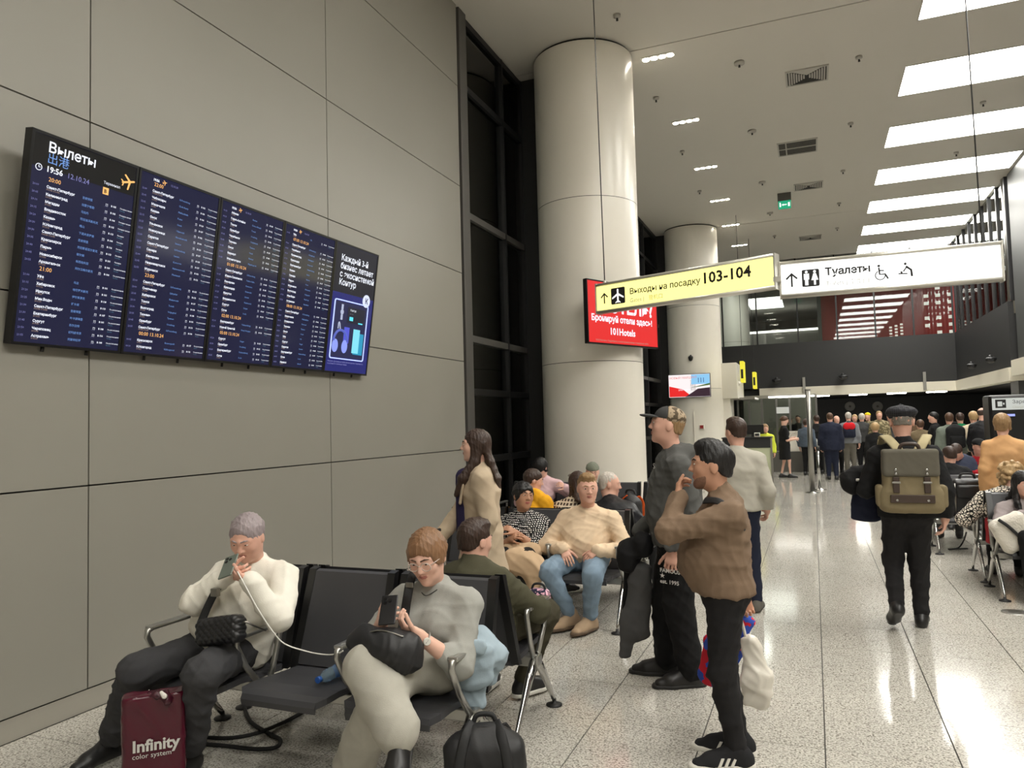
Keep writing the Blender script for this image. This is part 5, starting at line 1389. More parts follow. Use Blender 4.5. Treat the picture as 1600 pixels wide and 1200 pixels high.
# ================================================================== THE PEOPLE
SK1 = skin('fair', (222, 178, 158)); SK2 = skin('rosy', (218, 170, 150)); SK3 = skin('tan', (196, 148, 122)); SK4 = skin('olive_tone', (184, 138, 110))
HR = {k: hairm(k, v) for k, v in dict(ash=(150, 138, 140), ginger=(130, 96, 68), darkbrown=(58, 42, 34), brown=(84, 60, 44), black=(24, 22, 22), silver=(196, 188, 178), blonde=(176, 146, 104), fair=(150, 120, 84), grey=(128, 122, 114)).items()}
C_black = cloth('black', (28, 28, 29)); C_black2 = cloth('soft_black', (36, 35, 36)); C_navy = cloth('navy', (34, 38, 54)); C_dgrey = cloth('dark_grey', (66, 66, 66))
C_white = cloth('off_white', (232, 228, 216)); C_jean = cloth('washed_black_denim', (62, 62, 64)); C_greym = cloth('grey_marl', (158, 158, 152)); C_greyp = cloth('pale_grey_jersey', (172, 169, 158))
C_olive = cloth('olive', (74, 72, 56)); C_oliveP = cloth('dark_khaki', (70, 66, 52)); C_beigecoat = cloth('beige_wool', (186, 168, 144)); C_cream = cloth('cream_jersey', (222, 198, 168)); C_blue = cloth('light_denim', (124, 144, 162), var=0.22, vscale=9)
C_hood = cloth('graphite_jersey', (84, 84, 82)); C_taupe = cloth('taupe_jersey', (122, 102, 84)); C_sgrey = cloth('stone_knit', (176, 172, 160)); C_camel = cloth('camel_wool', (206, 160, 112)); C_leather = cloth('black_leather', (34, 34, 37), 0.4)
C_dots = pattern('dotted_blouse', 'dots', (22, 22, 24), (235, 232, 226), 62); C_leo = pattern('leopard_blouse', 'leopard', (26, 24, 22), (226, 218, 204), 34)
C_plaid = pattern('plaid_shirt', 'plaid', (206, 190, 166), (72, 58, 48), 9); C_camo = pattern('camouflage', 'camo', (96, 88, 64), (150, 138, 108), 14)
SH_black = mat('black_shoe_leather', (30, 29, 29), 0.4); SOLE_w = mat('white_sole', (220, 217, 208), 0.5); SH_suede = cloth('sand_suede', (176, 152, 126)); SOLE_b = mat('brown_sole', (96, 78, 60), 0.6)
W3 = lambda x, y, Y: at(x, y, Y)

# --- woman in white on the front bench, phone held before her face
J = sit((-2.955, 3.20, 0.53), 184, 1.66, head_deg=196, pitch=24, neck=W3(399, 876, 3.24), head=W3(386, 840, 3.13),
        arms={'r': W3(357, 897, 3.00), 'l': W3(390, 908, 2.98)}, knees={'r': W3(212, 1050, 2.72), 'l': W3(315, 1052, 2.70)},
        ankles={'r': atz(172, 1160, 0.10), 'l': atz(297, 1180, 0.10)}, wide=1.12, poles={'r': (0.85, -0.1, -0.55), 'l': (-0.5, -0.35, -0.8)})
P1 = make_person('woman in a white sweater on the front bench, raising a phone to her face', J, dict(mat=C_white, name='sweater', fit=0.02, fold=0.007, freq=26, seed=3, extra=[(Ell(J['pelvis'] + V3(0, -0.06, 0.10), (0.20, 0.17, 0.14)), 0.08)]),
    dict(mat=C_jean, name='jeans', g=1.12, fit=0.016, to=1.86, wide=0.012, fold=0.007), dict(mat=SH_black), dict(style='tied', mat=HR['ash'], bun=-0.05, vol=0.045, line=0.37), SK2, g=1.30, belly=0.05, bust=0.05, hh=0.232, jaw=1.15, closed=0.2,
    hands={'r': dict(d=V3(0.75, -0.1, 0.05), n=V3(0.1, 0.8, 0.2), t=V3(0, -0.1, 1), curl=(40, 55, 35)), 'l': dict(d=V3(-0.75, -0.25, 0.35), n=V3(-0.15, 0.3, 0.9), t=V3(-0.2, -0.2, 1), curl=(35, 45, 30), to=55)})
# --- woman in a grey tracksuit, legs crossed
J = sit((-1.775, 3.20, 0.53), 182, 1.68, head_deg=186, pitch=20, roll=-4, neck=W3(680, 912, 3.21), head=W3(667, 870, 3.12),
        arms={'r': W3(595, 978, 2.94), 'l': W3(655, 994, 2.92)}, knees={'l': W3(572, 1042, 2.78), 'r': W3(600, 1085, 2.74)},
        ankles={'l': W3(625, 1150, 2.66), 'r': atz(548, 1205, 0.12)}, poles={'r': (0.7, -0.2, -0.7), 'l': (-0.45, -0.2, -0.85)})
J['toe_l'] = unit(V3(0.25, -0.72, -0.45)); J['up_l'] = unit(V3(0.1, -0.45, 0.85))
P2 = make_person('woman in a pale grey tracksuit with crossed legs, looking at her phone', J, dict(mat=C_greym, name='sweatshirt', fit=0.020, fold=0.006, freq=23, seed=11, sleeve_fit=0.004),
    dict(mat=C_greyp, name='joggers', fit=0.020, wide=0.034, to=1.92, fold=0.0045, freq=20), dict(mat=SH_black, sole=mat('dark_sole', (40, 38, 36), 0.6)), dict(style='bob', mat=HR['ginger'], down=0.18, vol=0.06, line=0.29), SK1, g=1.0, bust=0.04, sleeve=1.32, closed=0.2, hh=0.236, browc=HR['brown'],
    hands={'r': dict(d=V3(0.45, -0.45, 0.55), n=V3(0.6, 0.4, 0.3), t=V3(-0.2, 0, 1), curl=(35, 45, 25)), 'l': dict(d=V3(-0.7, -0.3, 0.45), n=V3(-0.3, 0.3, 0.9), t=V3(0, -0.2, 1), curl=(30, 40, 25))})
# --- man in olive seen from behind
J = sit((-1.80, 3.90, 0.53), -6, 1.74, head_deg=-26, pitch=8, neck=W3(740, 884, 3.83), head=W3(743, 845, 3.88), arms={'r': W3(846, 945, 4.24), 'l': V3(-1.95, 4.2, 0.66)},
        knees={'r': W3(853, 958, 4.36), 'l': V3(-2.02, 4.34, 0.52)}, ankles={'r': V3(-1.73, 4.34, 0.10), 'l': V3(-1.99, 4.34, 0.10)}, poles={'r': (0.9, -0.4, -0.5)})
J['toe_r'] = unit(V3(0.45, 0.9, 0))
P3 = make_person('man in an olive fleece seated with his back to the camera', J, dict(mat=C_olive, name='fleece', fit=0.024, collar_up=0.035, fold=0.006, seed=8), dict(mat=C_oliveP, fit=0.018, g=1.08), dict(mat=SH_black, sole=SOLE_w),
    dict(style='short', mat=HR['darkbrown'], top=0.03, nape=-0.25, vol=0.035), SK2, g=1.22, hh=0.238, hands={'l': dict(s=0.95), 'r': dict(d=V3(-0.3, 0.8, 0), n=V3(0, 0, -1), t=V3(-1, 0, 0))})
# --- standing woman in a long beige coat
J = stand((-2.30, 5.02, 0), 118, 1.63, head_deg=112, pitch=-2, arms={'r': (0.02, 0.34, 0.90), 'l': (-0.25, 0.04, 0.84)})
P4 = make_person('standing woman with long brown hair in an open beige coat', J, dict(mat=C_beigecoat, name='coat', length=0.46, flare=0.09, fit=0.030, fold=0.006, freq=20, seed=2, collar=True, collar_up=0.0),
    dict(mat=C_navy), dict(mat=SH_black), dict(style='long', mat=HR['darkbrown'], down=1.55, vol=0.05, line=0.33, cover_ears=True, back=-0.05), SK1, hh=0.232, lipc=(150, 84, 80))
Fw, Rr = frame_of(118)
b0 = J['chest']
blob('blouse', [Cone(b0 + Fw * 0.10 + V3(0, 0, 0.10), J['pelvis'] + Fw * 0.10, (0.075, 0.085), (0.085, 0.085), Rr)], 0.014, cloth('dark_violet', (48, 42, 74)), P4, fold=0.003)
for sg in (-1, 1):
    blob('lapel', [Cone(b0 + Rr * sg * 0.06 + Fw * 0.12 + V3(0, 0, 0.13), b0 + Rr * sg * 0.085 + Fw * 0.155 - V3(0, 0, 0.08), (0.035, 0.012), (0.028, 0.012), Rr)], 0.008, C_beigecoat, P4)
# --- woman in a dotted blouse
J = sit((-2.42, 6.17, 0.53), 186, 1.62, head_deg=228, pitch=-3, roll=4, neck=W3(818, 802, 6.24), head=W3(818, 775, 6.20), arms={'r': W3(798, 842, 5.95), 'l': W3(806, 833, 5.97)}, wide=1.05)
P5 = make_person('seated woman with short black hair in a black and white dotted blouse', J, dict(mat=C_dots, name='blouse', fit=0.018, fold=0.004, collar=False), dict(mat=C_black), dict(mat=SH_black), dict(style='bob', mat=HR['black'], down=0.20, vol=0.065, line=0.27, fringe=1, part=0.04, fold=0.008, freq=70), SK4, g=1.16, bust=0.05, belly=0.04, sleeve=1.25, detail=1, jaw=1.08, lipc=(160, 84, 80))
# --- man in a cream sweatshirt and light jeans
J = sit((-1.86, 6.16, 0.54), 184, 1.78, head_deg=206, pitch=3, neck=W3(920, 795, 6.2), head=W3(918, 763, 6.13), arms={'r': W3(880, 858, 5.93), 'l': W3(934, 860, 5.93)},
        knees={'r': W3(857, 893, 5.76), 'l': W3(926, 901, 5.72)}, ankles={'r': W3(893, 955, 5.88), 'l': W3(922, 970, 5.84)}, wide=1.12, poles={'r': (0.9, -0.2, -0.5), 'l': (-0.9, -0.2, -0.5)})
J['toe_r'] = unit(V3(-0.55, -0.85, 0)); J['toe_l'] = unit(V3(-0.35, -0.95, 0)); J['an_r'][2] = 0.10; J['an_l'][2] = 0.10
P6 = make_person('man in a cream sweatshirt and light blue jeans facing the camera', J, dict(mat=C_cream, name='sweatshirt', fit=0.022, fold=0.006, seed=6), dict(mat=C_blue, name='jeans', fit=0.014, to=1.9), dict(mat=SH_suede, sole=SOLE_b, ankle=0.03),
    dict(style='short', mat=HR['fair'], top=0.02, vol=0.022, line=0.33), SK2, g=1.20, belly=0.07, hh=0.245, jaw=1.12, detail=0, browc=HR['fair'],
    hands={'r': dict(d=V3(0.45, -0.5, -0.5), n=V3(0.1, 0.4, -0.8), t=V3(1, -0.2, 0), curl=(18, 25, 15)), 'l': dict(d=V3(-0.6, -0.5, -0.4), n=V3(-0.1, 0.4, -0.8), t=V3(-1, -0.2, 0), curl=(22, 30, 20))})
# --- people on the seats behind them
J = sit((-2.60, 6.78, 0.53), -30, 1.36, head_deg=-60, pitch=12, head=W3(834, 751, 6.85), neck=W3(838, 772, 6.82))
make_person('child in a yellow hooded top behind the dotted blouse', J, dict(mat=cloth('yellow', (234, 170, 40)), name='hoodie', fit=0.028, extra=[(Ell(J['neck'] + V3(0, -0.06, 0.0), (0.08, 0.06, 0.06)), 0.03)]), dict(mat=C_navy), dict(mat=SH_black), dict(style='short', mat=HR['darkbrown'], vol=0.05, nape=-0.3), SK2, hh=0.215, detail=1)
J = sit((-3.42, 9.10, 0.53), 190, 1.66, head_deg=345, pitch=5, head=W3(846, 730, 9.15), neck=W3(851, 748, 9.2), arms={'l': V3(-2.95, 9.0, 0.86)})
make_person('dark-haired person in a pink jacket against the near white column', J, dict(mat=cloth('pale_pink', (214, 180, 184)), name='jacket', fit=0.03), dict(mat=C_black), dict(mat=SH_black), dict(style='bob', mat=HR['black'], down=0.3, vol=0.06), SK2, detail=1)
J = sit((-2.20, 6.80, 0.53), 10, 1.64, head_deg=40, pitch=10, head=W3(902, 757, 6.95), neck=W3(900, 782, 6.9))
PL = make_person('woman with sunglasses on her dark hair in a plaid shirt', J, dict(mat=C_plaid, name='shirt', fit=0.03), dict(mat=C_black), dict(mat=SH_black), dict(style='long', mat=HR['darkbrown'], down=0.8, vol=0.05), SK1, detail=1)
J = sit((-1.72, 6.80, 0.53), -10, 1.76, head_deg=-72, pitch=6, head=W3(953, 757, 6.95), neck=W3(955, 785, 6.88))
make_person('bald elderly man in a dark leather jacket seated in profile', J, dict(mat=C_leather, name='jacket', fit=0.034, collar_up=0.03, freq=22), dict(mat=C_black), dict(mat=SH_black), dict(style='short', mat=HR['silver'], vol=0.012, line=0.42), SK2, g=1.2, detail=1, browc=HR['silver'])
J = sit((-2.66, 9.10, 0.53), 185, 1.72, head_deg=200, pitch=14, head=W3(926, 738, 9.12), neck=W3(926, 758, 9.2))
def beanie(matl):
    def f(root, W, H, hh, B, rh):
        P, Q = surface([Ell(W(0, -0.05, 0.18), np.array((0.37, 0.44, 0.38)) * hh, H)], rh * 1.3, 0.02, sub=[Half(W(0, 0.1, 0.14), -H[2])], ksub=0.02)
        qmesh('beanie', folds(P, Q, 0.003, 60, 2, 1.0), Q, matl, root, base=B)
    return f
make_person('person in a grey-green beanie sitting before the column', J, dict(mat=C_dgrey, name='jacket', fit=0.03), dict(mat=C_black), dict(mat=SH_black), None, SK2, detail=1, hat=beanie(cloth('sage', (122, 126, 112))), face=True, browc=HR['brown'])

# --- standing man in a graphite hoodie and patterned cap
J = stand((-0.845, 4.94, 0), 106, 1.755, head_deg=103, pitch=-9, arms={'l': (-0.22, 0.06, 0.86), 'r': (0.20, 0.24, 0.92)}, foot_l=(-0.10, -0.03, 0.085), foot_r=(0.10, 0.10, 0.085), wide=1.12, lean=0.02)
def capf(root, W, H, hh, B, rh):
    crown = lambda g: Ell(W(0, -0.07, 0.20), np.array((0.355 + g, 0.43 + g, 0.335 + g)) * hh, H)
    P, Q = surface([crown(0.0)], rh, 0.02, sub=[Half(W(0, 0.0, 0.17), -H[2]), Half(W(0, 0.02, 0.2), -H[1])], ksub=0.008)
    qmesh('cap_front', P, Q, C_dgrey, root, base=B)
    P, Q = surface([crown(0.0)], rh, 0.02, sub=[Half(W(0, 0.0, 0.12), -H[2] + H[1] * 0.12), Half(W(0, 0.02, 0.2), H[1])], ksub=0.008)
    qmesh('cap_back', P, Q, pattern('camo_mesh', 'camo', (92, 80, 64), (170, 152, 128), 30), root, base=B)
    P, Q = surface([Ell(W(0, 0.42, 0.19), np.array((0.30, 0.34, 0.055)) * hh, H)], rh, 0.02, sub=[Ell(W(0, 0.05, 0.10), np.array((0.30, 0.36, 0.30)) * hh, H), Half(W(0, 0.36, 0.165), -H[2] - H[1] * 0.1)], ksub=0.008)
    qmesh('cap_peak', P, Q, C_dgrey, root, base=B)
Fw, Rr = frame_of(106)
P12 = make_person('tall man in a graphite hoodie and camouflage-backed cap, looking up left', J, dict(mat=C_hood, name='hoodie', length=0.07, fit=0.026, fold=0.006, seed=4, extra=[(Ell(J['neck'] - Fw * 0.085 - V3(0, 0, 0.01), (0.10, 0.10, 0.065)), 0.04), (Cone(J['neck'] + Rr * 0.07 + V3(0, 0, 0.005), J['neck'] + Fw * 0.085 - V3(0, 0, 0.05), 0.035, 0.03), 0.03), (Cone(J['neck'] - Rr * 0.07 + V3(0, 0, 0.005), J['neck'] + Fw * 0.085 - V3(0, 0, 0.05), 0.035, 0.03), 0.03)]),
    dict(mat=C_black, name='joggers', fit=0.024, wide=0.018), dict(mat=SH_black, sole=mat('black_sole', (34, 33, 32), 0.6), scale=1.08), dict(style='short', mat=HR['fair'], vol=0.015, nape=-0.22), SK2, g=1.14, belly=0.04, hh=0.243, hat=capf, jaw=1.08,
    hands={'l': dict(d=V3(-0.25, -0.25, -0.9), n=V3(0.1, 0.9, -0.1), t=V3(-1, 0, 0), curl=(30, 40, 25)), 'r': None})
# --- man in a taupe pullover, hand at his mouth
J = stand((-0.45, 3.88, 0), 102, 1.565, head_deg=100, pitch=-3, arms={'l': (-0.05, 0.25, 1.2), 'r': (0.22, -0.14, 0.80)}, foot_l=(-0.09, -0.02, 0.085), foot_r=(0.09, -0.05, 0.085), wide=1.05)
J['sh_l'] = W3(1143, 806, 3.73); J['el_l'] = W3(1043, 832, 3.66); J['wr_l'] = W3(1060, 779, 3.80); J['head'] = W3(1111, 728, 3.87); J['neck'] = W3(1131, 775, 3.87)
P13 = make_person('dark-haired man in a taupe pullover with a hand at his mouth', J, dict(mat=C_taupe, name='pullover', length=0.02, fit=0.020, fold=0.006, seed=9, collar_up=0.03), dict(mat=C_black2, name='jeans', fit=0.014), dict(mat=cloth('sport_shoe_black', (38, 38, 40)), sole=SOLE_w, stripes=SOLE_w, sole_h=0.034, scale=1.12),
    dict(style='short', mat=HR['black'], top=0.07, vol=0.035, nape=-0.24, line=0.33), SK3, g=1.04, belly=0.085, hh=0.232, beard=mat('stubble', (132, 98, 80), 0.8, var=0.3, vscale=90),
    hands={'l': dict(d=V3(-0.02, 0.35, 0.55), n=V3(0.75, 0.1, 0.2), t=V3(-0.2, -0.4, 0.7), curl=(35, 50, 30), to=30), 'r': dict(curl=(50, 60, 40))})
# --- man in a stone-grey sweater from behind
J = stand((-0.645, 6.86, 0), 6, 1.665, head_deg=40, pitch=4, arms={'l': (-0.16, 0.22, 1.44), 'r': (0.25, 0.10, 0.90)}, wide=1.04, foot_r=(0.12, -0.02, 0.085))
P14 = make_person('man in a stone-grey sweater and navy trousers seen from behind', J, dict(mat=C_sgrey, name='sweater', length=0.02, fit=0.026, fold=0.004, seed=12), dict(mat=C_navy), dict(mat=cloth('grey_suede', (96, 92, 86))), dict(style='short', mat=HR['darkbrown'], top=0.03, vol=0.03, nape=-0.26), SK2, g=1.04, detail=1, hh=0.24)
# --- man in black with a beret, walking away
J = stand((0.655, 6.68, 0), 2, 1.72, head_deg=2, pitch=4, arms={'r': (0.27, 0.02, 0.86), 'l': (-0.24, 0.26, 1.08)}, foot_r=(0.07, 0.06, 0.085), foot_l=(-0.13, -0.16, 0.20), wide=1.12)
J['toe_l'] = unit(V3(-0.15, 0.9, -0.55)); J['up_l'] = unit(V3(0, 0.55, 0.85))
def beret(root, W, H, hh, B, rh):
    P, Q = surface([(Ell(W(0, -0.04, 0.33), np.array((0.48, 0.54, 0.22)) * hh, H), 0.02), (Ell(W(0, -0.04, 0.20), np.array((0.375, 0.44, 0.14)) * hh, H), 0.1 * hh), (Ell(W(0, -0.05, 0.56), np.array((0.04, 0.04, 0.03)) * hh, H), 0.03)], rh * 1.2, 0.02)
    qmesh('beret', folds(P, Q, 0.004, 50, 5), Q, pattern('tweed', 'plaid', (58, 58, 62), (40, 40, 44), 22), root, base=B)
P15 = make_person('man in black with a dark flat beret walking away, canvas rucksack on his back', J, dict(mat=C_black, name='pullover', length=0.06, fit=0.026, fold=0.004, collar_up=0.03), dict(mat=C_black2, fit=0.016), dict(mat=SH_black, scale=1.05), dict(style='short', mat=HR['grey'], vol=0.004, nape=-0.12), SK2, g=1.05, detail=0, hat=beret, hh=0.245,
    hands={'r': dict(d=V3(-0.12, 0.12, -1), n=V3(-1, 0.2, 0), t=V3(-0.2, 1, 0), curl=(22, 28, 18)), 'l': dict(curl=(50, 50, 30))})

# --- right-hand side
p = at(1570, 668, 9.9)
J = stand((p[0], 10.0, 0), -8, 1.635, head_deg=-20, arms={'r': (0.22, 0.22, 1.05), 'l': (-0.23, 0.02, 0.84)}, wide=0.92)
make_person('woman in a camel coat standing with her back turned at the right', J, dict(mat=C_camel, name='coat', length=0.50, flare=0.05, fit=0.024, fold=0.006, freq=20), dict(mat=C_navy), dict(mat=SH_black), dict(style='bob', mat=HR['fair'], down=0.36, vol=0.05, cover_ears=True), SK1, g=0.92, detail=1)
p = at(1580, 742, 8.75)
J = sit((p[0] - 0.06, 8.62, 0.53), -4, 1.62, head_deg=-10, head=p, neck=at(1570, 768, 8.7), pitch=8, arms={'l': V3(p[0] - 0.28, 8.9, 0.66)}, wide=1.1)
make_person('woman with curly blonde hair in a leopard-print blouse', J, dict(mat=C_leo, name='blouse', fit=0.034, fold=0.005), dict(mat=C_black), dict(mat=SH_black), dict(style='curly', mat=HR['blonde'], vol=0.08, seed=3, fold=0.006), SK1, g=1.15, detail=1)
p = at(1600, 757, 8.18)
J = sit((p[0] + 0.02, 8.16, 0.53), 180, 1.62, head_deg=190, pitch=6, head=p, neck=at(1600, 784, 8.22), arms={'r': at(1597, 806, 7.95)})
make_person('dark-haired woman in a mauve-grey top cut off by the right edge', J, dict(mat=cloth('mauve_grey', (150, 140, 140)), name='top', fit=0.03), dict(mat=C_black), dict(mat=SH_black), dict(style='long', mat=HR['black'], down=0.9, vol=0.05), SK2, detail=1)
p = at(1530, 698, 12.9)
def capred(root, W, H, hh, B, rh):
    P, Q = surface([(Ell(W(0, -0.07, 0.20), np.array((0.36, 0.44, 0.33)) * hh, H), 0.02), (Ell(W(0, 0.40, 0.2), np.array((0.28, 0.28, 0.05)) * hh, H), 0.03)], rh * 1.2, 0.02, sub=[Half(W(0, 0, 0.14), -H[2])], ksub=0.01)
    qmesh('cap', P, Q, C_black, root, base=B)
J = sit((p[0], 12.92, 0.53), 180, 1.72, head_deg=200, pitch=8, head=p, neck=at(1530, 716, 12.95), arms={'r': V3(p[0] - 0.1, 12.6, 0.78), 'l': V3(p[0] + 0.15, 12.6, 0.78)})
make_person('man in a red shirt and black cap seated beyond the suitcase', J, dict(mat=cloth('crimson', (150, 26, 36)), name='shirt', fit=0.03), dict(mat=C_black), dict(mat=SH_black), dict(style='short', mat=HR['brown'], vol=0.015), SK2, g=1.15, detail=1, hat=capred)
p = at(1492, 702, 12.9)
J = sit((p[0], 12.92, 0.53), 175, 1.70, head_deg=150, pitch=45, head=p + V3(0, -0.1, -0.04), neck=at(1504, 716, 12.95))
make_person('person in a navy padded jacket bending over beside the man in red', J, dict(mat=cloth('slate_blue', (58, 64, 82)), name='jacket', fit=0.045), dict(mat=C_black), dict(mat=SH_black), dict(style='short', mat=HR['darkbrown'], vol=0.04), SK2, g=1.1, detail=2)
p = at(1483, 712, 11.2)
J = sit((p[0], 11.1, 0.53), 0, 1.66, head_deg=20, head=p, neck=at(1483, 730, 11.15), pitch=15)
make_person('person in a black quilted jacket seated just right of the beret man', J, dict(mat=C_black, name='jacket', fit=0.045), dict(mat=C_dgrey), dict(mat=SH_black), dict(style='short', mat=HR['darkbrown'], vol=0.03), SK2, detail=2)

# --- staff and the queue at the far end
p = at(1226, 700, 21.9)
J = stand((p[0], 21.9, 0), -75, 1.69, head_deg=-72, pitch=16, arms={'l': (-0.14, 0.25, 1.12), 'r': (0.12, 0.28, 1.10)}, step=0.10)
make_person('woman in a black uniform dress standing at the boarding desk', J, dict(mat=C_black, name='dress', length=0.40, flare=0.01, fit=0.018, fold=0.003), None, dict(mat=SH_black), dict(style='tied', mat=HR['brown'], bun=0.0), SK1, detail=2, sleeve=0.8, legs_bare=True)
def q_person(label, px, top, Y, deg, hair, topc, botc=C_black, bd=2, hd=None, g=1.0, tname='jacket', length=0.05, sk=SK2, hat=None, arms=None, fit=0.03):
    b = at(px, 700, Y); h = max(1.45, at(px, top, Y)[2]) * 0.985
    J = stand((b[0], Y, 0), deg, h, head_deg=hd, arms=arms)
    return make_person(label, J, dict(mat=topc, name=tname, length=length, fit=fit, fold=0.006), dict(mat=botc), dict(mat=SH_black), hair, sk, 'passengers queueing at the far gate', g=g, detail=bd, hat=hat, face=True), J
hs = lambda k, **kw: dict(style=kw.pop('style', 'short'), mat=HR[k], **kw)
q_person('staff member with curly hair in a yellow reflective vest behind the gate counter', 1197, 663, 20.9, 180, dict(style='bob', mat=HR['fair'], down=0.3, vol=0.06), cloth('hi_vis', (206, 216, 70)), hd=200)
QS, _ = q_person('man in a navy suit with his back turned in the queue', 1299, 644, 21.3, 2, hs('brown', vol=0.03), C_navy, C_navy, g=1.2, length=0.16, tname='suit_jacket', fit=0.045)
QT, JT = q_person('man in a grey T-shirt carrying a red and navy backpack', 1328, 643, 23.0, 0, hs('silver', vol=0.03), cloth('heather', (120, 122, 126)), cloth('taupe_trousers', (96, 92, 84)), tname='shirt')
q_person('balding man facing the camera beside the navy suit', 1309, 649, 23.8, 195, dict(style='bald', mat=HR['grey'], vol=0.02), C_dgrey)
q_person('person in black behind the tall steel post', 1278, 648, 23.55, 10, hs('darkbrown', vol=0.05), C_black)
q_person('person in a blue-grey jacket leaning by the boarding desk', 1261, 654, 23.0, -20, hs('darkbrown'), cloth('blue_grey', (78, 88, 100)))
q_person('grey-haired person in a dark coat left of the yellow hat', 1349, 645, 24.6, 0, dict(style='bob', mat=HR['silver'], down=0.3), C_dgrey)
q_person('person wearing a bright yellow beanie in the queue', 1359, 644, 25.4, 150, None, C_camo, hat=beanie(cloth('lemon', (238, 205, 40))))
q_person('broad man in a camouflage jacket facing the camera', 1376, 641, 24.0, 188, hs('fair', vol=0.03), C_camo, g=1.35)
q_person('blonde person in black with a white hood just left of the beret man', 1369, 661, 19.6, 0, dict(style='bob', mat=HR['blonde'], down=0.25, vol=0.08), C_black, length=0.12)
QH, JH = q_person('person in an olive jacket right behind the beret man', 1440, 656, 20.0, 5, hs('brown', vol=0.05), cloth('khaki_jacket', (112, 98, 76)), g=1.2)
q_person('dark-haired man in a black jacket in profile to the left', 1463, 643, 19.4, 80, hs('black', vol=0.04), C_black, hd=85)
QG, JG = q_person('man in a grey-green hoodie with a round black backpack', 1486, 644, 17.6, -8, hs('brown', vol=0.03), cloth('grey_green', (110, 118, 108)), g=1.2)
q_person('person in a bright green top behind the grey-green hoodie', 1503, 644, 19.2, 0, hs('darkbrown', vol=0.03), cloth('green', (26, 112, 72)), g=1.1)
q_person('man in a black leather jacket in front of the kiosk', 1537, 636, 17.2, -40, dict(style='bald', mat=HR['darkbrown'], vol=0.03), C_leather, g=1.25)
q_person('blonde person in a pale coat next to the leather jacket', 1524, 642, 18.2, 0, hs('blonde', vol=0.06), cloth('pale_coat', (196, 180, 156)))
q_person('man with a dark beard behind the boarding desk', 1249, 648, 26.6, 180, hs('black', vol=0.03), C_black)
q_person('person in a dark green sweater behind the woman in black', 1236, 652, 27.2, 160, hs('brown', vol=0.04), cloth('moss', (70, 82, 52)))
q_person('woman with light hair deep in the queue behind the silver-haired man', 1338, 647, 26.5, 170, dict(style='bob', mat=HR['blonde'], down=0.3), C_dgrey)
q_person('person in charcoal at the back of the queue left of the beret', 1392, 645, 26.2, 185, hs('darkbrown', vol=0.03), C_dgrey)
q_person('person in a brown coat half hidden by the beret man', 1428, 650, 24.5, 170, hs('brown', vol=0.03), cloth('brown_coat', (92, 72, 54)))

# ================================================================== BAGS, PHONES AND OTHER BELONGINGS
class RBox:
    """rounded box: centre, half sizes along the rows of R, corner radius"""
    def __init__(s, c, half, R=None, r=0.02): s.c = np.asarray(c, float); s.h = np.asarray(half, float); s.R = np.eye(3) if R is None else np.asarray(R, float); s.r = r
    def bounds(s):
        e = (np.abs(s.R) * s.h[:, None]).sum(0); return s.c - e, s.c + e
    def dist(s, x, y, z):
        px, py, pz = x - s.c[0], y - s.c[1], z - s.c[2]
        q = [np.abs(px * s.R[i, 0] + py * s.R[i, 1] + pz * s.R[i, 2]) - (s.h[i] - s.r) for i in range(3)]
        o = np.sqrt(sum(np.maximum(a, 0) ** 2 for a in q)); return o + np.minimum(np.maximum(np.maximum(q[0], q[1]), q[2]), 0) - s.r
def axes(r, u):
    r = unit(r); u = unit(np.asarray(u, float) - r * (np.asarray(u, float) @ r)); return np.array([r, np.cross(u, r), u])    # rows: right, away, up
def child(o, name, add, res, m, k=0.01, **kw):
    """a blob hung under thing o"""
    return blob(name, add, res, m, o, k=k, base=np.array(o.location), **kw)
def tubeof(o, name, pts, r, m, n=8, flat=None, up=None, caps=True):
    b = MB(); b.tube([tuple(p) for p in pts], r, n, flat=flat, up=up, caps=caps); return b.build(name, m, o, loc=tuple(o.location) if o.parent is None else None)
def smooth_path(pts, n=6):
    P = [np.asarray(p, float) for p in pts]; out = []
    for i in range(len(P) - 1):
        p0, p1, p2, p3 = P[max(i - 1, 0)], P[i], P[i + 1], P[min(i + 2, len(P) - 1)]
        for t in np.linspace(0, 1, n, endpoint=False):
            out.append(0.5 * ((2 * p1) + (-p0 + p2) * t + (2 * p0 - 5 * p1 + 4 * p2 - p3) * t * t + (-p0 + 3 * p1 - 3 * p2 + p3) * t ** 3))
    return out + [P[-1]]
M_phone = mat('phone_grey_green', (108, 116, 106), 0.25, metal=0.2); M_phoneb = mat('phone_black', (24, 24, 26), 0.2); M_lens = mat('lens_black', (10, 10, 12), 0.1)
M_strapb = mat('black_webbing', (26, 26, 27), 0.7, bump=0.1); M_leath = mat('black_bag_leather', (30, 30, 32), 0.38, bump=0.05, bscale=200); M_nylon = mat('black_nylon', (27, 27, 29), 0.55, bump=0.06, bscale=160)
M_buckle = mat('dull_metal', (150, 148, 142), 0.3, metal=1.0)
def phone(c, r, u, m, label):
    A = axes(r, u); t = thing('smartphone', c, label, 'phone')
    child(t, 'case', [RBox(c, (0.037, 0.0045, 0.075), A, 0.004)], 0.0022, m, k=0.001)
    b = MB(); out = -A[1]
    for dx, dz in ((-0.018, 0.055), (-0.018, 0.033), (0.002, 0.044)): b.lathe([(0.008, 0), (0.008, 0.003)], c + A[0] * dx + A[2] * dz + out * 0.004, 14, axis=tuple(out))
    b.build('lenses', M_lens, t)
    return t
ph1 = phone(W3(357, 885, 2.90), V3(0.85, 0.20, 0.30), V3(-0.45, 0.62, 0.42), M_phone, 'grey-green phone held up by the woman in white')
phone(W3(607, 953, 2.86), V3(0.85, 0.30, 0.05), V3(-0.35, 0.62, 0.62), M_phoneb, 'black phone held by the woman in the grey tracksuit')
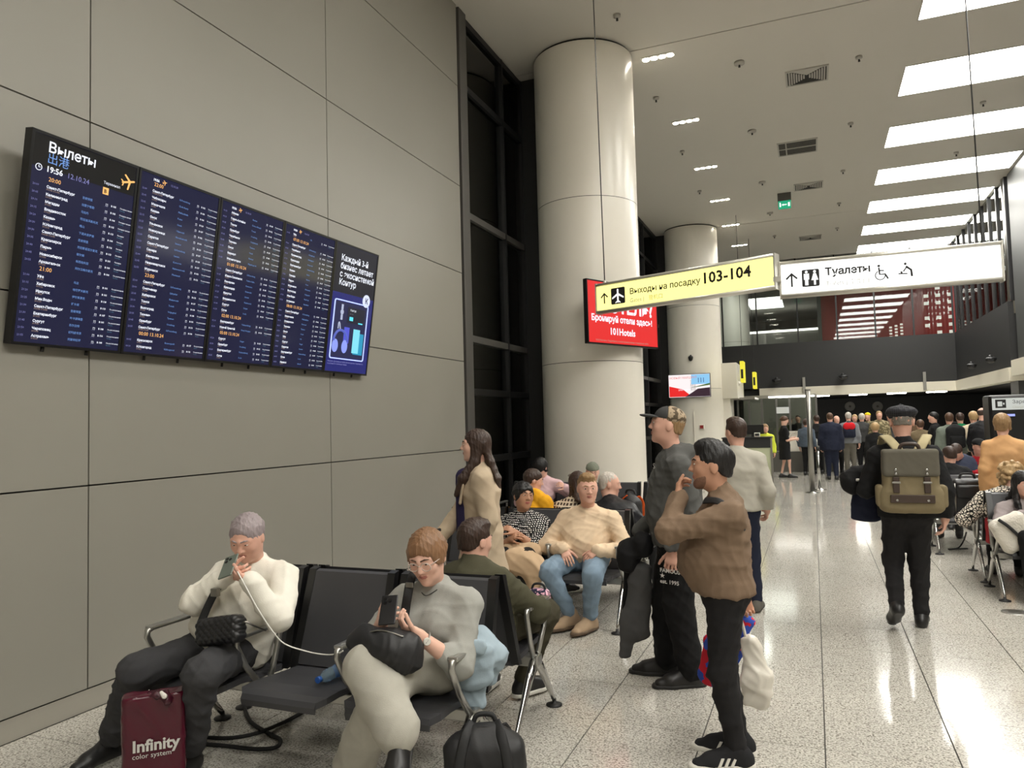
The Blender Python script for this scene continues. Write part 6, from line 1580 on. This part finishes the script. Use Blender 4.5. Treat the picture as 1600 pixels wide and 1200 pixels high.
# charging cable
pts = smooth_path([W3(371, 893, 2.90), W3(383, 915, 2.90), W3(402, 950, 2.90), W3(425, 985, 2.93), W3(445, 1006, 2.98), W3(480, 1018, 3.02), W3(510, 1023, 3.0), W3(528, 1021, 2.95), W3(536, 1017, 2.93)])
t = thing('charging_cable', pts[0], 'thin white charging cable running from the phone across the empty seat', 'cable'); tubeof(t, 'cord', pts, 0.0032, mat('white_cable', (228, 226, 220), 0.5), 6)
# quilted shoulder bag of the woman in white
A = axes(V3(0.85, 0.05, 0.14), V3(-0.1, 0.2, 1)); c = W3(345, 985, 2.88)
t = thing('shoulder_bag', c, 'small quilted black shoulder bag on the lap of the woman in white', 'bag')
P, Q = surface([RBox(c, (0.128, 0.042, 0.062), A, 0.03)], 0.0042, 0.01)
L = (P - c) @ A.T; N = vnormals(P, Q); f = np.abs(np.sin((L[:, 0] + L[:, 2]) * 92)) ** 0.5 * np.abs(np.sin((L[:, 0] - L[:, 2]) * 92)) ** 0.5
qmesh('quilted_body', P + N * (f * 0.007)[:, None], Q, M_leath, t, base=c)
pts = [c + A[0] * 0.127 + A[2] * 0.02, c + A[0] * 0.15 + A[2] * 0.025, W3(396, 977, 2.93), W3(415, 985, 3.05)]; tubeof(t, 'chain', smooth_path(pts), 0.005, M_buckle, 6)
pts = smooth_path([W3(313, 975, 2.90), W3(326, 945, 2.93), W3(338, 922, 2.95), W3(352, 903, 2.99), W3(372, 884, 3.06)]); tubeof(t, 'strap', pts, 0.019, M_strapb, 8, flat=0.12, up=(0.55, -0.7, 0.2))
b = MB(); q = W3(338, 925, 2.935); b.box(tuple(q - 0.02), tuple(q + V3(0.02, 0.008, 0.02)), bev=0.003); b.build('buckle', M_buckle, t)
tubeof(t, 'zip', [c + A[2] * 0.064 - A[0] * 0.1, c + A[2] * 0.066, c + A[2] * 0.064 + A[0] * 0.1], 0.004, M_buckle, 6)
# water bottle lying on the empty seat
a, e = atz(498, 1062, 0.462), atz(534, 1044, 0.465); d = unit(e - a)
t = thing('water_bottle', (a + e) / 2, 'clear plastic water bottle with a blue cap lying on the empty seat', 'bottle')
pet = bpy.data.materials.new('clear_plastic'); pet.use_nodes = True; pb = pet.node_tree.nodes['Principled BSDF']
pb.inputs['Base Color'].default_value = lin((190, 215, 228)) + (1,); pb.inputs['Roughness'].default_value = 0.08; pb.inputs['Transmission Weight'].default_value = 0.85; pb.inputs['IOR'].default_value = 1.25
LB = 0.20; s0 = a - d * 0.01
MB().lathe([(0.012, 0.015), (0.014, 0.03), (0.028, 0.055), (0.032, 0.075), (0.029, 0.09), (0.032, 0.105), (0.029, 0.12), (0.032, 0.135), (0.032, 0.185), (0.026, 0.198), (0.01, 0.195)], s0, 20, axis=tuple(d)).build('shell', pet, t, loc=tuple(t.location))
MB().lathe([(0.0155, 0.0), (0.0155, 0.02)], s0, 16, axis=tuple(d)).build('cap', mat('blue_cap', (40, 90, 170), 0.4), t, loc=tuple(t.location))
MB().lathe([(0.0325, 0.14), (0.0325, 0.172)], s0, 20, axis=tuple(d)).build('label', mat('bottle_label', (60, 110, 180), 0.5), t, loc=tuple(t.location))
# black soft bag in the lap of the woman in grey
c = W3(602, 1015, 2.84)
t = thing('handbag', c, 'slouchy black bag on the lap of the woman in grey', 'bag')
child(t, 'body', [(Ell(W3(570, 1003, 2.84), (0.085, 0.075, 0.075)), 0.05), (Ell(W3(605, 1012, 2.82), (0.12, 0.085, 0.085)), 0.05), (Ell(W3(637, 1018, 2.86), (0.075, 0.075, 0.08)), 0.05), (Ell(W3(632, 1040, 2.84), (0.05, 0.06, 0.035)), 0.05)], 0.008, M_nylon, fold=0.008, freq=34, seed=3)
pts = smooth_path([W3(628, 985, 2.94), W3(632, 962, 3.04), W3(637, 930, 3.055), W3(642, 905, 3.10), W3(650, 893, 3.19)]); tubeof(t, 'strap', pts, 0.021, M_strapb, 8, flat=0.10, up=(0.45, -0.85, 0.15))
b = MB(); q = W3(640, 914, 3.065); b.box(tuple(q - V3(0.02, 0.006, 0.012)), tuple(q + V3(0.02, 0.004, 0.012)), bev=0.003); b.build('slider', M_buckle, t)
tubeof(t, 'zip', smooth_path([W3(552, 1000, 2.80), W3(590, 985, 2.79), W3(630, 995, 2.80)]), 0.004, M_buckle, 6)
# glasses, watch and necklace of the woman in grey
W, H, hh, J = root_info[P2.name]
b = MB()
for sg in (-1, 1):
    c0 = W(sg * 0.135, 0.405, 0.0); ring = [c0 + H[0] * (0.105 * hh * math.cos(a)) + H[2] * (0.085 * hh * math.sin(a)) for a in np.linspace(0, 2 * math.pi, 17)]; b.tube(ring, 0.0022, 6, caps=False)
    b.tube([W(sg * 0.24, 0.38, 0.03), W(sg * 0.335, 0.15, 0.03), W(sg * 0.35, -0.05, 0.0)], 0.0022, 6)
b.tube([W(-0.03, 0.415, 0.02), W(0, 0.43, 0.035), W(0.03, 0.415, 0.02)], 0.0022, 6); b.build('glasses', mat('clear_frame', (205, 190, 180), 0.2), P2, loc=tuple(P2.location))
ax = unit(J['el_l'] - J['wr_l']); wc_ = J['wr_l'] + ax * 0.03; u0 = unit(np.cross(ax, V3(0, 0, 1))); v0 = np.cross(ax, u0)
b = MB(); b.tube([wc_ + (u0 * math.cos(a) + v0 * math.sin(a)) * 0.034 for a in np.linspace(0, 2 * math.pi, 17)], 0.008, 6, caps=False, flat=0.4); b.build('watch_strap', M_arm, P2, loc=tuple(P2.location))
face_d = unit(V3(0.5, -0.8, 0.25)); face_d = unit(face_d - ax * (face_d @ ax)); b = MB(); b.lathe([(0.017, 0), (0.017, 0.006), (0.014, 0.007)], wc_ + face_d * 0.032, 18, axis=tuple(face_d)); b.build('watch_face', SOLE_w, P2, loc=tuple(P2.location))
tubeof(P2, 'necklace', smooth_path([J['neck'] + V3(-0.062, -0.02, 0.012), J['neck'] + V3(-0.045, -0.07, -0.012), J['neck'] + V3(0, -0.096, -0.035), J['neck'] + V3(0.045, -0.07, -0.012), J['neck'] + V3(0.062, -0.02, 0.012)]), 0.0022, M_strapb, 5)
# denim jacket over the arm of the bench
c = W3(745, 1010, 3.22)
t = thing('denim_jacket', c, 'pale blue denim jacket draped over the right arm of the front bench', 'jacket')
C_den = cloth('pale_denim', (156, 172, 182), var=0.16, vscale=10)
child(t, 'body', [(Cone(W3(708, 1012, 3.12), W3(748, 1000, 3.26), 0.050, 0.058), 0.05), (Cone(W3(748, 1000, 3.26), W3(776, 1022, 3.28), 0.056, 0.05), 0.05), (Cone(W3(738, 1018, 3.16), W3(742, 1065, 3.16), (0.105, 0.045), (0.090, 0.04), V3(1, 0.3, 0)), 0.05), (Cone(W3(770, 1020, 3.27), W3(765, 1060, 3.27), (0.055, 0.04), (0.04, 0.03), V3(1, 0.2, 0)), 0.05)], 0.010, C_den, fold=0.009, freq=26, seed=4)
child(t, 'sleeve', [Cone(W3(738, 1055, 3.19), W3(742, 1098, 3.19), (0.062, 0.04), (0.058, 0.036), V3(1, 0.3, 0))], 0.009, C_den, fold=0.009, freq=40, seed=7)
child(t, 'collar', [Cone(W3(712, 1006, 3.07), W3(756, 1012, 3.13), (0.03, 0.014), (0.036, 0.012), V3(0, 0.2, 1))], 0.008, C_den, fold=0.004)
# black backpack on the floor in the foreground
def backpack(name, label, c, A, w, d, h, m, res=0.012, pocket=True, taper=0.85, strap=True, mp=None, mst=None):
    """rows of A: right, back-to-wearer, up; the pocket faces -A[1]"""
    t = thing(name, c - A[2] * h, label, 'backpack')
    child(t, 'body', [(RBox(c - A[2] * h * 0.15, (w, d, h * 0.85), A, min(w, d) * 0.6), 0.03), (Ell(c + A[2] * h * 0.45, (w * taper, d * 0.95, h * 0.55), A), 0.06)], res, m, fold=0.005, freq=26)
    if pocket: child(t, 'front_pocket', [RBox(c - A[1] * d * 0.95 - A[2] * h * 0.38, (w * 0.78, d * 0.35, h * 0.42), A, d * 0.3)], res, mp or m, fold=0.003)
    tubeof(t, 'zip', smooth_path([c + A[0] * w * 0.96 - A[2] * h * 0.1, c + A[0] * w * 0.8 + A[2] * h * 0.55 - A[1] * d * 0.35, c + A[2] * h * 0.93 - A[1] * d * 0.4, c - A[0] * w * 0.8 + A[2] * h * 0.55 - A[1] * d * 0.35, c - A[0] * w * 0.96 - A[2] * h * 0.1]), 0.006, M_strapb, 6)
    tubeof(t, 'handle', smooth_path([c + A[2] * h * 0.94 - A[0] * 0.05 + A[1] * d * 0.3, c + A[2] * (h + 0.02) - A[0] * 0.03 + A[1] * d * 0.3, c + A[2] * (h + 0.02) + A[0] * 0.03 + A[1] * d * 0.3, c + A[2] * h * 0.94 + A[0] * 0.05 + A[1] * d * 0.3]), 0.011, M_strapb, 8)
    if strap:
        for sg in (-1, 1):
            tubeof(t, 'strap', smooth_path([c + A[2] * h * 0.8 + A[0] * w * 0.4 * sg + A[1] * d, c + A[2] * h * 0.5 + A[0] * w * 0.55 * sg + A[1] * (d + 0.05), c - A[2] * h * 0.2 + A[0] * w * 0.65 * sg + A[1] * (d + 0.04), c - A[2] * h * 0.8 + A[0] * w * 0.7 * sg + A[1] * d]), 0.026, mst or M_strapb, 8, flat=0.25, up=tuple(A[1]))
    return t
c = atz(758, 1205, 0.205)
A = axes(V3(0.93, 0.36, 0), V3(-0.05, 0.12, 1))
bp = backpack('backpack', 'black backpack standing on the floor in the foreground', c, A, 0.175, 0.09, 0.20, M_nylon, 0.009, taper=0.80)
for k in (-1, 1):
    tubeof(bp, 'front_strap', smooth_path([c + A[2] * 0.195 + A[0] * 0.05 * k, c + A[2] * 0.16 + A[0] * 0.075 * k - A[1] * 0.075, c + A[2] * 0.06 + A[0] * 0.10 * k - A[1] * 0.103, c - A[2] * 0.08 + A[0] * 0.12 * k - A[1] * 0.108]), 0.022, M_strapb, 8, flat=0.3, up=tuple(-A[1]))
    tubeof(bp, 'cross_cord', [c - A[1] * 0.118 + A[0] * 0.04 * k + A[2] * 0.03, c - A[1] * 0.118 - A[0] * 0.04 * k - A[2] * 0.03], 0.004, M_strapb, 6)
# maroon shopping bag between the knees of the woman in white
r = unit(V3(0.74, 0.67, 0)); u = V3(0, 0, 1); A = axes(r, u); c = W3(241, 1145, 2.60)
t = thing('shopping_bag', c - u * 0.24, 'maroon glossy shopping bag lettered Infinity color system', 'shopping bag')
M_mar = mat('maroon_plastic', (74, 13, 32), 0.2, var=0.25, vscale=7, bump=0.08, bscale=14)
child(t, 'bag', [(RBox(c - u * 0.02, (0.135, 0.05, 0.22), A, 0.03), 0.02)], 0.009, M_mar, sub=[Half(c + u * 0.185, u)], fold=0.006, freq=22)
fz = c - A[1] * 0.056
text_mesh('lettering', 'Infinity', 0.072, fz - r * 0.085 - u * 0.055, r, u, mat('silver_print', (205, 200, 196), 0.4), t, bold=0.002)
text_mesh('lettering_small', 'color system', 0.031, fz - r * 0.085 - u * 0.085, r, u, MATS['silver_print'], t)
child(t, 'tissue', [(Ell(W3(246, 1085, 2.60), (0.055, 0.045, 0.022)), 0.02), (Ell(W3(262, 1093, 2.60), (0.03, 0.03, 0.028)), 0.02)], 0.007, mat('dark_tissue', (60, 16, 30), 0.3), fold=0.010, freq=60)
child(t, 'paper_corner', [Cone(W3(252, 1082, 2.57), W3(257, 1088, 2.57), 0.008, 0.012)], 0.004, SOLE_w)
# power cord lying under the front bench
pts = smooth_path([atz(382, 1106, 0.01), atz(392, 1128, 0.01), atz(420, 1146, 0.01), atz(438, 1156, 0.01), atz(430, 1168, 0.01), atz(395, 1170, 0.01), atz(350, 1165, 0.01), atz(322, 1163, 0.01)])
t = thing('power_cord', pts[0], 'thick black power cord looped on the floor under the front bench', 'cord'); tubeof(t, 'cord', pts, 0.011, M_strapb, 8)
pts = smooth_path([atz(322, 1152, 0.012), atz(360, 1153, 0.012), atz(400, 1146, 0.024), atz(440, 1130, 0.012), atz(475, 1112, 0.012)]); tubeof(t, 'cord_end', pts, 0.011, M_strapb, 8)
# suitcase of the woman in the beige coat
c = V3(-2.62, 4.86, 0.33); t = thing('suitcase', V3(-2.62, 4.86, 0), 'pale wheeled suitcase beside the woman in the beige coat', 'suitcase')
M_case = mat('pale_pink_shell', (208, 196, 190), 0.35)
child(t, 'shell', [RBox(c, (0.12, 0.19, 0.27), np.array([[1, 0, 0], [0, 1, 0], [0, 0, 1.0]]), 0.05)], 0.012, M_case)
for k in (-0.10, 0.10): tubeof(t, 'handle_tube', [c + V3(0.05, k, 0.2), c + V3(0.05, k, 0.585)], 0.009, M_arm, 8)
tubeof(t, 'handle_grip', [c + V3(0.05, -0.11, 0.59), c + V3(0.05, 0.11, 0.59)], 0.016, M_strapb, 8)
for dx in (-0.08, 0.08):
    for dy in (-0.15, 0.15): MB().lathe([(0.03, -0.012), (0.03, 0.012)], c + V3(dx, dy, -0.30), 12, axis=(1, 0, 0)).build('wheel', M_foot, t, loc=tuple(t.location))
# pink patterned bag at the knee of the man in olive
c = W3(842, 938, 4.52); t = thing('small_bag', c, 'small pink patterned bag at the knee of the man in olive', 'bag')
child(t, 'body', [(RBox(c, (0.075, 0.05, 0.075), None, 0.04), 0.02)], 0.007, pattern('pink_print', 'leopard', (40, 40, 60), (226, 176, 192), 30))
tubeof(t, 'handle', smooth_path([c + V3(-0.05, 0, 0.05), c + V3(-0.03, 0, 0.10), c + V3(0.03, 0, 0.10), c + V3(0.05, 0, 0.05)]), 0.008, M_strapb, 6)
# coat over the lap of the woman in dots
c = W3(832, 868, 5.9); t = thing('folded_coat', c, 'beige coat folded over the lap of the woman in dots', 'coat')
child(t, 'cloth', [(Cone(W3(800, 862, 5.98), W3(834, 862, 6.0), (0.09, 0.09), (0.08, 0.09), V3(0, 0, 1)), 0.06), (Cone(W3(806, 878, 5.80), W3(832, 884, 5.78), 0.125, 0.11), 0.08), (Cone(W3(830, 890, 5.76), W3(835, 915, 5.74), (0.10, 0.05), (0.06, 0.04), V3(1, 0, 0)), 0.06)], 0.014, cloth('sand', (200, 172, 140)), fold=0.012, freq=24)
# orange and black backpack by the elderly man
A = axes(V3(0.95, -0.25, 0.0), V3(0.05, 0, 1)); c = W3(984, 806, 6.98)
ob = backpack('backpack', 'black and orange backpack beside the bald elderly man', c, A, 0.11, 0.09, 0.22, M_nylon, 0.014, mp=cloth('orange', (214, 92, 40)), mst=MATS['cloth_orange'])
tubeof(ob, 'piping', smooth_path([c - A[1] * 0.08 + A[0] * 0.02 + A[2] * 0.2, c - A[1] * 0.1 - A[0] * 0.07 + A[2] * 0.1, c - A[1] * 0.1 - A[0] * 0.075 - A[2] * 0.1]), 0.016, MATS['cloth_orange'], 6, flat=0.4)
# jackets hanging over the arm of the man in the hoodie
c = W3(990, 862, 4.92); t = thing('jacket', c, 'black padded jacket bundled over the arm of the man in the hoodie', 'jacket')
child(t, 'bundle', [(Ell(W3(982, 868, 4.92), (0.085, 0.11, 0.115)), 0.05), (Ell(W3(1004, 850, 4.90), (0.07, 0.10, 0.09)), 0.05)], 0.011, C_black, fold=0.010, freq=28)
c = W3(990, 950, 4.93); t = thing('jacket', c, 'dark grey jacket hanging down below the black one', 'jacket')
child(t, 'panel', [(Cone(W3(1003, 890, 4.93), W3(993, 990, 4.93), (0.075, 0.05), (0.095, 0.05), V3(1, 0.3, 0)), 0.04), (Cone(W3(985, 960, 4.92), W3(977, 1022, 4.92), (0.055, 0.04), (0.042, 0.03), V3(1, 0.3, 0)), 0.04)], 0.011, cloth('slate', (78, 78, 78)), fold=0.009, freq=26)
child(t, 'lining', [Cone(W3(985, 890, 4.97), W3(976, 985, 4.97), (0.045, 0.03), (0.03, 0.02), V3(1, 0.3, 0))], 0.011, C_black, fold=0.006)
W, H, hh, J = root_info[P12.name]
ax = unit(J['el_l'] - J['wr_l']); wc_ = J['wr_l'] + ax * 0.02; u0 = unit(np.cross(ax, V3(0, 0.2, 1))); v0 = np.cross(ax, u0)
b = MB(); b.tube([wc_ + (u0 * math.cos(a) + v0 * math.sin(a)) * 0.038 for a in np.linspace(0, 2 * math.pi, 17)], 0.012, 6, caps=False, flat=0.5); b.build('watch', M_strapb, P12, loc=tuple(P12.location))
b = MB(); b.lathe([(0.02, 0), (0.02, 0.008)], wc_ + V3(0, -0.038, 0), 14, axis=(0, -1, 0)); b.build('watch_face', M_lens, P12, loc=tuple(P12.location))
q = W3(1031, 893, 4.70)
text_mesh('trouser_print', 'FAMOUS\n★\nest. 1995', 0.034, q, (0.96, -0.2, -0.06), (0.02, 0, 1), mat('print_white', (215, 213, 208), 0.6), P12, bold=0.0008)
text_mesh('chest_print', 'S', 0.05, W3(1020, 732, 4.86), (0.8, -0.6, 0), (0, 0, 1), MATS['print_white'], P12)
# bags held behind the man in taupe
c = W3(1182, 1046, 4.20); t = thing('plastic_bag', c, 'white plastic carrier bag hanging behind the man in taupe', 'bag')
child(t, 'sack', [(Cone(W3(1172, 1000, 4.20), W3(1182, 1060, 4.20), (0.05, 0.03), (0.075, 0.045), V3(1, 0.1, 0)), 0.04), (RBox(W3(1183, 1075, 4.20), (0.080, 0.045, 0.10), axes(V3(1, 0, -0.12), V3(0, 0, 1)), 0.04), 0.04)], 0.009, mat('milky_plastic', (222, 216, 204), 0.35), fold=0.010, freq=36)
tubeof(t, 'handle', smooth_path([W3(1166, 1000, 4.2), W3(1160, 975, 4.17), W3(1150, 950, 4.14)]), 0.008, MATS['milky_plastic'], 6)
c = W3(1125, 1030, 4.25); t = thing('printed_bag', c, 'red and blue printed bag seen between the legs of the man in taupe', 'bag')
M_rb = pattern('red_blue_print', 'camo', (200, 40, 56), (56, 84, 178), 16)
child(t, 'sack', [(Cone(W3(1165, 965, 4.25), W3(1130, 1010, 4.26), (0.06, 0.03), (0.09, 0.04), V3(1, 0, 0)), 0.04), (Cone(W3(1128, 1010, 4.26), W3(1110, 1062, 4.26), (0.10, 0.04), (0.075, 0.035), V3(1, 0, 0)), 0.04)], 0.010, M_rb, fold=0.006)
tubeof(t, 'handle', smooth_path([W3(1168, 972, 4.25), W3(1160, 955, 4.2), W3(1150, 948, 4.14)]), 0.008, M_rb, 6)
W, H, hh, J = root_info[P13.name]
sp_ = smooth_path([W3(1100, 782, 3.80), W3(1122, 783, 3.74), W3(1142, 800, 3.70), W3(1158, 822, 3.74), W3(1168, 845, 3.84)])
tubeof(P13, 'shoulder_strap', sp_, 0.02, M_strapb, 8, flat=0.2, up=(0.4, -0.8, 0.4))
ax = unit(J['el_l'] - J['wr_l']); wc_ = J['wr_l'] + ax * 0.015; u0 = unit(np.cross(ax, V3(1, 0.2, 0))); v0 = np.cross(ax, u0)
b = MB(); b.tube([wc_ + (u0 * math.cos(a) + v0 * math.sin(a)) * 0.034 for a in np.linspace(0, 2 * math.pi, 17)], 0.011, 6, caps=False, flat=0.5); b.build('watch', M_strapb, P13, loc=tuple(P13.location))
W, H, hh, J = root_info[P14.name]
tubeof(P14, 'lanyard', [J['neck'] + V3(0.06, -0.03, 0.012), J['neck'] + V3(0, -0.068, 0.0), J['neck'] + V3(-0.06, -0.03, 0.012)], 0.006, M_strapb, 6)

# canvas rucksack of the man with the beret
YR = 6.475; A = np.array([[1, 0, 0], [0, 1, 0], [0, 0, 1.0]]); c = W3(1422, 750, YR)
t = thing('rucksack', c, 'khaki canvas rucksack with grey flap worn by the man in the beret', 'backpack')
C_can = cloth('khaki_canvas', (128, 116, 90)); C_flap = cloth('grey_canvas', (98, 94, 84)); C_strap = cloth('tan_webbing', (176, 164, 130)); M_lea = mat('brown_leather', (62, 48, 40), 0.45, bump=0.05)
child(t, 'body', [(RBox(c - V3(0, 0, 0.015), (0.195, 0.085, 0.225), A, 0.05), 0.02), (RBox(c - V3(0, 0, 0.15), (0.225, 0.085, 0.09), A, 0.05), 0.05)], 0.009, C_can, fold=0.004, freq=26)
child(t, 'flap', [RBox(c + V3(0, -0.045, 0.135), (0.195, 0.06, 0.105), A, 0.025)], 0.008, C_flap, fold=0.002)
for sg in (-1, 1):
    x = c[0] + 0.105 * sg
    MB().box((x - 0.022, c[1] - 0.104, c[2] - 0.09), (x + 0.022, c[1] - 0.088, c[2] + 0.03), bev=0.004).build('leather_strap', M_lea, t, loc=tuple(c))
    for k in (0.085, 0.055): MB().lathe([(0.011, 0), (0.011, 0.006), (0.006, 0.009)], (x, c[1] - 0.105, c[2] + k), 12, axis=(0, -1, 0)).build('stud', M_chrome, t, loc=tuple(c))
    MB().box((x - 0.03, c[1] - 0.110, c[2] - 0.02), (x + 0.03, c[1] - 0.102, c[2] - 0.005), bev=0.003).build('buckle', M_buckle, t, loc=tuple(c))
    child(t, 'side_pocket', [RBox(c + V3(0.215 * sg, 0.0, -0.12), (0.03, 0.065, 0.085), A, 0.025)], 0.009, C_can)
    pts = smooth_path([c + V3(0.06 * sg, -0.01, 0.215), c + V3(0.105 * sg, 0.03, 0.285), c + V3(0.145 * sg, 0.12, 0.335), c + V3(0.155 * sg, 0.24, 0.325), c + V3(0.16 * sg, 0.345, 0.22)])
    tubeof(t, 'shoulder_strap', pts, 0.036, C_strap, 8, flat=0.18, up=(0, -0.75, 0.65))
MB().box((c[0] - 0.15, c[1] - 0.112, c[2] - 0.165), (c[0] + 0.15, c[1] - 0.084, c[2] - 0.105), bev=0.004).build('leather_patch', M_lea, t, loc=tuple(c))
for sg in (-1, 1): MB().lathe([(0.009, 0), (0.009, 0.005)], (c[0] + 0.105 * sg, c[1] - 0.112, c[2] - 0.145), 10, axis=(0, -1, 0)).build('stud', M_chrome, t, loc=tuple(c))
tubeof(t, 'handle', smooth_path([c + V3(-0.07, -0.05, 0.23), c + V3(-0.045, -0.055, 0.275), c + V3(0.045, -0.055, 0.275), c + V3(0.07, -0.05, 0.23)]), 0.014, M_lea, 8)
# his coat and bag over the left arm
c = W3(1338, 752, 6.86); t = thing('coat', c, 'black coat carried over the left arm of the man in the beret', 'coat')
child(t, 'bundle', [(Ell(W3(1335, 752, 6.86), (0.12, 0.11, 0.115)), 0.05), (Ell(W3(1352, 740, 6.84), (0.09, 0.10, 0.08)), 0.05)], 0.012, C_black, fold=0.009, freq=26)
child(t, 'hanging_part', [Cone(W3(1352, 765, 6.86), W3(1355, 808, 6.86), (0.10, 0.05), (0.13, 0.04), V3(1, 0, 0))], 0.012, C_navy, fold=0.008, freq=22)
for q in ((1340, 750), (1357, 758)): child(t, 'white_tag', [RBox(W3(q[0], q[1], 6.73), (0.014, 0.006, 0.012), None, 0.004)], 0.005, SOLE_w)
# right-hand side belongings
c = W3(1583, 832, 7.86); t = thing('handbag', c, 'white textured handbag in the lap at the right edge', 'bag')
child(t, 'body', [(RBox(c, (0.15, 0.07, 0.16), axes(V3(1, 0, 0.5), V3(-0.5, 0, 1)), 0.06), 0.03)], 0.012, mat('white_bag', (214, 208, 196), 0.6, bump=0.6, bscale=60), fold=0.005)
tubeof(t, 'strap', smooth_path([W3(1560, 812, 7.78), W3(1575, 822, 7.77), W3(1592, 838, 7.78), W3(1600, 850, 7.8)]), 0.014, M_strapb, 6)
c = W3(1513, 780, 10.42); t = thing('suitcase', c - V3(0, 0, 0.25), 'black travel bag standing on the seat of the second right-hand bench', 'bag')
child(t, 'body', [(RBox(c, (0.17, 0.11, 0.25), None, 0.05), 0.03)], 0.014, M_leath, fold=0.004)
child(t, 'top_pocket', [RBox(c + V3(0, -0.11, 0.10), (0.13, 0.03, 0.08), None, 0.025)], 0.012, M_leath)
tubeof(t, 'handle', smooth_path([c + V3(-0.08, 0, 0.24), c + V3(-0.06, 0, 0.30), c + V3(0.06, 0, 0.30), c + V3(0.08, 0, 0.24)]), 0.014, M_strapb, 8)
tubeof(t, 'metal_edge', [c + V3(-0.15, -0.11, 0.2), c + V3(-0.15, -0.115, -0.2)], 0.008, M_buckle, 6)
c = W3(1549, 830, 8.5); t = thing('tote_bag', c, 'crimson bag hanging at the left end of the right-hand bench', 'bag')
child(t, 'sack', [RBox(c, (0.04, 0.10, 0.13), None, 0.03)], 0.012, MATS['cloth_crimson'], fold=0.006)
tubeof(t, 'handle', smooth_path([c + V3(0, -0.06, 0.12), c + V3(0, -0.04, 0.2), c + V3(0, 0.04, 0.2), c + V3(0, 0.06, 0.12)]), 0.008, MATS['cloth_crimson'], 6)
pts = smooth_path([atz(1510, 832, 0.30), atz(1505, 846, 0.10), atz(1497, 856, 0.012), atz(1482, 858, 0.012), atz(1512, 857, 0.012)]); t = thing('power_cord', pts[0], 'thin black cord dropping to the floor from the second right-hand bench', 'cord'); tubeof(t, 'cord', pts, 0.009, M_strapb, 6)
# backpacks in the queue
c = JT['chest'] + V3(0, -0.21, -0.02); t = backpack('backpack', 'red and navy backpack on the man in the grey T-shirt', c, np.eye(3), 0.16, 0.08, 0.22, C_navy, 0.024, mp=C_navy, strap=False)
child(t, 'red_top', [(Ell(c + V3(-0.06, -0.05, 0.10), (0.10, 0.06, 0.11)), 0.03), (Ell(c + V3(0.06, -0.05, 0.10), (0.10, 0.06, 0.11)), 0.03)], 0.02, cloth('bright_red', (205, 34, 42)))
c = JG['chest'] + V3(0.06, -0.22, -0.02); backpack('backpack', 'round black backpack on the man in the grey-green hoodie', c, np.eye(3), 0.17, 0.09, 0.25, C_black, 0.024, strap=False)
# sunglasses pushed up in the dark hair
W, H, hh, J = root_info[PL.name]
b = MB()
for sg in (-1, 1): b.lathe([(0.028, 0), (0.028, 0.004)], W(sg * 0.14, 0.28, 0.42), 14, axis=tuple(H[1] * 0.5 + H[2]))
b.build('sunglasses', mat('pale_lens', (196, 190, 178), 0.15), PL, loc=tuple(PL.location))
# white wristband badge on the woman in black: a tablet
c = at(1236, 680, 21.85); t = thing('tablet', c, 'white tablet in the hands of the woman in black', 'tablet')
child(t, 'slab', [RBox(c, (0.10, 0.012, 0.13), axes(V3(0.2, 1, 0), V3(0.7, 0, 0.7)), 0.008)], 0.006, SOLE_w, k=0.004)
